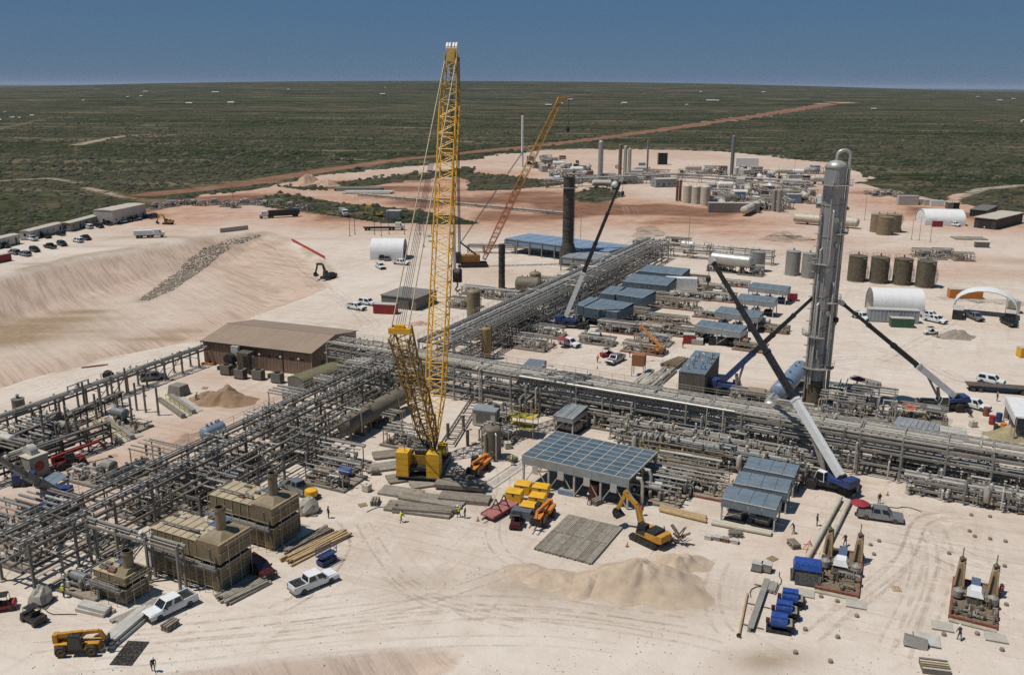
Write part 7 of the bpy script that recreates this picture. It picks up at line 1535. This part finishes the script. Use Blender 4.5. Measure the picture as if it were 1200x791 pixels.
for i, (px, py) in enumerate(((943,695),(1003,708),(1104,734),(1167,747))):
    x, y = G(px,py); k = K(); k.add('slab', B().box(-1.1,-.9,0,1.1,.9,.12), CONC); k.add('edge', B().box(-1.15,-.95,.0,1.15,-.9,.16), GREY); k.put('concrete_pad', 'small pale slab %s' % ('below the blue tarp','right below the left twin column skid','left below the right twin column skid','right below the right twin column skid')[i], 'slab', (x,y,0), SA+R(6))
caps = [(1136,623),(1142,629),(1160,632),(1178,635),(1112,649),(1177,664),(1169,670),(1174,687),(1179,709),(1145,743),(1106,744),(1174,762),(1030,634.5),(1020,639),(1024,650),(962,699.5),(981,705),(942.5,705),(1004,722.5),(981.5,747),(943.5,738),(932,765),(973,775.5),(1138,604),(1150,594),(1160,606)]
kc = K(); kc.add('pile_head', B().lathe([(.25,0),(.25,.26),(.22,.28)], 14), mat('pile_steel','#857868',.7,.1,.3,2,.3)); kc.add('cap_plate', B().lathe([(.23,.28),(.23,.32)], 14), mat('pile_top','#7f776b',.8,0,.2,2,.3))
for px, py in caps: x, y = G(px,py); kc.put('pile_cap', 'short round pile cap sticking out of the sand at the lower right', 'pile cap', (x,y,0), 0, 'pile caps at the lower right')
x, y = G(1086,750); k = K(); k.add('sheet', B().box(-1.3,-1.2,.1,1.3,1.2,.2), LGREY)
for i in range(3): k.add('leaning_panel', B().bar((-1.3,-1.6-.25*i,.1),(-1.2,-1.0-.25*i,.9),2.4,.08,up=(0,1,0)), GREY)
k.add('pallet', B().box(-1.35,-1.25,0,1.35,1.25,.09), DARK); k.put('panel_pallet', 'grey panels on a pallet near the bottom right', 'panel pallet', (x,y,0), R(-20))
x, y = G(1095,784); k = K()
for i in range(5): k.add('slat', B().box(-1.4,-1.0+i*.42,.6,1.4,-.75+i*.42,.68), (LGREY,TAN,LUMB)[i % 3])
k.add('crate', B().box(-1.35,-1.0,0,1.35,1.0,.55), DGREY); k.put('slatted_crate', 'slatted crate at the bottom edge on the right', 'crate', (x,y,0), R(-12))
# yellow boxes, red deck
yb = [(603,586),(613,577),(630,591),(634,580),(620,602)]
for i, (px, py) in enumerate(yb):
    x, y = G(px,py); k = K(); k.add('case', B().box(-1.15,-.9,.1,1.15,.9,1.5), YEL); k.add('lid', B().hexa(fr(-1.2,1.2,.95,1.5,-1.1,1.1,.85,1.62)), YEL); k.add('runner', B().box(-1.1,-.85,0,-.8,.85,.1).box(.8,-.85,0,1.1,.85,.1), DARK); k.add('latch', B().box(-.15,-.95,1.1,.15,-.89,1.3), DARK)
    k.put('yellow_box', 'yellow equipment box, %s of the five left of the large canopy' % ('front left','rear left','front right','rear right','nearest')[i], 'equipment box', (x,y,0), R(-18))
x, y = G(586,601); k = K(); rz_ = ANG((570,611),(603,592)); k.add('deck', B().box(-2.9,-1.1,.5,2.9,1.1,.75), PINK); k.add('side_rail', B().box(-2.9,-1.16,.45,2.9,-1.1,.85), RED); k.add('side_rail', B().box(-2.9,1.1,.45,2.9,1.16,.85), RED)
for xx in (-.9,.9): k.add('frame_stand', B().bar((xx,-.9,.75),(xx,0,2.5),.12).bar((xx,.9,.75),(xx,0,2.5),.12).bar((xx,-.5,1.6),(xx,.5,1.6),.1), DARK)
k.add('tongue', B().bar((-2.9,0,.6),(-4.0,0,.55),.15), DARK); wheels(k,(.2,1.1),1.0,.38,.25); k.put('deck_trailer', 'red decked trailer with black stands left of the yellow boxes', 'trailer', (x,y,0), rz_)
x, y = G(612,606); k = K(); k.add('cover', B().hexa(fr(-1.6,1.6,1.0,.2,-1.4,1.4,.8,1.3)), mat('grey_tarp','#4c5560',.8,0,.2,2,.2)); k.add('pallet', B().box(-1.6,-1.0,0,1.6,1.0,.18), WOOD); k.put('covered_pallet', 'grey covered pallet in front of the yellow boxes', 'covered load', (x,y,0), R(-18))
x, y = G(664,579); k = K(); k.add('tub', B().box(-1.2,-.5,0,1.2,.5,.7), PBLUE); k.add('contents', B().cbox((0,0,.75),(1.9,.7,.2)), LGREY); k.put('blue_tub', 'low blue tub under the front of the large canopy', 'tub', (x,y,0), R(-25))
x, y = G(383,660); k = K(); k.add('chassis', B().box(-1.2,-.6,.3,1.2,.6,.8), BLUE); k.add('platform', B().box(-1.25,-.6,1.25,1.25,.6,1.35), BLUE); rl = B()
for p, q in (((-1.2,-.58),(1.2,-.58)),((1.2,-.58),(1.2,.58)),((1.2,.58),(-1.2,.58)),((-1.2,.58),(-1.2,-.58))): rl.bar((*p,2.35),(*q,2.35),.06).bar((*p,1.85),(*q,1.85),.05).bar((*p,1.35),(*p,2.35),.06)
k.add('guard_rail', rl, BLUE)
for s in (-.5,.5): k.add('scissor_arm', B().bar((-1.0,s,.8),(1.0,s,1.25),.1).bar((1.0,s,.82),(-1.0,s,1.23),.08), DARK)
wheels(k,(-.85,.85),.55,.28,.2); k.put('scissor_lift', 'blue scissor lift beside the lumber stack', 'scissor lift', (x,y,0), ANG((372,665),(396,652)))
x, y = G(365,584); k = K(); k.add('drum', B().lathe([(.95,.5),(1.0,.9),(.9,1.4),(.4,1.6)],16), YEL, smooth=True); k.add('trailer_bed', B().box(-1.1,-1.0,.35,1.1,1.0,.5), DARK); wheels(k,(0,),1.05,.35,.22); k.put('yellow_tank_trailer', 'yellow round tank on a small trailer behind the grey pickup', 'tank trailer', (x,y,0), R(-30))
for px, py, m, lab, sc in ((405,560,RBLUE,'royal blue motor drum on the skid edge',1.0),(404,572,DARK,'dark motor in front of the royal blue drum',.8),(440,556,OLIVE,'small olive tank left of the crane mats',.6)):
    x, y = G(px,py); k = K(); k.add('drum', B().lathe([(.3,-1.0),(.8,-.9),(.8,.9),(.3,1.0)],16,(0,0,1.1),(1,0,0)), m, smooth=True); k.add('base', B().box(-1.2,-.7,0,1.2,.7,.35), DGREY); k.put('motor_drum', lab, 'motor', (x,y,0), SA+R(30), None, sc)
# grey cabinet with ladder track, hut
x, y = G(570,497); k = K(); k.add('casing', B().box(-2.1,-1.5,.2,2.1,1.5,3.0), LGREY); k.add('roof', B().box(-2.25,-1.65,3.0,2.25,1.65,3.1), ROOFG); k.add('louvre', B().box(-1.4,-1.56,.8,1.2,-1.5,2.5), DGREY); k.add('duct', B().path([(1.2,1.0,3.0),(1.2,1.0,3.9),(2.6,1.0,3.9),(2.9,.8,.5)],.35,8), CREAM, smooth=True); k.put('grey_cabinet_house', 'pale grey cabinet house behind the tan vertical tank', 'cabinet', (x,y,0), R(-18))
a_, c_ = G3(524,520,.5), G3(560,464,.5); k = K(); dd = (c_-a_).normalized(); s2 = Vector((-dd.y,dd.x,0))*1.1
for s in (-1,1): k.add('rail', B().bar(a_+s2*s,c_+s2*s,.22,.3), DGREY)
for i in range(14): p = a_.lerp(c_,i/13); k.add('cross_bar', B().bar(p-s2,p+s2,.15,.12), DGREY)
k.put('ladder_rack', 'ladder like steel track right of the yellow crane', 'steel track', (0,0,0))
for i, (px, py) in enumerate(((525,514),(543,504),(548,522),(579,474))): x, y = G(px,py); k = K(); k.add('post', B().tube((0,0,0),(0,0,2.8),.28,n=10), OLIVE); k.add('cap', B().lathe([(.32,2.8),(.32,2.92)],10), CREAM); k.put('pipe_bollard', 'olive pipe post near the ladder track, %s' % ('far left','upper left','front','behind the cabinet house')[i], 'post', (x,y,0))
# scaffolding behind tan tank
x, y = G(612,510); k = K()
for xx in (-2.4,0,2.4):
    for yy in (-1.4,1.4): k.add('standard', B().tube((xx,yy,0),(xx,yy,5.6),.07,n=6), STEEL)
for z in (1.8,3.6): k.add('deck_boards', B().box(-2.5,-1.4,z,2.5,1.4,z+.1), YWALL)
for z in (2.8,4.6):
    for yy in (-1.4,1.4): k.add('ledger', B().bar((-2.5,yy,z),(2.5,yy,z),.06), YWALL)
for yy in (-1.4,1.4): k.add('brace', B().bar((-2.4,yy,0),(2.4,yy,5.4),.05), STEEL)
k.put('scaffold', 'scaffold with yellow decks right of the tan vertical tank', 'scaffold', (x,y,0), R(-20))
# left yard: bare columns, fan house, pads
colk = K(); colk.add('shaft', B().box(-.14,-.14,0,.14,.14,5.4), DGREY); colk.add('base_plate', B().box(-.35,-.35,0,.35,.35,.08), CONC); colk.add('bracket', B().box(.14,-.12,3.2,.5,.12,3.45), DGREY)
for px, py in ((114,495),(120,487),(140,496),(155.5,500),(160.6,481),(171,483.5),(186,487),(133,473),(149,462),(91,516),(106,524),(80,511),(73,504),(69.6,533),(53,521),(100,480)):
    x, y = G(px,py); colk.put('steel_stanchion', 'bare dark steel column standing alone on the left yard', 'steel post', (x,y,0), SA, 'bare steel columns on the left yard')
for p, lab in (([(110,497),(140,520),(168,510),(138,490)],'front pale concrete pad among the bare columns'), ([(186,470),(214,490),(238,480),(212,462)],'rear pale concrete pad toward the soil mound')):
    q = [G3(*t,.12) for t in p]; k = K(); k.add('slab', B().hexa([v - Vector((0,0,.2)) for v in q] + q), CONC); e1 = (q[1]-q[0]); 
    for t0 in (.05,.55): k.add('steel_cradle', B().bar(q[0].lerp(q[3],t0)+Vector((0,0,.35)), q[1].lerp(q[2],t0)+Vector((0,0,.35)), .8,.7), GREY)
    for t0 in (.02,.32): k.add('yellow_rail', B().bar(q[0].lerp(q[3],t0)+Vector((0,0,1.0)), q[1].lerp(q[2],t0)+Vector((0,0,1.0)), .1), YWALL)
    for j in range(6):
        s = q[0].lerp(q[3],.32).lerp(q[1].lerp(q[2],.32),j/5); k.add('rail_post', B().bar(s, s+Vector((0,0,1.0)), .07), YWALL)
    k.put('concrete_pad', lab, 'concrete pad', (0,0,0))
x, y = G(38,556); k = K(); k.add('casing', B().box(-2.6,-1.5,.2,2.3,1.5,3.6), mat('stone_grey_paint','#8d8a7d',.6,0,.2,.8,.2)); k.add('fan_scroll', B().lathe([(1.1,-.6),(1.1,.6)],18,(.4,0,3.9),(0,1,0)), LGREY, smooth=True); k.add('roof', B().box(-2.7,-1.6,3.6,2.4,1.6,3.68), CREAM)
k.add('red_ring', B().lathe([(.75,0),(.75,.1),(.45,.1)],16,(2.3,0,2.0),(1,0,0)), RED); k.add('stair', B().bar((-2.4,-1.8,.2),(.5,-1.8,2.2),.7,.12), YWALL); k.add('stair_rail', B().bar((-2.4,-2.1,1.2),(.5,-2.1,3.2),.07), YWALL); k.put('fan_house', 'stone grey fan house with a red ring on its end near the left edge', 'fan house', (x,y,0), R(-30))
x, y = G(128,446); k = K(); k.add('barrel', B().lathe([(.5,-.6),(.5,.6)],14,(0,0,1.05),(0,1,0)), WOOD)
for s in (-1,1): k.add('flange', B().lathe([(1.05,-.06),(1.05,.06)],20,(0,s*.6,1.05),(0,1,0)), DARK)
k.put('cable_reel', 'black cable reel leaning on the low left rack', 'cable reel', (x,y,0), R(40))
pt(tank(1.1,2.6,DGREY,.2,False),'small_tank',23,483,'small dark upright tank on the pale road at left','tank')
x, y = G(210,462); k = K(); k.add('cover', B().hexa(fr(-1.7,1.7,1.4,.1,-1.4,1.4,1.1,2.0)), mat('grey_brown_tarp','#7a756c',.85,0,.25,1.5,.3)); k.add('pallet', B().box(-1.8,-1.4,0,1.8,1.4,.12), WOOD); k.put('covered_equipment', 'tarp covered equipment beside the rear concrete pad', 'covered load', (x,y,0), SA)
x, y = G(30,568); k = K(); k.add('casing', B().box(-1.5,-.8,.5,1.5,.8,1.9), BLUE); k.add('frame', B().box(-1.8,-.9,.3,1.8,.9,.5), DARK); wheels(k,(0,),.9,.35,.25); k.put('blue_generator', 'blue generator trailer behind the grey crane boom', 'generator', (x,y,0), R(15))
k = K(); x, y = G(109,430); k.add('arm', B().box(-2.2,-.12,.0,2.2,.12,.25), RED); k.add('arm', B().box(-.6,.2,.0,3.0,.45,.2), RED); k.put('red_girders', 'two red beams lying on the pale road at left', 'steel beams', (x,y,0), R(25))
x, y = G(152,765); k = K(); nn = 0
for i in range(6):
    for j in range(4): k.add('mat_tile', B().box(-2.1+i*.7,-1.2+j*.6,.02,-1.45+i*.7,-.65+j*.6,.08), BLACK)
k.put('black_mat', 'black grid mat lying before the telehandler', 'mat', (x,y,0), ANG((140,778),(160,752)))
for px, py, lab, s in ((48,706,'heap wrapped in pale plastic left of the smallest heater',1.2),(362,600,'wrapped bundle in front of the second heater',1.3)):
    x, y = G(px,py); rr = random.Random(px); b = B(); b.lathe([(1.0,0),(1.15,.5),(.95,1.1),(.5,1.6),(.05,1.75)],9); b.v = [(v[0]*rr.uniform(.8,1.2),v[1]*rr.uniform(.8,1.2),v[2]*rr.uniform(.9,1.1)) for v in b.v]; k = K(); k.add('wrap', b, mat('dirty_plastic','#9b968b',.5,0,.2,2,.3)); k.add('pallet', B().box(-1.1,-1.1,-.01,1.1,1.1,.1), WOOD); k.put('wrapped_bundle', lab, 'wrapped bundle', (x,y,0), 0, None, s)
# debris beside the yellow excavator
x, y = G(785,636); rr = random.Random(3); k = K()
for i in range(26): a0 = Vector((rr.uniform(-1.6,1.6),rr.uniform(-1.2,1.2),rr.uniform(.1,1.2))); k.add('scrap_piece', B().bar(a0, a0+Vector((rr.uniform(-1,1),rr.uniform(-1,1),rr.uniform(-.1,.9))), rr.uniform(.08,.5), rr.uniform(.05,.3)), rr.choice([DARK,DGREY,RUST,LGREY,WOOD]))
k.put('scrap_heap', 'dark heap of scrap steel right of the yellow excavator', 'scrap heap', (x,y,0))
for i, (px, py) in enumerate(((830,631),(840,632),(850,634),(861,636))): x, y = G(px,py); k = K(); k.add('block', B().box(-.45,-.4,0,.45,.4,.5), (LGREY,GREY,RUST,CREAM)[i]); k.add('top_plate', B().box(-.48,-.43,.5,.48,.43,.54), (CREAM,LGREY,GREY,LGREY)[i]); k.put('steel_block', ('pale','grey','rusty','cream')[i]+' small block in the row below the front small shelter', 'block', (x,y,0), SA)
for px, py, m, lab in ((869,397,RED,'red skid box at the right end of the nearest pale shelter'),(891,381,RED,'red skid box at the right end of the second pale shelter'),(928,352,RED,'red skid box at the right end of the farthest pale shelter'),(807,402,RED,'red skid box left of the nearest pale shelter'),(817,403,LGREY,'pale flat box in front of the nearest pale shelter')):
    pt(container(m,2.6,2.2,2.2 if m is RED else 1.2),'skid_box',px,py,lab,'box',R(-12))
x, y = G(851,404); k = K(); k.add('body', B().box(-4.0,-1.1,.4,4.0,1.1,1.6), DARK); k.add('deck', B().box(-4.2,-1.2,.25,4.2,1.2,.4), BLACK); k.add('hatch', B().box(-2,-.6,1.6,1.5,.6,1.75), DGREY); k.put('black_tank_skid', 'long black tank skid in front of the nearest pale shelter', 'tank skid', (x,y,0), R(-8))
# right yard bits
for px, py, m, lab in ((1155,487,RUST,'rusty drum tote behind the white pickup'),(1162,497,RED,'red drum left of the blue one'),(1170,494,BLUE,'blue drum near the right edge'),(1175,506,ORNG,'orange drum near the right edge'),(1167,509,DARK,'black drum below the red one'),(1180,490,DGREY,'grey tall gas bottle rack near the right edge')):
    x, y = G(px,py); k = K(); k.add('barrel', B().lathe([(.4,0),(.42,.3),(.4,.6),(.42,.9),(.4,1.2)],14), m, smooth=True); k.add('lid', B().lathe([(.41,1.2),(.41,1.25)],14), m); k.put('drum', lab, 'drum', (x,y,0), 0, None, 1.3)
x, y = G(1198,505); k = K(); k.add('canopy_roof', B().box(-2.5,-6,4.4,4,5,4.55), WHITE); k.add('front_drop', B().box(-2.55,-6,3.0,-2.5,5,4.4), FAB)
for yy in (-5.8,-.5,4.8): k.add('post', B().box(-2.4,yy-.1,0,-2.2,yy+.1,4.4), STEEL)
k.add('bench', B().box(-1.5,-5,0,1.5,4,1.0), DGREY); k.put('white_canopy', 'white roofed canopy cut by the right edge', 'canopy', (x,y,0), R(-20))
pt(container(YEL,2.4,2.0,2.2),'yellow_machine',1199,418,'small yellow machine at the right edge','machine')
for px, py, m, lab in ((1006,604,mat('maroon_fabric','#8c2233',.8,0,.1,2,.1),'dark red umbrella behind the silver pickup'),(1064,489,mat('orange_fabric','#d2562f',.8,0,.1,2,.1),'orange umbrella left of the right blue crane'),(659,407,mat('maroon_fabric','#8c2233'),'red umbrella over the white pickup bed')):
    pt(umbrella(m),'umbrella',px,py,lab,'umbrella')
x, y = G(1003,470); k = umbrella(mat('maroon_fabric','#8c2233')); k.put('umbrella','red umbrella on the framed skid by the silver tower','umbrella',(x,y,2.5))
x, y = G(981,468); k = K(); k.add('panel', B().hexa(fr(-.9,.9,.7,0,-.9,.9,.7,.12)), TEAL); k.add('post', B().bar((-.8,-.6,-1),(-.8,-.6,0),.08).bar((.8,.6,-1),(.8,.6,0),.08), STEEL); k.put('teal_table', 'teal topped stand on the framed skid by the tower', 'table', (x,y,3.0), R(-20))
pt(umbrella(TEAL),'umbrella',503,283,'teal round sign disc beside the yellow boom far away','sign')
pile('tray_stack','grey corrugated sheets lying right of the flat grey cooler','sheet stack',Vector((*G(1108,509),0)),R(-18),6,6,.35,LGREY,1,True,15,piece='sheet')
x, y = G(948,646); k = K()
for p, q in (((-.6,-.6,0),(0,0,1.6)),((.6,-.6,0),(0,0,1.6)),((.6,.6,0),(0,0,1.6)),((-.6,.6,0),(0,0,1.6)),((-.6,-.6,.7),(.6,-.6,.7)),((-.6,.6,.7),(.6,.6,.7))): k.add('leg', B().bar(p,q,.08), mat('salmon_paint','#c9705f'))
k.put('pipe_stand', 'salmon red pipe stand left of the long tan pipes', 'pipe stand', (x,y,0))
# people
person(180,786,'person in dark clothes standing near the bottom left',R(-60),'walk')
person(385,607,'person beside the wrapped bundle by the second heater',R(40),'stand',None,mat('brown_hat','#6b4a30'))
person(538,606,'left one of two people below the crane mats',R(150),'walk',HIVIS)
person(545,607,'right one of two people below the crane mats',R(170),'stand')
person(957,616,'person left of the long tan pipes',R(0),'stand',None,GREEN)
person(1124,750,'person below the right twin column skid',R(90),'walk')
person(738,419,'person behind the grey pickup by the brown box',R(180),'stand')
person(639,407,'person left of the red umbrella, first of two',R(0),'stand',HIVIS)
person(649,408,'person left of the red umbrella, second of two',R(180),'stand',mat('orange_fabric','#d2562f'))
person(1098,396,'person beside the white utility cart',R(180),'stand')
person(1005,600,'person under the dark red umbrella',R(0),'walk')

# small clutter
pal = K(); 
for i in range(5): pal.add('deck_board', B().box(-.6,-.5+i*.22,.1,.6,-.38+i*.22,.14), LUMB)
for y in (-.45,0,.42): pal.add('stringer', B().box(-.6,y-.05,0,.6,y+.05,.1), WOOD)
crb = K()
for j in range(3):
    for i in range(3): crb.add('timber', B().box(-.9,-.5+i*.4,j*.26,.9,-.24+i*.4,j*.26+.22) if j % 2 == 0 else B().box(-.8+i*.65,-.6,j*.26,-.55+i*.65,.6,j*.26+.22), WOOD)
con = K(); con.add('cone', B().lathe([(.16,.03),(.03,.7)],8), ORNG); con.add('foot', B().box(-.22,-.22,0,.22,.22,.03), DARK)
tote = K(); tote.add('tank', B().box(-.55,-.5,.15,.55,.5,1.1), CREAM); tote.add('cage', B().box(-.58,-.53,.1,.58,.53,.16), STEEL); tote.add('cap', B().lathe([(.12,1.1),(.12,1.18)],8), DARK)
rr_ = random.Random(21)
for kk, nm, cat, lab, pts in ((pal,'wooden_pallet','pallet','wooden pallet lying loose ',[(425,592,'left of the timber crane mats'),(556,520,'left of the tan vertical tank'),(720,588,'at the foot of the large canopy'),(1050,690,'between the two twin column skids'),(905,655,'above the small grey cabinets'),(690,470,'behind the small grey roofed shelter'),(1110,500,'right of the flat grey cooler'),(240,455,'beside the brown soil mound')]),
        (crb,'timber_cribbing','cribbing','timber cribbing blocks stacked ',[(440,590,'left of the crane mat stack'),(700,590,'before the large canopy posts'),(862,628,'below the front small shelter'),(200,735,'beside the nearest white pickup'),(930,640,'left of the salmon pipe stand'),(1035,470,'left of the orange umbrella'),(600,540,'left of the large canopy')]),
        (con,'traffic_cone','cone','orange cone standing ',[(735,640,'at the corner of the timber mat square'),(560,610,'left of the red decked trailer'),(1040,580,'below the low manifold'),(110,545,'beside the black drum'),(700,432,'left of the grey pickup')]),
        (tote,'liquid_tote','tote','cream liquid tote standing ',[(430,575,'beside the small olive tank'),(595,525,'right of the tan vertical tank'),(1140,500,'right of the flat grey cooler'),(905,475,'before the blue vessel'),(650,445,'behind the long rack')])):
    for px, py, w_ in pts: c = GT(px,py); kk.put(nm, lab + w_, cat, c, rr_.uniform(0,3))
hs = random.Random(4)
for px, py, n, w_ in ((430,600,8,'left of the crane mats'),(880,700,10,'left of the girder'),(1080,600,9,'below the right end of the long rack'),(650,430,9,'behind the long rack'),(90,720,8,'above the telehandler'),(1040,500,8,'beside the orange umbrella')):
    c = GT(px,py); a = hs.uniform(0,6.3); p = Vector((0,0,.06)); pts = [p.copy()]
    for i in range(n): a += hs.uniform(-.7,.7); p = p + Vector((math.cos(a),math.sin(a),0))*.9; pts.append(p.copy())
    single('black_hose', B().path(pts,.055,6), BLACK, 'black hose snaking over the sand ' + w_, 'hose', None, c, 0, True)
for px, py, lab, rz, v in ((300,560,'person walking beside the framed module by the canopy strip',0,1),(425,552,'person at the end of the long pump skid',90,0),(470,612,'person below the front crane mats',30,1),(600,545,'person between the crane and the large canopy',200,0),(690,592,'person at the front of the large canopy',120,1),(752,604,'person near the right corner of the large canopy',10,0),(930,625,'person right of the front small shelter',180,1),(1030,590,'person below the low manifold',90,0),(1088,505,'person beside the right blue crane',45,1),(1168,470,'person by the flatbed truck',0,0),(700,425,'person left of the grey pickup',60,1),(800,408,'person left of the red skid box',20,0),(230,470,'person on the rear concrete pad',0,1),(75,700,'person beside the plastic wrapped heap',70,0),(990,640,'person behind the left twin column skid',90,1),(1172,700,'person right of the right twin column skid',180,0),(860,455,'person in front of the dark boomed crane',0,1),(540,350,'person behind the tall tan vessel',0,0)):
    person(px,py,lab,R(rz),('stand','walk')[v],(HIVIS,None,mat('orange_fabric','#d2562f'))[(px+v) % 3],(WHITE,YEL,BLUE)[px % 3])

# ---------------------------------------------------------------- rank the look-alikes that stand in a row
ORDN = ('first','second','third','fourth','fifth','sixth','seventh','eighth','ninth','tenth','eleventh','twelfth','thirteenth','fourteenth','fifteenth','sixteenth')
grp_ = {}
for o in bpy.data.objects:
    if o.parent is None and 'group' in o: grp_.setdefault((o['group'], o['label']), []).append(o)
for (g, lab), obs in grp_.items():
    if 1 < len(obs) <= 16:
        for n_, o in enumerate(sorted(obs, key=lambda o: o.location.x / max(o.location.y, 1))):
            t_ = lab + ', %s from the left' % ORDN[n_]
            if len(t_.split()) <= 16: o['label'] = t_
